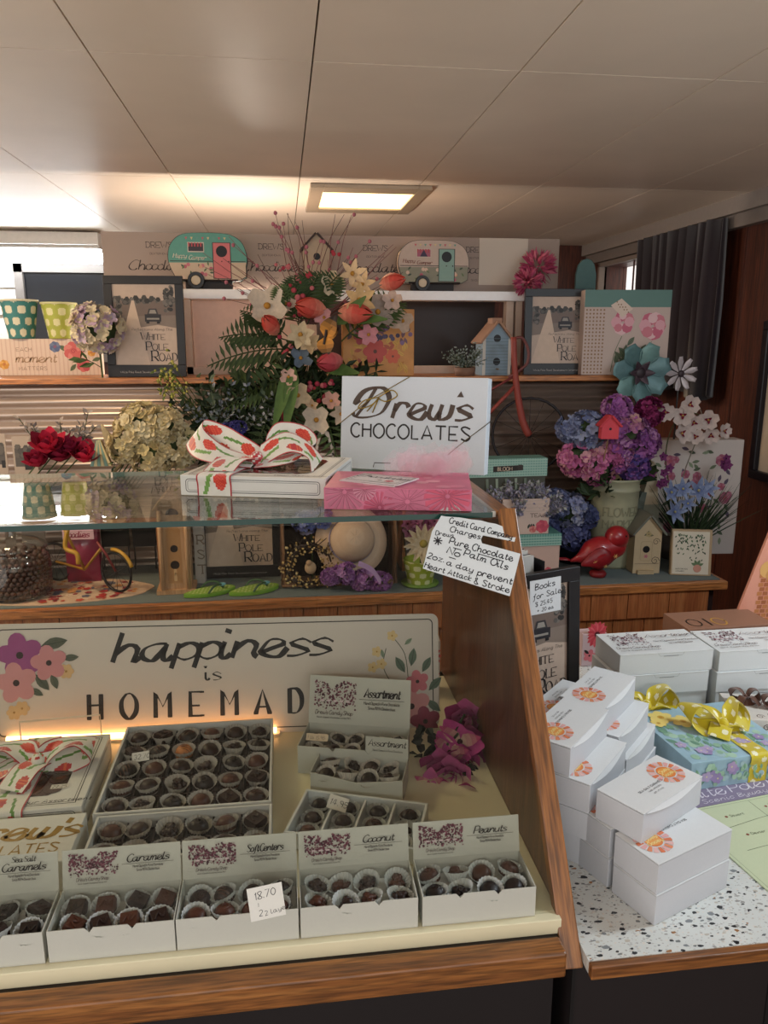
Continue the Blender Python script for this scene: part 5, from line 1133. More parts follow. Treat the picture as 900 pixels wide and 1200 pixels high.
t = birdhouse('birdhouse', 'blue clapboard birdhouse with two holes and a shingled brown roof on the upper ledge', (q.x, 2.425, 1.4957), .095, hh, .07, '8294a0', 'a07a62', .055, over=.014, holes=((.5, .70, .012), (.5, .26, .012)), extra=siding, rz=4)
g = G(); g.box(-.016, .016, .005, .05, hh-.004, hh+.014, 'a07a62'); obj('roof_cap', g, vc(.7), t)
# lavender in a low pot
q = at(545, 441, Y=2.41); rnd = random.Random(5)
t = thing('lavender_pot', 'dusty grey green foliage in a low pot left of the blue birdhouse', 'plant', (q.x, 2.415, 1.4957)); g = G(); g.lathe([(0, 0), (.03, 0), (.034, .025), (.030, .025)], '7a5a48', n=20); obj('pot', g, vc(.7), t, shade=True)
g = G()
for k in range(34):
    d = Vector((rnd.uniform(-1.3, 1.3), rnd.uniform(-.7, .3), rnd.uniform(.35, 1.2))); spray(g, (0, 0, .02), d, rnd.uniform(.05, .095), '8a9482', rnd, n=6, ll=.010, lw=.6, droop=.1, cols=['7f8a80', '96a094', '6a756c', 'a3a8a2'], r=.0008)
obj('foliage', g, LEAF(), t)
# pink pompoms at the end of the rail
rnd = random.Random(6)
for nm, px, py, r in (('larger', 630, 314, .066), ('smaller', 610, 333, .05)):
    q = at(px, py, Y=2.62); t = thing('peony_bloom', f'{nm} of two fluffy pink blooms at the right end of the white rail', 'flower', (q.x, 2.615 if nm == 'larger' else 2.54, q.z)); g = G()
    for k in range(150): d = rv(rnd); g.petal(d*r*.45, d, rv(rnd), r*.6, r*.22, rnd.choice(['c8607e', 'b85074', 'd07a90', 'aa4468']), cup=.3, k=2)
    obj('bloom', g, PETAL(), t); g = G(); g.tube([(0, 0, -r*.3), (.01, .0, 1.4955-q.z if nm == 'smaller' else 1.4955-q.z)], .003, '4a5a34'); obj('stem', g, LEAF(), t)
q = at(683, 300, Y=2.60)
t = thing('arched_plaque', 'muted teal arched plaque standing behind the right framed print', 'plaque', (q.x, 2.56, 1.4957)); g = G(); hh = at(683, 303, Y=2.56).z-1.4957; g.prism([(-.035, 0), (.035, 0), (.035, hh-.05), (.028, hh-.02), (.015, hh-.004), (0, hh), (-.015, hh-.004), (-.028, hh-.02), (-.035, hh-.05)], 0, .012, '4c6a68'); g2 = obj('plaque_board', g, vc(.6), t, bev=.001)
# floral tote bag print in the middle
a, b = at(401, 362, Y=2.40), at(485, 443, Y=2.40); W_, H_ = b.x-a.x, a.z-1.4957
t = thing('gift_bag', 'gift bag printed with autumn flowers in orange and plum, beside the tulips', 'gift bag', (a.x, 2.40, 1.4957)); g = G(); g.box(0, W_, 0, .05, 0, H_, 'c88a4a'); obj('bag_body', g, vc(.5, mott=.15, scale=30), t, bev=.002)
g = G(); g.T = FRONT(0, -.0003, 0); rnd = random.Random(14)
for k in range(90):
    x, y = rnd.uniform(.012, W_-.012), rnd.uniform(.012, H_-.012); hi = y/H_
    leaf2(g, min(max(x, .03), W_-.03), min(max(y, .03), H_-.03), .026, rnd.uniform(0, 6), rnd.choice(['c8963e', 'b8742e', 'a84a32', 'cfa04a'] if hi < .55 else ['6a4a5e', '8a6a80', '5a3a4a', 'a88a94']), '8a5a30')
for x, y, r, c_ in ((.10, .075, .036, 'b8443a'), (.155, .060, .022, 'c85a3a'), (.06, .12, .026, 'a84048')): flower5(g, x, y, r, c_, n=6, cen='5a2a1a'); 
for k in range(26): g.dot(W_*rnd.uniform(.45, .95), H_*rnd.uniform(.5, .9), .007, rnd.choice(['4a3a5a', '3a2a48', '7a5a7e']), n=8)
for x, y, r in ((.17, .175, .018), (.12, .185, .014)): flower5(g, x, y, r, 'c8a890', n=5, cen='8a6a50')
obj('flower_print', g, vc(.45), t); g = G()
for y in (-.001, .051): g.tube(smooth([(W_*.3, y, H_), (W_*.35, y, H_+.03), (W_*.5, y, H_+.04), (W_*.65, y, H_+.03), (W_*.7, y, H_)], 4), .0015, '6a4a3a')
obj('handle', g, vc(.6), t)
# floral gift bag at right
a, b = at(687, 340, Y=2.42), at(776, 436, Y=2.42); W_ = b.x-a.x; H_ = a.z-1.4957
t = thing('gift_bag', 'tall teal topped gift bag with pink poppies and a gold dotted edge', 'gift bag', (a.x-.01, 2.40, 1.4957), R(-6)); g = G(); g.box(0, W_, 0, .06, 0, H_, 'b8a49a'); obj('bag_body', g, PAPER(), t, bev=.002)
g = G(); g.T = FRONT(0, -.0003, 0); g.rect(0, H_*.80, W_, H_, '55776f'); rnd = random.Random(4)
for i in range(6):
    for j in range(18): g.dot(.008+.011*i, .008+H_*.78*j/18, .0032, '8a6a50', n=6)
for x, y, r in ((W_*.45, H_*.62, .042), (W_*.80, H_*.58, .048)):
    for k in range(22): an = k*2.4; g.dot(x+r*.5*cos(an), y+r*.5*sin(an), r*rnd.uniform(.25, .45), ['c0707c', 'cf98a0', 'b85a70', 'd4aeb0'][k % 4], n=8)
    g.stroke(smooth([(x, y-r), (x-.02, y-r-.05), (x-.03, .01)], 5), .002, '55664a')
for k in range(10): leaf2(g, W_*rnd.uniform(.4, .75), H_*rnd.uniform(.1, .35), .035, rnd.uniform(.5, 2.6), '55604a')
T0 = g.T; g.pol([(W_*.30, H_*.82), (W_*.42, H_*.90), (W_*.56, H_*.78), (W_*.44, H_*.68)], 'cdb8a8')
for k in range(9): g.dot(W_*(.37+.05*(k % 3))+.005*(k//3), H_*(.86-.03*(k % 3)-.03*(k//3)), .0025, '8a6a50', n=6)
obj('poppy_print', g, INK(), t)
# ================================================================ big arrangement in the middle
rnd = random.Random(33); YB = 2.33; cb = at(352, 470, Y=YB)
zb_ = ZS
t = thing('tulip_arrangement', 'large artificial arrangement of tulips, lilies and greenery in the middle of the shelf', 'flower arrangement', (cb.x, YB+.02, zb_)); 
g = G(); g.lathe([(0, 0), (.036, 0), (.042, .05), (.036, .16), (.024, .30), (.032, .34), (.028, .34)], '6a5a48', n=24); obj('vase', g, vc(.5), t, shade=True)
L0 = Vector((cb.x, YB+.02, zb_))
def lp(x, y, Y=YB): return at(x, y, Y=Y)-L0
cc_ = Vector((0, 0, .40))
for px, py, dx, dy, Yo, L in ((374, 303, -14, -2, 2.27, .075), (404, 306, 15, 4, 2.27, .08), (322, 390, -5, -12, 2.27, .062), (395, 422, -10, 4, 2.25, .072), (451, 334, 12, -4, 2.27, .062), (378, 305, 0, 0, 0, 0)):
    if not L: continue
    py += 60 if py < 320 else 0
    g = G(); p = lp(px-dx*.4, py, Yo); tulip(g, p, (dx*.06, -.55, -dy*.03+.05), L*1.3, ('cf5044', 'eaa288') if px != 395 else ('c04a54', 'dc8a80'), rnd); obj('tulip', g, PETAL(), t, shade=True)
g = G(); tulip(g, lp(335, 500, 2.29), (-.1, -.2, 1), .05, ('8a2a3a', 'a8484a'), rnd); obj('tulip', g, PETAL(), t, shade=True)
for px, py, r, col, n, w_, Yo, nm in ((313, 359, .050, 'd4c4b0', 4, .9, 2.28, 'dogwood_flower'), (335, 356, .028, 'd0bca8', 4, .9, 2.30, 'dogwood_flower'), (388, 333, .032, 'cfc0a4', 5, .8, 2.29, 'white_flower'), (413, 321, .036, 'dcc09a', 6, .42, 2.27, 'narcissus'), (424, 333, .034, 'd8ba90', 6, .42, 2.27, 'narcissus'), (421, 352, .042, 'd8b684', 6, .5, 2.25, 'narcissus'),
                                 (352, 392, .036, 'd8c4a0', 6, .6, 2.26, 'narcissus'), (362, 402, .03, 'd4bc94', 6, .6, 2.26, 'narcissus'), (442, 366, .042, 'a8988c', 5, .85, 2.28, 'magnolia'), (472, 376, .03, 'b8a494', 4, .9, 2.28, 'magnolia'), (461, 374, .022, 'b8a494', 4, .9, 2.28, 'magnolia'), (349, 463, .032, 'd0b896', 4, .9, 2.26, 'dogwood_flower'), (371, 492, .038, 'd4c4b0', 4, .9, 2.26, 'dogwood_flower'), (400, 485, .032, 'd0b8a0', 6, .55, 2.26, 'narcissus'), (366, 475, .018, 'd0b090', 5, .7, 2.26, 'white_flower'), (352, 420, .030, '6f7f90', 4, .8, 2.27, 'blue_flower'), (380, 372, .024, 'd8a0a0', 5, .8, 2.26, 'pink_flower'), (432, 392, .026, 'c98a92', 5, .8, 2.25, 'pink_flower'), (460, 352, .026, 'c8b0a4', 5, .8, 2.27, 'magnolia'), (338, 442, .022, 'd8b0a0', 5, .8, 2.26, 'pink_flower'), (388, 470, .024, 'd0a090', 5, .8, 2.26, 'pink_flower')):
    g = G(); open_flower(g, lp(px, py, Yo), (rnd.uniform(-.4, .4), -1, rnd.uniform(-.1, .5)), r*1.22, col, n=n, w_=w_, pt=1.1 if w_ > .7 else .8, cup=.2, cen='c08a3a', rnd=rnd, cr=.16); obj(nm, g, PETAL(), t, shade=True)
g = G()
for k in range(46):
    px, py = rnd.choice([(332, 320), (358, 330), (325, 350), (335, 405), (372, 458), (385, 455), (365, 445), (395, 285), (345, 345), (352, 360), (376, 463)]); px += rnd.uniform(-9, 9); py += rnd.uniform(-14, 14)
    g.ball(tuple(lp(px, py, 2.28)), rnd.uniform(.004, .0095), rnd.choice(['b8505a', 'a83a4e', 'c87074', 'b8404a']), n=6, m=4)
obj('berry', g, PETAL(), t)['kind'] = 'stuff'
g = G()
for k in range(84):
    a = rnd.uniform(-.25, pi+.25); L = rnd.uniform(.16, .30); d = Vector((cos(a)*1.05, rnd.uniform(-.35, .15), sin(a)*.9)); spray(g, cc_+Vector((d.x*.03, rnd.uniform(-.03, .03), d.z*.05+.04)), d, L, '3b4a2c', rnd, n=7, ll=rnd.uniform(.035, .055), lw=.42, droop=.25, cols=DG+['4a5a30'], r=.0016)
obj('foliage', g, LEAF(), t)
g = G()
for px, py, qx, qy in ((340, 400, 262, 372), (338, 395, 285, 345), (350, 380, 345, 305), (350, 382, 325, 318), (360, 380, 395, 300), (345, 410, 250, 400), (345, 430, 305, 490), (350, 440, 300, 520), (352, 440, 335, 515), (370, 440, 395, 520), (400, 400, 470, 330), (350, 385, 372, 298), (345, 440, 268, 455)):
    p, q = lp(px, py, 2.32), lp(qx, qy, 2.27); fern(g, p, q-p, (0, -1, .3), (q-p).length*1.08, rnd.choice(['44552c', '52653a', '3a4a2a']), n=15, lw=.28)
obj('fern_frond', g, LEAF(), t)
for px, py, qx, qy in ((400, 372, 452, 378), (395, 380, 430, 350), (340, 430, 322, 500), (345, 430, 335, 505), (380, 430, 420, 440)):
    p, q = lp(px, py, 2.27), lp(qx, qy, 2.22); g = G(); g.petal(p, q-p, (0, -1, .4), (q-p).length*1.1, .04, '55703a', cup=.15, k=6, pt=.6); obj('tulip_leaf', g, LEAF(), t, shade=True)
g = G()
for k in range(52):
    a = R(rnd.uniform(25, 168)); p = lp(365, 380, 2.34); L = rnd.uniform(.20, .36); pts = [p+Vector((cos(a)*L*u+.015*sin(u*5+k), -.02*u, sin(a)*L*u*.95)) for u in (0, .25, .5, .75, 1)]
    pts = [(x, y, min(z, 1.955-L0.z)) for x, y, z in pts]
    g.tube(pts, .0016, rnd.choice(['5a3a34', '6a4a40', '7a4a4a']), n=4, r2=.0006)
    if k % 3 == 0:
        for u in (2, 3, 4): g.ball(tuple(pts[u]), .006, 'a8606a', n=5, m=4)
obj('twig', g, vc(.8), t)
g = G(); c0 = lp(381, 395, 2.22); 
for s, d, L, w_ in ((1, (.45, -.1, .9), .065, .05), (-1, (.1, -.15, -1), .055, .05), (1, (.8, -.2, .5), .05, .035)): g.petal(c0, d, (-.3, -1, .1), L, w_, 'd08a2e', cup=.1, k=5, pt=.7, tipcol='2a1c14')
for k in range(4): g.tube([tuple(c0+Vector((0, -.002, 0))), tuple(c0+Vector((.028+.006*k, -.006, .05-.014*k)))], .0012, '241812', n=4)
g.tube([tuple(c0+Vector((-.004, -.002, -.02))), tuple(c0+Vector((.004, -.004, .02)))], .004, '241812', n=6); obj('butterfly', g, vc(.6), t)
# grey green bush left of it
rnd = random.Random(41); q = at(262, 470, Y=2.30)
t = thing('eucalyptus_arrangement', 'dark eucalyptus and berry greenery left of the tulip arrangement', 'flower arrangement', (q.x, 2.345, ZS)); L0 = Vector((q.x, 2.345, ZS)); g = G(); g.lathe([(0, 0), (.05, 0), (.055, .05), (.03, .2), (.035, .3), (.03, .3)], '4a4238', n=20); obj('vase', g, vc(.5), t, shade=True)
g = G()
for k in range(54):
    a = rnd.uniform(-.1, pi+.1); d = Vector((cos(a)*.85, rnd.uniform(-.4, .2), sin(a)*.8)); spray(g, Vector((d.x*.05, d.y*.03, .36+d.z*.03)), d, rnd.uniform(.12, .24), '', rnd, n=8, ll=rnd.uniform(.022, .04), lw=.5, droop=.1, cols=rnd.choice([DG+['4c5a44'], DG+['5e6a52'], ['5a6a55', '6f7c66', '3e4c38']]), r=.0012)
obj('foliage', g, LEAF(), t)
g = G()
for k in range(11):
    a = rnd.uniform(.2, 2.2); p = L0*0+Vector((-.02+rnd.uniform(-.03, .05), -.05, .42)); spray(g, p, (cos(a), -.2, sin(a)), rnd.uniform(.12, .22), '', rnd, n=9, ll=.018, lw=.55, droop=.15, cols=['8a9090', '787f86', '9aa09a', 'a8a8b0'], r=.001)
obj('silver_spray', g, LEAF(), t)
g = G()
for k in range(60): q2 = at(rnd.gauss(198, 9), rnd.gauss(448, 12), Y=2.24)-L0; g.ball(tuple(q2), rnd.uniform(.003, .0055), rnd.choice(['a8a04a', '8f9040', 'bcae5a']), n=5, m=4); g.petal(q2, rv(rnd), rv(rnd), .018, .009, '5c6a34', k=2)
for k in range(9): q2 = at(190+k*2.3, 445+rnd.uniform(-14, 14), Y=2.245)-L0; g.tube([(0, -.02, .40), tuple(q2)], .0012, '4c5a2c', n=4)
obj('berry_spray', g, LEAF(), t)
rnd = random.Random(43); g = G()
for k in range(3): q2 = at(255+12*k, 508-3*k, Y=2.22)-L0; hydrangea(g, q2, .022, ['3c3a78', '4a4488', '2e2c60'], rnd, n=26, fs=.012)
obj('indigo_bloom', g, PETAL(), t)
# ================================================================ left bouquets above the glass
rnd = random.Random(51); PB = Vector((-.64, 2.30, 1.1085))
t = thing('hydrangea_bouquet', 'cream white hydrangea bouquet standing in the weathered planter box', 'flower arrangement', tuple(PB+Vector((.12, 0, 0)))); L0 = PB+Vector((.12, 0, 0))
for px, py, r in ((170, 503, .080), (205, 522, .070), (150, 522, .05), (178, 535, .055), (192, 498, .05)):
    g = G(); hydrangea(g, at(px, py, Y=2.26 if r > .06 else 2.23)-L0, r, ['d8c8a0', 'd0be92', 'ddd0ac', 'c8b888'], rnd, n=int(r*1300), fs=.020, sq=(1, .7, .9)); obj('flower_head', g, PETAL(), t)
g = G()
for k in range(16): px, py = rnd.uniform(130, 225), rnd.uniform(515, 548); p = at(px, py, Y=2.245)-L0; spray(g, p, rv(rnd)+Vector((0, -.3, .4)), .04, '', rnd, n=4, ll=.02, cols=MG+DG)
for k in range(8): g.tube([(.01*k-.04, 0, .004), tuple(at(160+6*k, 520, Y=2.28)-L0)], .002, '4a5a34', n=5)
obj('foliage', g, LEAF(), t)
t = thing('rose_bouquet', 'magenta red roses with silvery leaf sprays at far left behind the glass top', 'flower arrangement', tuple(PB+Vector((-.15, 0, 0)))); L0 = PB+Vector((-.15, 0, 0))
for px, py, r, c_ in ((57, 524, .055, 'c42c48'), (72, 534, .050, '962440'), (46, 541, .044, 'a82844'), (100, 535, .050, 'd03450'), (82, 525, .040, '862040')):
    g = G(); p = at(px, py, Y=2.25)-L0; rose(g, p, (rnd.uniform(-.3, .3), -.6, 1), r, c_, rnd, dark='7a1830'); obj('rose', g, PETAL(), t, shade=True)
g = G()
for px, py, qx, qy in ((50, 530, 22, 490), (55, 530, 38, 498), (75, 530, 70, 494), (85, 535, 95, 500), (95, 525, 103, 484), (88, 530, 112, 500), (80, 530, 82, 505), (90, 530, 100, 510)):
    p, q2 = at(px, py, Y=2.28)-L0, at(qx, qy, Y=2.27)-L0; spray(g, p, q2-p, (q2-p).length, '', rnd, n=9, ll=.022, lw=.5, droop=0, cols=['a89c94', '8e8680', 'b8aca2'], r=.0012)
for k in range(5): g.tube([(.02*k-.04, 0, .004), tuple(at(50+11*k, 535, Y=2.28)-L0)], .002, '4a5a34', n=5)
obj('silver_spray', g, LEAF(), t)
g = G(); q2 = at(117, 528, Y=2.24)-L0; tt = G()
g = G()
for k in range(6): g.prism([(q2.x-.030+.010*k, q2.z-.045+.0), (q2.x-.021+.010*k, q2.z-.045), (q2.x-.006+.002*k, q2.z+.028), (q2.x-.008+.002*k, q2.z+.028)], q2.y, q2.y+.02, ['7a9a8a', 'cbb98a'][k % 2])
obj('striped_egg', g, vc(.6), t)
t2 = thing('bunny_ear_leaf', 'pale curled ornamental petal left of the cream hydrangeas', 'ornament', tuple(PB+Vector((.02, -.02, 0)))); L0 = PB+Vector((.02, -.02, 0)); g = G(); p = at(142, 545, Y=2.25)-L0; q2 = at(122, 500, Y=2.25)-L0
g.petal(p, q2-p, (0, -1, .1), (q2-p).length*1.1, .035, 'c8b48c', cup=.15, k=7, pt=.6); g.tube([(0, 0, .004), tuple(p)], .003, '8a7a5a'); obj('petal_body', g, PETAL(), t2, shade=True, solid=.004)
for k, (x0, x1) in enumerate(((-8, 9), (12, 44))):
    a, b = at(x0, 509 if k == 0 else 512, Y=2.36), at(x1, 550, Y=2.36); t = thing('photo_card', ['grey photo card at the very left edge behind the roses', 'grey country photo card leaning behind the roses'][k], 'card', (a.x, 2.365+.003*k, ZS+.0005)); g = G(); hz = a.z-ZS; g.box(0, b.x-a.x, 0, .002, 0, hz, 'a8988a'); obj('card', g, PAPER(), t)
    g = G(); g.T = FRONT(0, -.0002, 0); W_ = b.x-a.x; rr = random.Random(k)
    g.rect(.005, hz-.09, W_-.005, hz-.035, '55504c')
    for j in range(24): g.dot(rr.uniform(.012, W_-.012), hz-rr.uniform(.03, .06), .008, rr.choice(['3a3634', '4c4844', '5e5852']), n=6)
    g.rect(W_*.45, hz-.10, W_*.8, hz-.078, '2a2828'); obj('photo_print', g, INK(), t)
# ================================================================ lower shelf, left of the post (seen through the case)
t = thing('candy_jar', 'lidded glass jar full of round brown malt balls at far left', 'jar', (at(24, 700, Y=2.16).x, 2.165, ZS+.004)); Rj = .088
g = G(); g.lathe([(0, 0), (Rj*.82, 0), (Rj*.96, .012), (Rj, .05), (Rj, .085), (Rj*.93, .118), (Rj*.84, .126), (Rj*.86, .132), (Rj*.90, .134)], 'ffffff', n=40); obj('jar_body', g, glass('jar_glass', (.93, .95, .93), .09), t, shade=True)
g = G(); g.lathe([(Rj*.92, .1345), (Rj*.93, .142), (Rj*.6, .160), (Rj*.22, .168), (Rj*.15, .176), (Rj*.24, .188), (Rj*.20, .198), (0, .202)], 'ffffff', n=40); obj('jar_lid', g, glass('lid_glass', (.88, .90, .87), .12), t, shade=True)
rnd = random.Random(61); k = 0; mb = None; jx, jy, jz = t.location
pr = []
for lay in range(8):
    zz = .010+lay*.0128; nr = 32
    for j in range(nr):
        a = 2*pi*(j+.5*(lay % 2))/nr
        if sin(a) > .35: continue
        pr.append((Rj*(.84 if lay == 0 else .89)*cos(a), Rj*(.84 if lay == 0 else .89)*sin(a), zz))
for a_, r_ in [(2*pi*i/12, .55) for i in range(12)]+[(2*pi*i/6, .25) for i in range(6)]+[(2*pi*i/17+.1, .82) for i in range(17)]: pr.append((Rj*r_*cos(a_), Rj*r_*sin(a_), .112))
g = G(); g.ball((0, 0, 0), .0078, '4a2a22', n=12, m=8)
base_ball = obj('malt_ball', g, vc(.3, spec=.5, coat=.2), shade=True); first = True
g = G(); g.lathe([(0, .004), (Rj*.78, .004), (Rj*.78, .103), (0, .103)], '2a1712', n=24); o = obj('malt_ball_fill', g, MATT()); o.location = t.location; tag(o, 'mass of brown malt balls filling the inside of the glass jar', 'candy', kind='stuff')
for p in pr:
    o = base_ball if first else base_ball.copy()
    if not first: C.objects.link(o)
    first = False; o.location = (jx+p[0], jy+p[1], jz+p[2]+.003)
    tag(o, 'round brown malt ball inside the lidded glass jar', 'candy', 'malt balls in the glass jar')
# floral placemat
q = at(90, 690, Y=2.15)
g = G(); rr = random.Random(3); n = 60; pts = [(.27*cos(2*pi*i/n)*(1+.02*sin(9*2*pi*i/n)), .115*sin(2*pi*i/n)*(1+.02*sin(7*2*pi*i/n))) for i in range(n)]
g.prism(pts, 0, .002, 'c4a890', 'XY'); t = thing('placemat', 'round red and cream floral placemat under the yellow bicycle', 'placemat', (q.x-.07, 2.185, ZS+.0005)); obj('cloth', g, vc(.9), t)
g = G(); g.T = TOPP(0, 0, .0021)
for k in range(150):
    a, r_ = rr.uniform(0, 6.28), rr.uniform(0, .93)**.6; x, y = .25*r_*cos(a), .104*r_*sin(a); flower5(g, x, y, rr.uniform(.006, .014), rr.choice(['a8322e', 'b8503a', 'c88a50', 'd0b8a0', '8a2c34', '5a5a6a', 'c49a84']), n=5, cen='7a2a20', a0=a)
obj('flower_print', g, vc(.9), t)
# yellow bicycle planter
def wheel(g, c, r, tire, rim, tw=.004, n=28, spokes=12, ax='Y', tilt=0, sq=1.0):
    c = Vector(c); M = Matrix.Rotation(tilt, 4, 'Z')
    P_ = lambda a, rr: tuple(c+M @ Vector((rr*cos(a)*sq, 0, rr*sin(a))))
    g.tube([P_(2*pi*i/n, r) for i in range(n)], tw, tire, n=6, closed=True)
    for k in range(spokes): g.tube([P_(2*pi*k/spokes, r*.06), P_(2*pi*k/spokes, r)], .0008, rim, n=4)
    g.ball(tuple(c), r*.09, rim, n=8, m=5)
q = at(136, 692, Y=2.13); t = thing('toy_bicycle', 'small yellow and black metal bicycle ornament on the floral placemat', 'bicycle ornament', (q.x, 2.15, ZS+.003)); Rw = at(136, 643, Y=2.15).z-at(136, 691, Y=2.15).z; Rw = Rw/2
g = G(); wheel(g, (0, 0, Rw), Rw-.004, '1c1818', '3a3436', tilt=R(-35)); obj('wheel', g, vc(.4, metal=.4), t, shade=True)
g = G(); wheel(g, (-.20, .135, Rw), Rw-.004, '1c1818', '3a3436', tilt=R(-20)); obj('wheel', g, vc(.4, metal=.4), t, shade=True)
g = G(); g.tube([(0, 0, Rw), (-.02, -.01, Rw*1.9), (-.045, 0, Rw*2.5)], .0035, '7a2a2a', n=6); g.tube([(-.20, .135, Rw), (-.10, .06, Rw*.9), (-.035, 0, Rw*2.2)], .004, 'a87a24', n=6); obj('frame', g, vc(.4), t, shade=True)
g = G(); g.tube(smooth([(at(70, 600, Y=2.14).x-q.x, 0, .20), (at(78, 620, Y=2.14).x-q.x, 0, at(78, 620, Y=2.14).z-ZS), (at(76, 648, Y=2.14).x-q.x, 0, at(76, 644, Y=2.14).z-ZS), (at(90, 652, Y=2.14).x-q.x, -.01, at(90, 650, Y=2.14).z-ZS), (at(92, 662, Y=2.14).x-q.x, -.01, at(92, 662, Y=2.14).z-ZS)], 5), .0065, 'b88a28', n=8); g.tube([(at(70, 600, Y=2.14).x-q.x, 0, .20), (-.10, .06, Rw*.9)], .004, 'a87a24'); obj('handlebar', g, vc(.4), t, shade=True)
g = G(); M0 = Matrix.Rotation(R(-35), 4, 'Z'); pts = [tuple(Vector((0, 0, Rw))+M0 @ Vector(((Rw+.006)*cos(a), 0, (Rw+.006)*sin(a)))) for a in [R(20+10*i) for i in range(9)]]; g.tube(pts, .0055, 'b88a28', n=6); obj('mudguard', g, vc(.4), t, shade=True)
# raspberry pouch
a = at(75, 617, Y=2.28); b = at(120, 682, Y=2.28)
t = thing('candy_pouch', 'crinkled raspberry pink pouch with pale lettered band behind the yellow bicycle', 'pouch', (a.x, 2.27, ZS+.0025)); W_, H_ = b.x-a.x, a.z-ZS; g = G(); n = 12; vs = []
for i in range(n+1):
    for j in range(n+1): u, v = i/n, j/n; vs.append((W_*u, -.025*sin(pi*u)*sin(pi*min(1, v*1.1))**.6+rr.uniform(-.002, .002), H_*v))
vs2 = [(x, .03-y*.5, z) for x, y, z in vs]; m = len(vs); fs = [(i*(n+1)+j, (i+1)*(n+1)+j, (i+1)*(n+1)+j+1, i*(n+1)+j+1) for i in range(n) for j in range(n)]
g.add(vs+vs2, fs+[tuple(x+m for x in f[::-1]) for f in fs], '8a2444'); obj('pouch_body', g, vc(.35, coat=.3), t, shade=True)
g = G(); g.T = FRONT(0, -.028, 0); g.rect(.004, H_*.80, W_-.004, H_*.98, 'cfa8b0'); text(g, 'goodies', W_*.1, H_*.84, H_*.11, '8a2444', nib=(.1, .2), shear=.3, sx=.8, sp=.3); obj('label_band', g, INK(), t)
# dark chalkboards behind
for k, (x0, x1, ty) in enumerate(((116, 152, 603), (153, 183, 603))):
    a, b = at(x0, ty, Y=2.385), at(x1, 640, Y=2.385); g = G(); g.box(0, b.x-a.x, 0, .008, b.z-ZS-(.0), a.z-ZS-.02+.02, '1a1718'); g.box(.002, .006, .001, .007, 0, b.z-ZS, '2a2220'); g.box(b.x-a.x-.006, b.x-a.x-.002, .001, .007, 0, b.z-ZS, '2a2220')
    o = obj('chalkboard', g, vc(.5)); o.location = (a.x, 2.385, ZS); tag(o, ['dark chalkboard panel just right of the raspberry pouch', 'dark chalkboard panel just left of the tall wooden birdhouse'][k], 'chalkboard')
# tall natural wood birdhouse
a = at(188, 575, Y=2.16); q = at(209, 695, Y=2.16); hh = at(209, 573, Y=2.16).z-ZS; W_ = .086
def pointed(g, w_, h):
    g.pol([(-.019, h*.10), (.019, h*.10), (.019, h*.62), (0, h*.70), (-.019, h*.62)], 'a87c50'); g.dot(0, h*.44, .0105, '1a1210', n=18); g.dot(0, h*.28, .0125, '241a14', n=18)
    g.stroke([(0, h*.12), (0, h*.24)], .008, 'c8a478'); g.pol([(-.018+.018*cos(t_)+.018, h*.77+.018*sin(t_)) for t_ in [pi*i/8 for i in range(9)]], '1f1612')
t = birdhouse('birdhouse', 'tall natural wood steeple birdhouse seen through the case left of the framed print', (q.x, 2.13, ZS+.001), W_, hh, .07, 'b48a62', '9a7a58', .05, over=.008, holes=((.5, .28, .0125),), extra=pointed, base=.012, rz=3, wallmat=wood('pine_Z', '9a7450', 'b48a62', 'c8a078', 'Z', 1, rough=.6, coat=0, grain=.3))
for s in (-1, 1): g = G(); g.tube([(s*.035, -.006, .012), (s*.035, -.006, hh-.055)], .0055, 'c09870', n=8); obj('corner_post', g, MATS['pine_Z'], t, shade=True)
a = at(224, 608, Y=2.22); b = at(239, 680, Y=2.22); t = thing('letter_block', 'white upright block sign with stacked letters beside the wooden birdhouse', 'sign', (a.x+.004, 2.215, ZS+.0005), R(-4)); g = G(); g.box(0, b.x-a.x, 0, .03, 0, a.z-ZS, 'b8b0a8'); obj('block', g, vc(.6), t, bev=.001); g = G(); g.T = FRONT(0, -.0002, 0)
for k, ch in enumerate('TSR'): text(g, ch, .010, .03+.045*k, .026, '7a6a5c', .13, serif=True)
obj('lettering', g, INK(), t)
road_frame('black framed country road print on the lower shelf seen through the case', (at(282, 680, Y=2.26).x, 2.255, ZS+.0005), -1, w_=.245, h=.30, lean=3)
# flip flops
def flipflop(label, px, rz):
    q = at(px, 690, Y=2.12); t = thing('flip_flop', label, 'sandal', (q.x, 2.115, ZS+.001), R(rz), 'green dotted flip flops'); L = .150
    out = [(L*.5*cos(a)*(1), (.030+.006*cos(a))*sin(a)*(1-.18*cos(2*a+.4))) for a in [2*pi*i/28 for i in range(28)]]
    g = G(); g.prism(out, 0, .011, '6f9a2e', 'XY'); obj('sole', g, vc(.6), t, bev=.002); g = G(); g.T = TOPP(0, 0, .0113); g.pol([(x*.93, y*.9) for x, y in out], '86a83c')
    for i in range(-6, 7):
        for j in range(-2, 3):
            x, y = .0115*i+(.0057 if j % 2 else 0), .0105*j
            if (x/(L*.45))**2+(y/.026)**2 < 1: g.dot(x, y, .0028, 'c9cf9a', n=8)
    obj('dotted_footbed', g, vc(.6), t)
    for s in (-1, 1): g = G(); g.tube(smooth([(L*.26, 0, .011), (L*.18, s*.012, .026), (L*.02, s*.026, .026), (-L*.10, s*.031, .010)], 4), .003, '3a5a3a', n=6); obj('strap', g, vc(.5), t, shade=True)
    g = G(); g.ball((L*.24, -.004, .022), .009, '6aa0a8', n=8, m=6, sq=(1.3, 1, .6)); obj('bead', g, vc(.3), t, shade=True)
flipflop('left one of two lime green dotted flip flops before the framed print', 246, 24); flipflop('right one of two lime green dotted flip flops, nearer the twig crate', 298, 24)
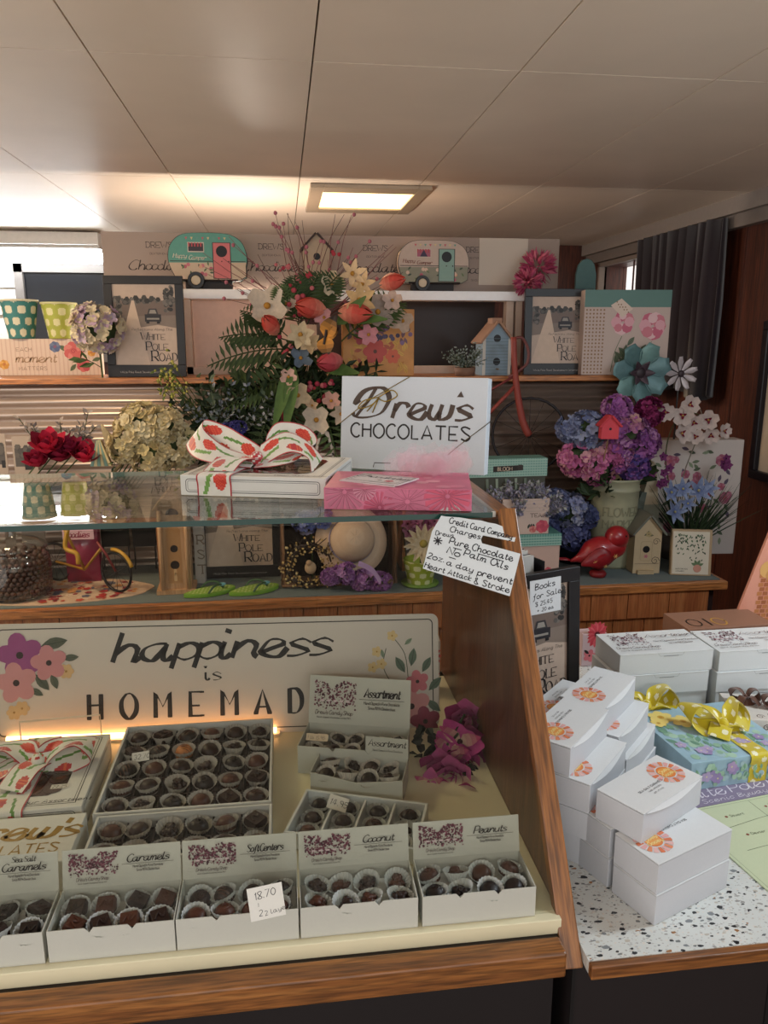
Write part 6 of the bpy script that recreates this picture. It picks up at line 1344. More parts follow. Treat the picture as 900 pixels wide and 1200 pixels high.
# twig shadow crate
a, b = at(330, 606, Y=2.13), at(463, 693, Y=2.13); W_ = b.x-a.x; H_ = at(330, 603, Y=2.13).z-ZS
t = thing('twig_crate', 'open twig bordered crate holding a wreath, a sun hat and lilac blooms', 'crate', (a.x, 2.135, ZS+.001)); TC = t
for nm, pts in (('twig_side', [((0, 0, 0), (0, 0, H_))]), ('twig_side', [((W_, 0, 0), (W_, 0, H_))]), ('twig_side', [((0, 0, .006), (W_, 0, .006))])):
    g = G()
    for (p, q2) in pts:
        for k in range(6): o_ = Vector((rr.uniform(-.005, .005), rr.uniform(-.005, .02), rr.uniform(-.004, .004) if p[2] == q2[2] else 0)); g.tube(smooth([tuple(Vector(p)+o_+Vector((0, 0, .003))), tuple((Vector(p)+Vector(q2))/2+o_*rr.uniform(-1, 1)), tuple(Vector(q2)+o_*.5)], 4), .004, rr.choice(['6a4a34', '7f5c40', '523828']), n=5)
    obj(nm, g, MATT(), t)
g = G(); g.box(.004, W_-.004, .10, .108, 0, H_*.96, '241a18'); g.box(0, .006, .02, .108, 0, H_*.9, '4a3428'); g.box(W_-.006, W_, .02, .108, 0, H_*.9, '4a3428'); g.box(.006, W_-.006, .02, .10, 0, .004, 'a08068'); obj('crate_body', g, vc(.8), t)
rnd = random.Random(71); q = at(362, 662, Y=2.13)
t = thing('berry_wreath', 'small twiggy wreath with gold berries in the left of the crate', 'wreath', (q.x, 2.125, q.z)); g = G(); Rr = .058
for k in range(46):
    a = rnd.uniform(0, 2*pi); p = Vector((Rr*cos(a), rnd.uniform(-.006, .012), Rr*sin(a))); g.tube([tuple(p), tuple(p+Vector((cos(a+rnd.uniform(-1.4, 1.4)), rnd.uniform(-.5, .3), sin(a+rnd.uniform(-1.4, 1.4))))*.03)], .0012, '3a2a22', n=4)
for k in range(3): g.tube([(Rr*(.9+.1*k)*cos(2*pi*i/24+k), .006*sin(i), Rr*(.9+.1*k)*sin(2*pi*i/24+k)) for i in range(24)], .003, '33241e', n=5, closed=True)
obj('twig_ring', g, MATT(), t); g = G()
for k in range(230):
    a = rnd.uniform(0, 2*pi); r_ = Rr*rnd.uniform(.65, 1.5); p = (r_*cos(a), rnd.uniform(-.022, .004), r_*sin(a))
    if p[2]+q.z > ZS+.008: g.ball(p, rnd.uniform(.0024, .004), rnd.choice(['a8864a', 'c8a868', '8a6a3a', 'd0b880']), n=5, m=4)
o = obj('berries', g, vc(.5), t); o['kind'] = 'stuff'
g = G(); g.ball((.004, -.004, -.006), .017, 'b89a78', n=12, m=8, sq=(1, .7, 1.1)); g.ball((.0, -.010, .010), .009, 'a88868', n=10, m=6); obj('centre_knot', g, MATT(), t, shade=True)
q = at(413, 636, Y=2.11)
t = thing('sun_hat', 'pale woven straw sun hat tilted up in the crate', 'hat', (q.x, 2.14, q.z), 0, rx=R(68), ry=R(10)); g = G(); n = 40; prof = [(0, .075), (.025, .074), (.048, .062), (.060, .035), (.064, .008), (.066, .0), (.085, -.004), (.105, -.008)]
g.lathe(prof, 'cdb096', n=n, cols=['cdb096', 'c8a98e', 'cdb096', 'c8a98e', '9a8cae', 'cdb096', 'c4a68c']); obj('hat_body', g, vc(.8), t, shade=True, solid=.0015)
g = G()
for i in range(3, 16):
    for k in range(34):
        u = i/16; r_, z_ = (.062*sin(u*pi/2), .076*cos(u*pi/2)*.95+.002)
        a = 2*pi*(k+.5*(i % 2))/34
        if r_*2*pi/34 > .003: g.ball((r_*cos(a)*1.03, r_*sin(a)*1.03, z_+.0005), .0019, '8a6a54', n=4, m=3)
obj('weave_holes', g, MATT(), t)['kind'] = 'stuff'
g = G(); g.lathe([(.0655, .016), (.067, .002)], '8f84b0', n=40); obj('hat_band', g, SATIN(), t, shade=True)
t = thing('lilac_hydrangea', 'lilac pink hydrangea blooms with ribbon under the straw hat', 'flower', (at(425, 675, Y=2.10).x, 2.105, ZS+.012)); L0 = Vector(t.location)
for px, py, r in ((405, 672, .035), (425, 680, .034), (445, 682, .034), (388, 676, .026)): g = G(); hydrangea(g, at(px, py, Y=2.09)-L0, r, ['b07ab8', 'a068a8', 'c090c4', '8f5c98'], rnd, n=46, fs=.013, sq=(1, .7, .8)); obj('flower_head', g, PETAL(), t)
g = G(); strip(g, [tuple(at(420, 660, Y=2.06)-L0), tuple(at(436, 668, Y=2.05)-L0), tuple(at(446, 682, Y=2.05)-L0)], [(.3, -.3, 1)], .016, lambda s, t_: 'b898c8'); obj('ribbon', g, SATIN(), t, solid=.0008)
t = thing('blue_hydrangea', 'blue hydrangea bloom at the top left inside the crate', 'flower', (at(365, 622, Y=2.2).x, 2.19, ZS+.012)); L0 = Vector(t.location)
for px, py, r in ((358, 612, .036), (376, 608, .034)): g = G(); hydrangea(g, at(px, py, Y=2.17)-L0, r, ['6a74b0', '8088bc', '5a5f98', '9a9ac0'], rnd, n=44, fs=.013); obj('flower_head', g, PETAL(), t)
g = G(); g.tube([(0, 0, 0), tuple(at(365, 620, Y=2.18)-L0)], .003, '3f4f2c'); obj('stem', g, LEAF(), t)
# dotted pot with daisy
q = at(492, 690, Y=2.13); hh = at(492, 655, Y=2.13).z-ZS
t = thing('dotted_pot', 'lime green pot with cream dots holding a cream daisy, left of the case post', 'pot', (q.x, 2.13, ZS+.001)); g = G(); pot_dots(g, .036, .050, hh, '9aa836', 'd6d6a8'); obj('pot_body', g, vc(.5), t, shade=True)
g = G(); g.lathe([(0, 0), (.054, 0), (.056, .005), (.036, .006)], '6a8a3a', n=30); obj('saucer', g, vc(.5), t, shade=True)
t = thing('cream_daisy', 'large cream gerbera daisy rising from the lime dotted pot', 'flower', (q.x, 2.13, ZS+.012)); L0 = Vector(t.location); g = G(); p = at(496, 637, Y=2.07)-L0; open_flower(g, p, (-.1, -1, .2), .060, 'd8c2a0', n=14, w_=.36, cup=.12, cen='a8964a', rnd=rnd, cr=.2); open_flower(g, p+Vector((0, -.004, 0)), (-.1, -1, .2), .042, 'dcc8a8', n=12, w_=.36, cup=.2, cen='8a8a3a', rnd=rnd, cr=.2); obj('bloom', g, PETAL(), t, shade=True)
g = G(); g.tube([(0, 0, 0), (0, -.01, .06), tuple(p+Vector((0, .004, 0)))], .003, '4a5a34'); obj('stem', g, LEAF(), t)
t = thing('mauve_blossoms', 'cluster of mauve pink blossoms behind the cream daisy', 'flower', (at(490, 612, Y=2.25).x, 2.25, ZS+.001)); L0 = Vector(t.location); g = G()
for k in range(16): open_flower(g, at(rnd.uniform(468, 515), rnd.uniform(604, 624), Y=2.2)-L0, (rnd.uniform(-.5, .5), -1, rnd.uniform(-.2, .6)), .024, rnd.choice(['a8607a', '8f4a6a', 'b87a90']), n=5, w_=.7, rnd=rnd, cen='5a2a3a')
obj('blossoms', g, PETAL(), t)['kind'] = 'stuff'; g = G()
for k in range(6): g.tube([(.01*k-.03, 0, 0), tuple(at(472+8*k, 618, Y=2.22)-L0)], .002, '4a4a34', n=5)
obj('stems', g, LEAF(), t)
# small white lantern house behind the gift box
q = at(380, 545, Y=2.30); 
t = thing('house_lantern', 'small white house shaped lantern between the gift box and the lettered box', 'lantern', (q.x, 2.28, 1.148)); hh = at(380, 503, Y=2.28).z-1.148; g = G(); w_ = .058
for x in (-w_/2, w_/2-.006): g.box(x, x+.006, 0, .006, 0, hh*.62); g.box(x, x+.006, .044, .05, 0, hh*.62)
g.box(-w_/2, w_/2, 0, .05, 0, .006); g.box(-w_/2, w_/2, 0, .006, hh*.60, hh*.64)
for s in (-1, 1): g.prism([(s*w_/2*1.05, hh*.62), (s*w_/4, hh*.95), (0, hh), (0, hh*.93), (s*w_*.18, hh*.88), (s*w_*.40, hh*.62)], 0, .05, 'c8b8a8')
g.c = [lin('c8b8a8')]*len(g.f); obj('lantern_frame', g, vc(.5), t); g = G(); g.box(-w_*.4, w_*.4, .012, .014, .006, hh*.5, 'a8986a'); g.T = FRONT(0, .0118, 0); flower5(g, 0, hh*.25, .014, 'c8a84a'); leaf2(g, .0, hh*.1, .02, 1.2, '5a6a3a'); obj('floral_pane', g, vc(.6), t)
t = thing('seed_card', 'small pink seed packet beside the white lantern house', 'card', (at(395, 545, Y=2.30).x, 2.29, 1.148)); g = G(); g.box(-.018, .018, 0, .01, 0, .10, 'c49a8a'); obj('packet', g, PAPER(), t); g = G(); g.T = FRONT(0, -.0002, 0); flower5(g, 0, .06, .014, 'b8606a'); g.rect(-.014, .01, .014, .035, 'd8c0b0'); obj('print', g, INK(), t)
g = G(); g.box(.035, .30, -.05, .08, 0, .012); g.box(.035, .045, -.05, .08, -.242, 0); g.box(.29, .30, -.05, .08, -.242, 0); o = obj('riser_shelf', g, MATS['cedar_X']); o.location = (.12-.06, 2.31, 1.1355); tag(o, 'small wooden riser carrying the white lantern house', 'riser')
# ================================================================ red bicycle and right hand shelf
rnd = random.Random(81)
YW = 2.33; cw = at(620, 510, Y=YW); RW = 43/900*YW*1.03
t = thing('bicycle_planter', 'rusty red bicycle frame ornament with a large black spoked wheel', 'bicycle ornament', (cw.x, YW, ZS+.001)); L0 = Vector(t.location)
zc = cw.z-ZS
g = G(); wheel(g, (0, 0, zc), RW, '2a2426', '3a3230', tw=.0045, spokes=16, tilt=R(-12)); obj('wheel', g, vc(.5, metal=.4), t, shade=True)
B = lambda x, y, Y=YW: tuple(at(x, y, Y=Y)-L0)
g = G(); g.tube(smooth([B(602, 395), B(603, 430), B(607, 465), B(613, 495), B(620, 510)], 4), .009, '8a3a30', n=10, r2=.012); obj('fork', g, vc(.55), t, shade=True)
g = G(); g.tube([B(604, 452), B(585, 472), B(566, 492)], .006, '8a3a30', n=8); g.tube([B(604, 440), B(570, 460), B(540, 462)], .004, '7a3430', n=8); g.tube([B(540, 462), B(566, 492), B(545, 540), (B(545, 540)[0], 0, .0)], .005, '7a3430', n=8); obj('frame', g, vc(.55), t, shade=True)
g = G(); g.tube(smooth([B(602, 397), B(612, 396), B(619, 410), B(618, 425), B(610, 433), B(596, 442)], 5), .0045, '6a3834', n=8); obj('handlebar', g, vc(.55), t, shade=True)
g = G(); g.tube([(.0, 0, zc-RW), (0, 0, 0)], .006, '3a3030'); g.box(-.05, .05, -.04, .04, 0, .004, '3a3030'); obj('stand', g, vc(.6), t)
# BLOOM box, gingham lids
def gingham(g, x0, z0, x1, z1, c1='6f9a8e', c2='8fb0a2', s=.008):
    g.rect(x0, z0, x1, z1, c1); x = x0
    while x+s/2 < x1: g.rect(x, z0, x+s/2, z1, c2); x += s
    z = z0
    while z+s/2 < z1: g.rect(x0, z, x1, z+s/2, '9ab8aa'); z += s
Yb = 2.22
a, b = at(568, 534, Y=Yb), at(642, 560, Y=Yb)
t = thing('gift_box', 'box with a teal gingham lid and a dark tag reading BLOOM', 'box', (a.x-.05, Yb, ZS+.0005), R(2)); W_ = b.x-a.x+.05; zt_ = a.z-ZS-.012
g = G(); g.box(.01, W_-.004, .004, .066, 0, zt_-.05, '4a4a40'); obj('box_body', g, PAPER(), t); g = G(); g.box(0, W_, 0, .07, zt_-.055, zt_, '6f9a8e'); obj('lid', g, PAPER(), t, bev=.001)
g = G(); g.T = FRONT(0, -.0003, 0); gingham(g, 0, zt_-.055, W_, zt_); tx = at(598, 548, Y=Yb).x-a.x+.03
g.pol([(tx-.032, zt_-.040), (tx+.062, zt_-.036), (tx+.062, zt_-.020), (tx-.032, zt_-.022)], '2c2420'); text(g, 'BLOOM', tx-.018, zt_-.036, .011, 'd0b8a0', .15, sx=.85); flower5(g, tx+.052, zt_-.027, .009, '3a302c', n=6); 
for k in range(5): g.stroke([(tx-.05+.03*k, zt_-.06), (tx-.045+.03*k, zt_-.15)], .008, ['6f7a6a', '8f9a88'][k % 2])
obj('lid_print', g, vc(.6), t)
Yt = 2.12
def stackbox(label, x0, x1, ytop, ybot, lidh, z0, z1, seed):
    a, b = at(x0, ytop, Y=Yt), at(x1, ybot, Y=Yt); t = thing('gift_box', label, 'box', (a.x, Yt, z0), R(1)); W_ = b.x-a.x; H_ = z1-z0
    g = G(); g.box(.003, W_-.003, .003, .10, 0, H_-lidh, 'c8a89a'); obj('box_body', g, PAPER(), t); g = G(); g.box(0, W_, 0, .104, H_-lidh, H_, '5f8f84' if lidh > .01 else 'cdb4a4'); obj('lid', g, PAPER(), t, bev=.0008)
    g = G(); g.T = FRONT(0, .0027, 0); rr_ = random.Random(seed)
    for k in range(8): rose2(g, W_-.02-.016*k if W_-.02-.016*k > .015 else W_*.5, min(.014+.012*(k % 2), H_-lidh-.015), .011, 'c8606a', 'b84858'); leaf2(g, max(.02, W_-.03-.02*k), .012, .012, k, '5a6a48')
    g.T = FRONT(0, -.0003, 0)
    if lidh > .01: gingham(g, 0, H_-lidh, W_, H_, '5f8f84', '78a598')
    obj('floral_print', g, INK(), t); return t
z1 = at(640, 626, Y=Yt).z
z2 = at(640, 586, Y=Yt-.01).z
stackbox('floral box with a teal gingham lid under the lavender box', 585, 657, 626, 660, .036, ZS+.0005, z1, 4)
a, b = at(590, 586, Y=Yt), at(643, 627, Y=Yt); t = thing('planter_box', 'cream box with a rose print holding a lavender bush', 'planter', (a.x, Yt+.005, z1+.001)); W_, H_ = b.x-a.x, z2-z1; g = G(); g.box(0, W_, 0, .006, 0, H_, 'c8b0a2'); g.box(0, W_, .084, .09, 0, H_, 'c8b0a2'); g.box(0, .006, .006, .084, 0, H_, 'c8b0a2'); g.box(W_-.006, W_, .006, .084, 0, H_, 'c8b0a2'); g.box(.006, W_-.006, .006, .084, 0, .004, 'c8b0a2'); obj('box_body', g, PAPER(), t)
g = G(); g.T = FRONT(0, -.0003, 0); text(g, 'TEA', W_*.60, H_*.48, .011, '4a3a3a', .12, serif=True, sp=1.3)
for k in range(6): leaf2(g, W_*(.55+.07*k), .016, .016, 1.2+.3*(k % 3), '2f3a34')
rose2(g, W_*.86, .022, .020, 'c85a66', 'b8485a'); rose2(g, W_*.66, .014, .011, 'cf8a80', 'c06a66')
for k in range(4): g.stroke([(W_*.5, H_*(.65+.1*k)), (W_*.95, H_*(.65+.1*k))], .0008, 'a89488')
obj('rose_print', g, INK(), t)
t = thing('lavender_bush', 'grey purple lavender bush growing from the cream rose print box', 'plant', (a.x+W_/2, Yt+.05, z1+.006)); L0 = Vector(t.location); g = G()
for k in range(105):
    d = Vector((rnd.uniform(-1, 1.25), rnd.uniform(-.55, .4), rnd.uniform(.45, 1.1))); L = rnd.uniform(.10, .165); pts = [Vector((0, 0, 0)), d.normalized()*L*.5, d.normalized()*L]; g.tube(pts, .0009, '6a7060', n=4)
    for i in range(9):
        p = d.normalized()*L*(.55+.05*i)
        for j in range(3): g.petal(p, rv(rnd)+d*.5, rv(rnd), .015, .009, rnd.choice(['a09cb4', '86839c', 'b4b0bc', '7c7a88', '9ca098']), k=2)
obj('lavender', g, LEAF(), t)
# blue hydrangeas behind
t = thing('hydrangea_bouquet', 'blue hydrangea bouquet in a dark pot left of the cream pail', 'flower arrangement', (at(672, 650, Y=2.30).x, 2.31, ZS+.0005)); L0 = Vector(t.location)
g = G(); g.lathe([(0, 0), (.05, 0), (.06, .10), (.055, .10)], '1c1a1e', n=24); obj('pot', g, vc(.4), t, shade=True)
for px, py, r, cl in ((668, 598, .055, ['6a7090', '9a9ec0', '7f86aa', 'b0b0c0']), (650, 590, .045, ['6a7090', '565c80', '7f86aa']), (672, 628, .045, ['5a5c88', '72749c', '484a74']), (690, 606, .032, ['565c80', '484a74']), (645, 620, .038, ['4a5078', '6a7098'])):
    g = G(); hydrangea(g, at(px, py, Y=2.25)-L0, r, cl, rnd, n=int(r*1250), fs=.018, sq=(1, .8, .95)); obj('flower_head', g, PETAL(), t)
g = G()
for k in range(12): spray(g, (0, 0, .08), (rnd.uniform(-1, 1), rnd.uniform(-.6, .4), rnd.uniform(.3, 1)), .15, '', rnd, n=4, ll=.05, lw=.5, cols=DG)
obj('foliage', g, LEAF(), t)
# cream pail
q = at(717, 676, Y=2.24); zt_ = at(717, 560, Y=2.24).z-ZS
t = thing('flower_pail', 'tall cream enamel pail with embossed lettering holding hydrangeas', 'pail', (q.x, 2.26, ZS+.0005)); r1 = 29.5/900*2.3
g = G(); g.lathe([(0, 0), (r1*.86, 0), (r1*.87, .01)]+[(r1*(.87+.13*u), zt_*u) for u in (.1, .3, .5, .7, .86)]+[(r1*.985+.003, zt_*.87), (r1*.985, zt_*.885), (r1, zt_*.97), (r1+.004, zt_*.98), (r1+.004, zt_), (r1-.004, zt_), (r1-.006, zt_*.8), (0, zt_*.8)], '9f9c80', n=40); obj('pail_body', g, vc(.45, mott=.1, scale=20), t, shade=True)
g = G()
for s_, zz, hh in (('FLOWER', .60, .026), ('MARKET', .46, .026), ('FRESH', .34, .018)):
    u0 = g; W0_ = len(s_)*hh*.78; x = -W0_/2; 
    gg = G(); text(gg, s_, 0, 0, hh, '86836a', .16, serif=True, sx=.78)
    for v in gg.v:
        a = (v.x-W0_/2)/(r1*.95); rr_ = r1*(.87+.13*(zz+v.y/zt_))+.0012; v2 = Vector((sin(a)*rr_, -cos(a)*rr_, zz*zt_+v.y)); v.x, v.y, v.z = v2
    o_ = len(g.v); g.v += gg.v; g.f += [tuple(i+o_ for i in f) for f in gg.f]; g.c += gg.c
obj('embossed_lettering', g, vc(.45), t, solid=.0015)
t = thing('hydrangea_bouquet', 'pink, purple and blue hydrangea bouquet in the cream pail', 'flower arrangement', (q.x, 2.26, ZS+zt_*.8+.002)); L0 = Vector(t.location)
PK, PU, BL, MG_ = ['c46f9c', 'd489aa', 'b8638f', 'dca4a8'], ['96589a', 'a968a4', '84508a', 'ba86b0'], ['838aa8', '9aa0ba', '6f7698'], ['7a2450', '8a3060', '641c42']
for px, py, r, cl in ((686, 505, .058, BL), (668, 502, .035, BL), (676, 538, .052, PK), (700, 545, .060, PK), (722, 535, .050, PK+PU), (735, 505, .062, PU+['b87a98', 'c89a94']), (752, 520, .050, PU), (723, 480, .040, PU), (760, 483, .040, MG_), (742, 545, .045, ['5c4a8a', '6a5090', '8a5a98'])):
    g = G(); hydrangea(g, at(px, py, Y=2.21)-L0, r, cl, rnd, n=int(r*1200), fs=.020, sq=(1, .75, .95)); obj('flower_head', g, PETAL(), t)
g = G()
for k in range(14): spray(g, (0, 0, .0), (rnd.uniform(-1, 1), rnd.uniform(-.6, .3), rnd.uniform(.3, 1)), .14, '', rnd, n=4, ll=.05, lw=.5, cols=DG)
obj('foliage', g, LEAF(), t)
q = at(713, 514, Y=2.13); hh = at(713, 488, Y=2.13).z-q.z
t = birdhouse('birdhouse', 'tiny coral pink birdhouse nestled on the pink hydrangeas', (q.x, 2.12, q.z), .05, hh, .03, 'c8404a', 'b8343e', .026, over=.007, holes=((.5, .45, .004),), perch=False, rz=-6)
g = G(); g.tube([(0, .015, 0), (0, .06, -.10)], .002, '8a6a4a'); obj('pick_stem', g, vc(.7), t)
# metal flower picks
def pick(label, px, py, r, cols, n, inner, Yp, w_):
    q = at(px, py, Y=Yp); t = thing('metal_flower', label, 'garden ornament', (q.x, Yp, ZS+.0005)); z = q.z-ZS
    for k in range(n):
        a = 2*pi*k/n+.3; g = G(); g.petal((0, -.004, z), (cos(a), -.05, sin(a)), (0, -1, 0), r, r*w_, cols[k % len(cols)], cup=.14, k=7, pt=1.7); obj('petal', g, vc(.5, metal=.2, mott=.15, bump=.2), t, shade=True, solid=.001)
    if inner:
        for k in range(6): a = 2*pi*k/6; g = G(); g.petal((0, -.010, z), (cos(a), -.2, sin(a)), (0, -1, 0), r*.48, r*.24, inner, cup=.3, k=4, pt=.7); obj('inner_petal', g, vc(.5, metal=.3), t, shade=True, solid=.001)
    g = G(); g.ball((0, -.012, z), r*.2, '3a3034', n=14, m=8, sq=(1, .5, 1)); obj('centre', g, vc(.5, metal=.4), t, shade=True)
    g = G(); g.tube([(0, 0, z), (0, 0, 0)], .003, '2c2a2a'); g.lathe([(0, 0), (.04, 0), (.04, .003), (0, .003)], '2c2a2a', n=16); obj('stem', g, vc(.5), t)
pick('large teal metal flower standing above the hydrangeas at right', 748, 437, .098, ['66878a', '729692', '5a7b7c'], 7, '4a3c44', 2.36, .66)
pick('white metal daisy with dark centre right of the teal metal flower', 796, 438, .056, ['b8aeb0', 'c4babc'], 9, None, 2.36, .34)
# floral bag 2
a, b = at(768, 517, Y=2.32), at(858, 650, Y=2.32); W_ = b.x-a.x; H_ = a.z-ZS
t = thing('gift_bag', 'white gift bag printed with roses and leaves behind the blue lilies', 'gift bag', (a.x, 2.34, ZS+.0005), R(-5)); g = G(); g.box(0, W_, 0, .07, 0, H_, 'c4b8b0'); obj('bag_body', g, PAPER(), t, bev=.002); g = G(); g.T = FRONT(0, -.0003, 0); rr = random.Random(12)
for k in range(60):
    x, y = rr.uniform(.03, W_-.03), rr.uniform(.03, H_-.03); leaf2(g, x, y, .026, rr.uniform(0, 6), rr.choice(['6f7a5e', '55604a', '8a9478', '5a4a60']))
for k in range(16): x, y = rr.uniform(.03, W_-.03), rr.uniform(.03, H_-.025); rose2(g, x, y, rr.uniform(.012, .022), 'b07080', '9a5468')
obj('rose_print', g, INK(), t)
# orchids
t = thing('orchid', 'white and burgundy orchid spray in front of the rose print bag', 'flower arrangement', (at(790, 640, Y=2.28).x, 2.30, ZS+.0005)); L0 = Vector(t.location)
g = G(); g.lathe([(0, 0), (.03, 0), (.036, .08), (.032, .08)], '5a5048', n=20); obj('pot', g, vc(.5), t, shade=True)
arch = [at(x, y, Y=2.25)-L0 for x, y in ((790, 600), (780, 540), (788, 500), (805, 483), (825, 490), (845, 510))]
g = G(); g.tube(smooth([(0, 0, .06)]+[tuple(p) for p in arch], 5), .002, '5a5a3a'); g.tube(smooth([(0, 0, .06), tuple(at(800, 560, Y=2.25)-L0), tuple(at(822, 500, Y=2.25)-L0), tuple(at(820, 478, Y=2.25)-L0)], 5), .0018, '8a8070'); obj('stem', g, LEAF(), t)
for px, py, r in ((779, 483, .030), (800, 487, .034), (808, 474, .032), (813, 495, .030), (830, 492, .033), (798, 508, .035), (833, 510, .028), (848, 505, .026), (815, 512, .026)):
    g = G(); p = at(px, py, Y=2.22)-L0; d = Vector((rnd.uniform(-.5, .4), -1, rnd.uniform(-.2, .3)))
    open_flower(g, p, d, r, 'cdbcb4', n=5, w_=.95, pt=1.15, cup=.15, rnd=rnd, cen='c9a06a', cr=.12); open_flower(g, p+d.normalized()*.004, d, r*.42, '7a2038', n=3, w_=.6, cup=.4, rnd=rnd, cen='c9a04a', cr=.2); obj('orchid_bloom', g, PETAL(), t, shade=True)
# blue lilies and grass
t = thing('blue_lily_plant', 'blue star lilies with dark grassy leaves behind the small ivy print', 'plant', (at(805, 655, Y=2.23).x, 2.24, ZS+.0005)); L0 = Vector(t.location)
g = G(); g.lathe([(0, 0), (.035, 0), (.042, .06), (.038, .06)], '3a3430', n=20); obj('pot', g, vc(.5), t, shade=True)
g = G()
for k in range(150):
    d = Vector((rnd.uniform(-.8, 1.0), rnd.uniform(-.5, .3), rnd.uniform(.6, 1.3))).normalized(); L = rnd.uniform(.12, .27); g.petal((rnd.uniform(-.02, .02), rnd.uniform(-.02, .02), .05), d, rv(rnd), L, .005, rnd.choice(['2c3a28', '38482f', '455a38', '22301f']), cup=rnd.uniform(-.1, .3), k=4, pt=.5)
obj('grass', g, LEAF(), t)
for px, py, r in ((786, 577, .042), (800, 573, .038), (790, 600, .044), (818, 575, .046), (830, 572, .034), (806, 590, .03)):
    g = G(); open_flower(g, at(px, py, Y=2.15)-L0, (rnd.uniform(-.3, .3), -1, .3), r, '6f7ca4', n=6, w_=.42, cup=.2, rnd=rnd, cen='b0a880', cr=.1, tip='93a0bc'); obj('lily', g, PETAL(), t, shade=True)
g = G()
for k in range(12): px, py = rnd.choice([(778, 540), (845, 545), (770, 555)]); open_flower(g, at(px+rnd.uniform(-8, 8), py+rnd.uniform(-14, 14), Y=2.22)-L0, (0, -1, .2), .017, '7a3a6a', n=5, rnd=rnd, cen='3a1a30')
obj('small_purple_flowers', g, PETAL(), t)['kind'] = 'stuff'
# cream birdhouse
def scroll(g, w_, h):
    g.stroke([(0+.012*(1-i/14)*cos(i*.8)+w_*.30, h*.55+.012*(1-i/14)*sin(i*.8)) for i in range(12)], .0018, '3a342c'); g.stroke([(w_*.30+.014*(1-i/14)*cos(i*.8), h*.22+.014*(1-i/14)*sin(i*.8)) for i in range(12)], .0018, '3a342c')
    for k in range(4): leaf2(g, -w_*.05+.010*k-.01, h*.66, .016, .4+.9*k, '6f6a50')
    flower5(g, .0, h*.68, .009, 'a89468'); g.frame(-w_*.27, h*.22, w_*.17, h*.56, .0012, 'a08c68', r=.008); g.stroke([(-w_*.45, h*.17), (w_*.45, h*.17)], .0012, '6a5a48'); flower5(g, -.004, h*.30, .006, 'b8707a')
q = at(752, 677, Y=2.16); hh = at(752, 603, Y=2.16).z-ZS
t = birdhouse('birdhouse', 'cream wooden birdhouse with grey gabled roof and wire scrolls on the right shelf', (q.x+.002, 2.14, ZS+.0005), .083, hh, .08, 'bca684', '66665c', .05, over=.013, holes=((.45, .42, .011),), rz=-5, extra=scroll, perch=False)
g = G(); g.box(-.03, .02, -.012, 0, .0, .012, 'b8a07c'); obj('step', g, vc(.7), t)
q = at(762, 560, Y=2.26); t = thing('spire_ornament', 'cream wooden spire with grey sloping roof behind the cream birdhouse', 'ornament', (q.x+.002, 2.255, ZS+.0005)); h1, h2 = at(762, 591, Y=2.26).z-ZS, at(766, 541, Y=2.26).z-ZS; g = G()
g.prism([(-.030, h1), (.030, h1), (.014, h2-.02), (.005, h2), (.0, h2)], 0, .03, 'b8a88c'); obj('spire', g, vc(.7), t); g = G(); g.box(-.042, .034, .0, .05, 0, h1, '8a8a78'); g.prism([(-.075, h1-.08), (-.03, h1-.08), (-.014, h1+.04), (-.03, h1+.04)], -.004, .04, '5c6258'); obj('house_back', g, vc(.7), t)
# ivy card
q = at(805, 682, Y=2.12); t = thing('small_framed_print', 'small wooden framed print of hanging green leaves at the shelf right end', 'framed print', (q.x-.002, 2.10, ZS+.001), R(-14), rx=R(-8)); g = G(); W_, H_ = .118, .140
g.box(-W_/2, W_/2, 0, .022, 0, H_, 'ab9272'); obj('block', g, vc(.6), t, bev=.001); g = G(); g.T = FRONT(0, -.0002, 0); g.rect(-W_/2+.004, .004, W_/2-.008, H_-.006, 'cfc6b4'); rr = random.Random(2)
for k in range(90):
    x = rr.uniform(-W_/2+.012, W_/2-.018); y = H_-.012-abs(rr.gauss(0, .028))*(1 if (int(x*300) % 3) else 1.6); leaf2(g, x, max(y, .05), .008, rr.uniform(3.8, 5.6), rr.choice(['3d5236', '55704a', '2f4230']))
for a in (.4, 1.2, 2.0, 2.7): leaf2(g, .018, .030, .020, a, '6a7f5c')
g.dot(.018, .022, .012, 'c08a78', n=14); text(g, 'BLESS THIS HOME', -.045, .018, .0035, '5a5248', .14, sx=.8); text(g, 'AND GARDEN', -.045, .011, .0035, '5a5248', .14, sx=.8)
obj('ivy_print', g, INK(), t)
# red bird
q = at(700, 680, Y=2.13); t = thing('bird_figurine', 'red cardinal figurine with gold snowflake marks standing by the cream pail', 'figurine', (q.x, 2.13, ZS+.0005), R(-8))
g = G(); n = 20; M_ = 16; vs = []; fs = []
prof = []
for i in range(M_+1):
    u = i/M_                                     # tail (left, low) to head (right, high)
    cx = -.085+.165*u; cz = .052+.020*sin(u*pi*.9-.2)+.060*max(0, u-.45)**1.1*1.2
    rr_ = [.004, .007, .011, .018, .028, .037, .043, .046, .047, .046, .043, .038, .034, .031, .028, .020, .004][i]
    prof.append((cx, cz, rr_))
for cx, cz, r_ in prof:
    for k in range(n): a = 2*pi*k/n; vs.append((cx-r_*sin(a)*.35, r_*cos(a)*.85, cz+r_*sin(a)))
for i in range(M_): fs += [(i*n+k, (i+1)*n+k, (i+1)*n+(k+1) % n, i*n+(k+1) % n) for k in range(n)]
fs += [tuple(range(n)), tuple(M_*n+k for k in range(n-1, -1, -1))]
g.add(vs, fs, '9a1f24'); g.ball((.050, 0, .122), .036, '9a1f24', n=18, m=12, sq=(1, .9, 1)); obj('body', g, vc(.35, coat=.3, mott=.2, scale=30), t, shade=True)
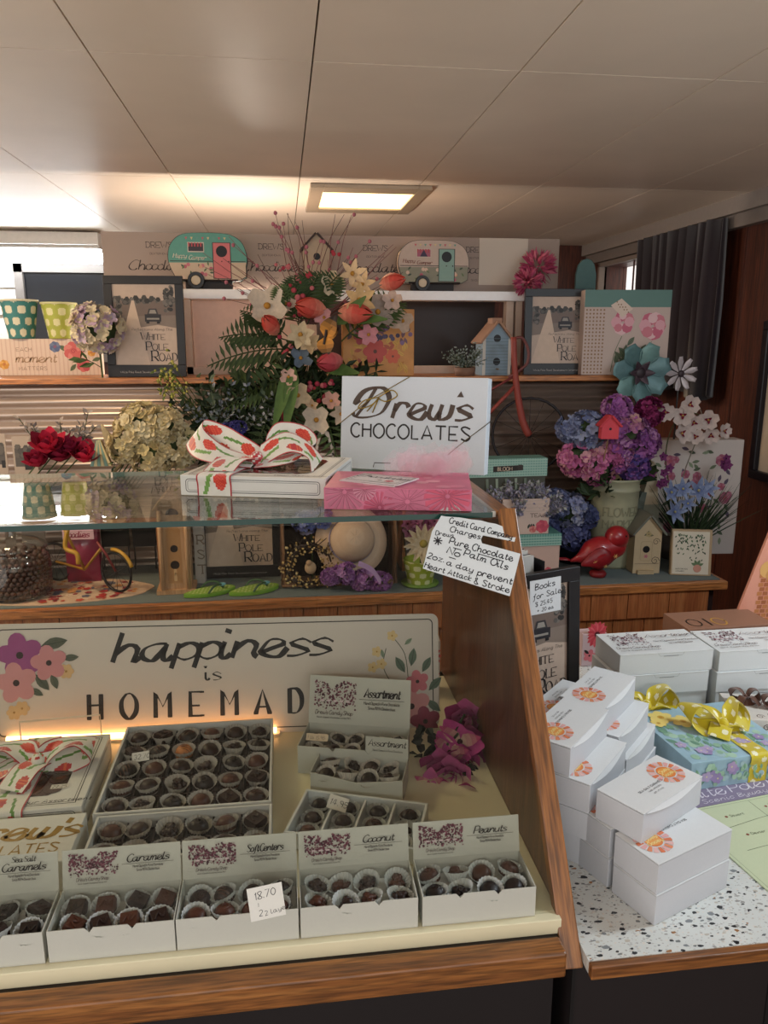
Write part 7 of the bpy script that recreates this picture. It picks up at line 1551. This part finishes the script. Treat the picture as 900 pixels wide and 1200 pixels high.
g = G(); g.lathe([(.010, 0), (.004, .008), (0, .020)], '2a1a14', n=10); g.v = [Vector((.083+v.z, v.x, .126+v.y)) for v in g.v]; obj('beak', g, vc(.4), t, shade=True)
g = G(); g.petal((-.085, 0, .050), (-1, 0, .05), (0, 0, 1), .045, .022, '8a1a20', cup=.05, k=4, pt=.6); obj('tail', g, vc(.4), t, solid=.004)
for s in (-1, 1): g = G(); g.petal((.025, s*.036, .085), (-1, 0, -.45), (0, s, .2), .095, .055, '861a20', cup=.02, k=6, pt=.6); obj('wing', g, vc(.4, mott=.2), t, shade=True, solid=.004)
g = G()
for x, z in ((-.02, .055), (.038, .075), (.01, .045)):
    for k in range(3): a = pi*k/3; g.tube([(x-.007*cos(a), -.043, z-.007*sin(a)), (x+.007*cos(a), -.043, z+.007*sin(a))], .0008, 'c8a060', n=4)
for s in (-1, 1): g.ball((.070, s*.026, .132), .003, '140c0c', n=8, m=5)
obj('gold_marks', g, vc(.4), t); g = G(); g.lathe([(0, 0), (.022, 0), (.026, .010), (.022, .018), (0, .018)], '7a1a1e', n=20); obj('foot_ring', g, vc(.5), t, shade=True)
# ================================================================ magenta alstroemeria in the case
rnd = random.Random(91); q = at(530, 940, Z=ZD)
t = thing('alstroemeria_bunch', 'magenta alstroemeria bunch lying in the case against the side panel', 'flower arrangement', (.232, 1.00, ZD+.001)); L0 = Vector(t.location)
FL = [(540, 868, .034, 0), (548, 845, .032, 1), (556, 872, .030, 1), (528, 880, .030, 0), (518, 905, .030, 1), (500, 935, .024, 0), (530, 915, .032, 1), (548, 940, .030, 1), (522, 938, .028, 1), (565, 950, .022, 1), (545, 895, .026, 1), (505, 920, .022, 0), (572, 935, .02, 1), (535, 955, .024, 1)]
for k, (px, py, r, full) in enumerate(FL):
    r *= 1.3
    Yq = .93+(955-py)*.0011+rnd.uniform(0, .02); p = at(px, py, Y=Yq)
    if p.x > .268: p.x = .268
    p = p-L0; g = G(); d = Vector((-.5, -1, .5+rnd.uniform(-.3, .3)))
    cA = rnd.choice(['b83a84', 'c04a90', 'a83478', 'cc68a4'])
    if full: rose(g, p, d, r*.9, cA, rnd, dark='98306c')
    else: open_flower(g, p, d, r, cA, n=3, w_=.9, cup=.3, rnd=rnd, cen='3a1a20', cr=.1); open_flower(g, p+d.normalized()*.004, d, r*.9, 'd4b0a0', n=3, w_=.5, cup=.25, rnd=rnd, cen='3a1a20', cr=.1, tip='b8507a')
    obj('alstroemeria_bloom', g, PETAL(), t, shade=True)
g = G()
for px, py in ((492, 862), (500, 880), (490, 890), (505, 858), (515, 868), (555, 905), (565, 890), (560, 925), (548, 960)):
    p = at(px, py, Y=1.04 if py < 900 else .98)-L0
    for j in range(5): g.petal(p+rv(rnd)*.008, rv(rnd), (0, -1, .5), .018, .014, rnd.choice(['16201c', '1e2a22', '131a18']), cup=.1, k=3, pt=.7)
for k in range(7): p = at(FL[k][0], FL[k][1], Y=1.0)-L0; g.tube([(-.01+.003*k, .03, .006), (p.x*.5, .03, p.z*.5+.005), tuple(p+Vector((0, .02, 0)))], .002, '2c3a26', n=5)
obj('dark_leaves', g, LEAF(), t)
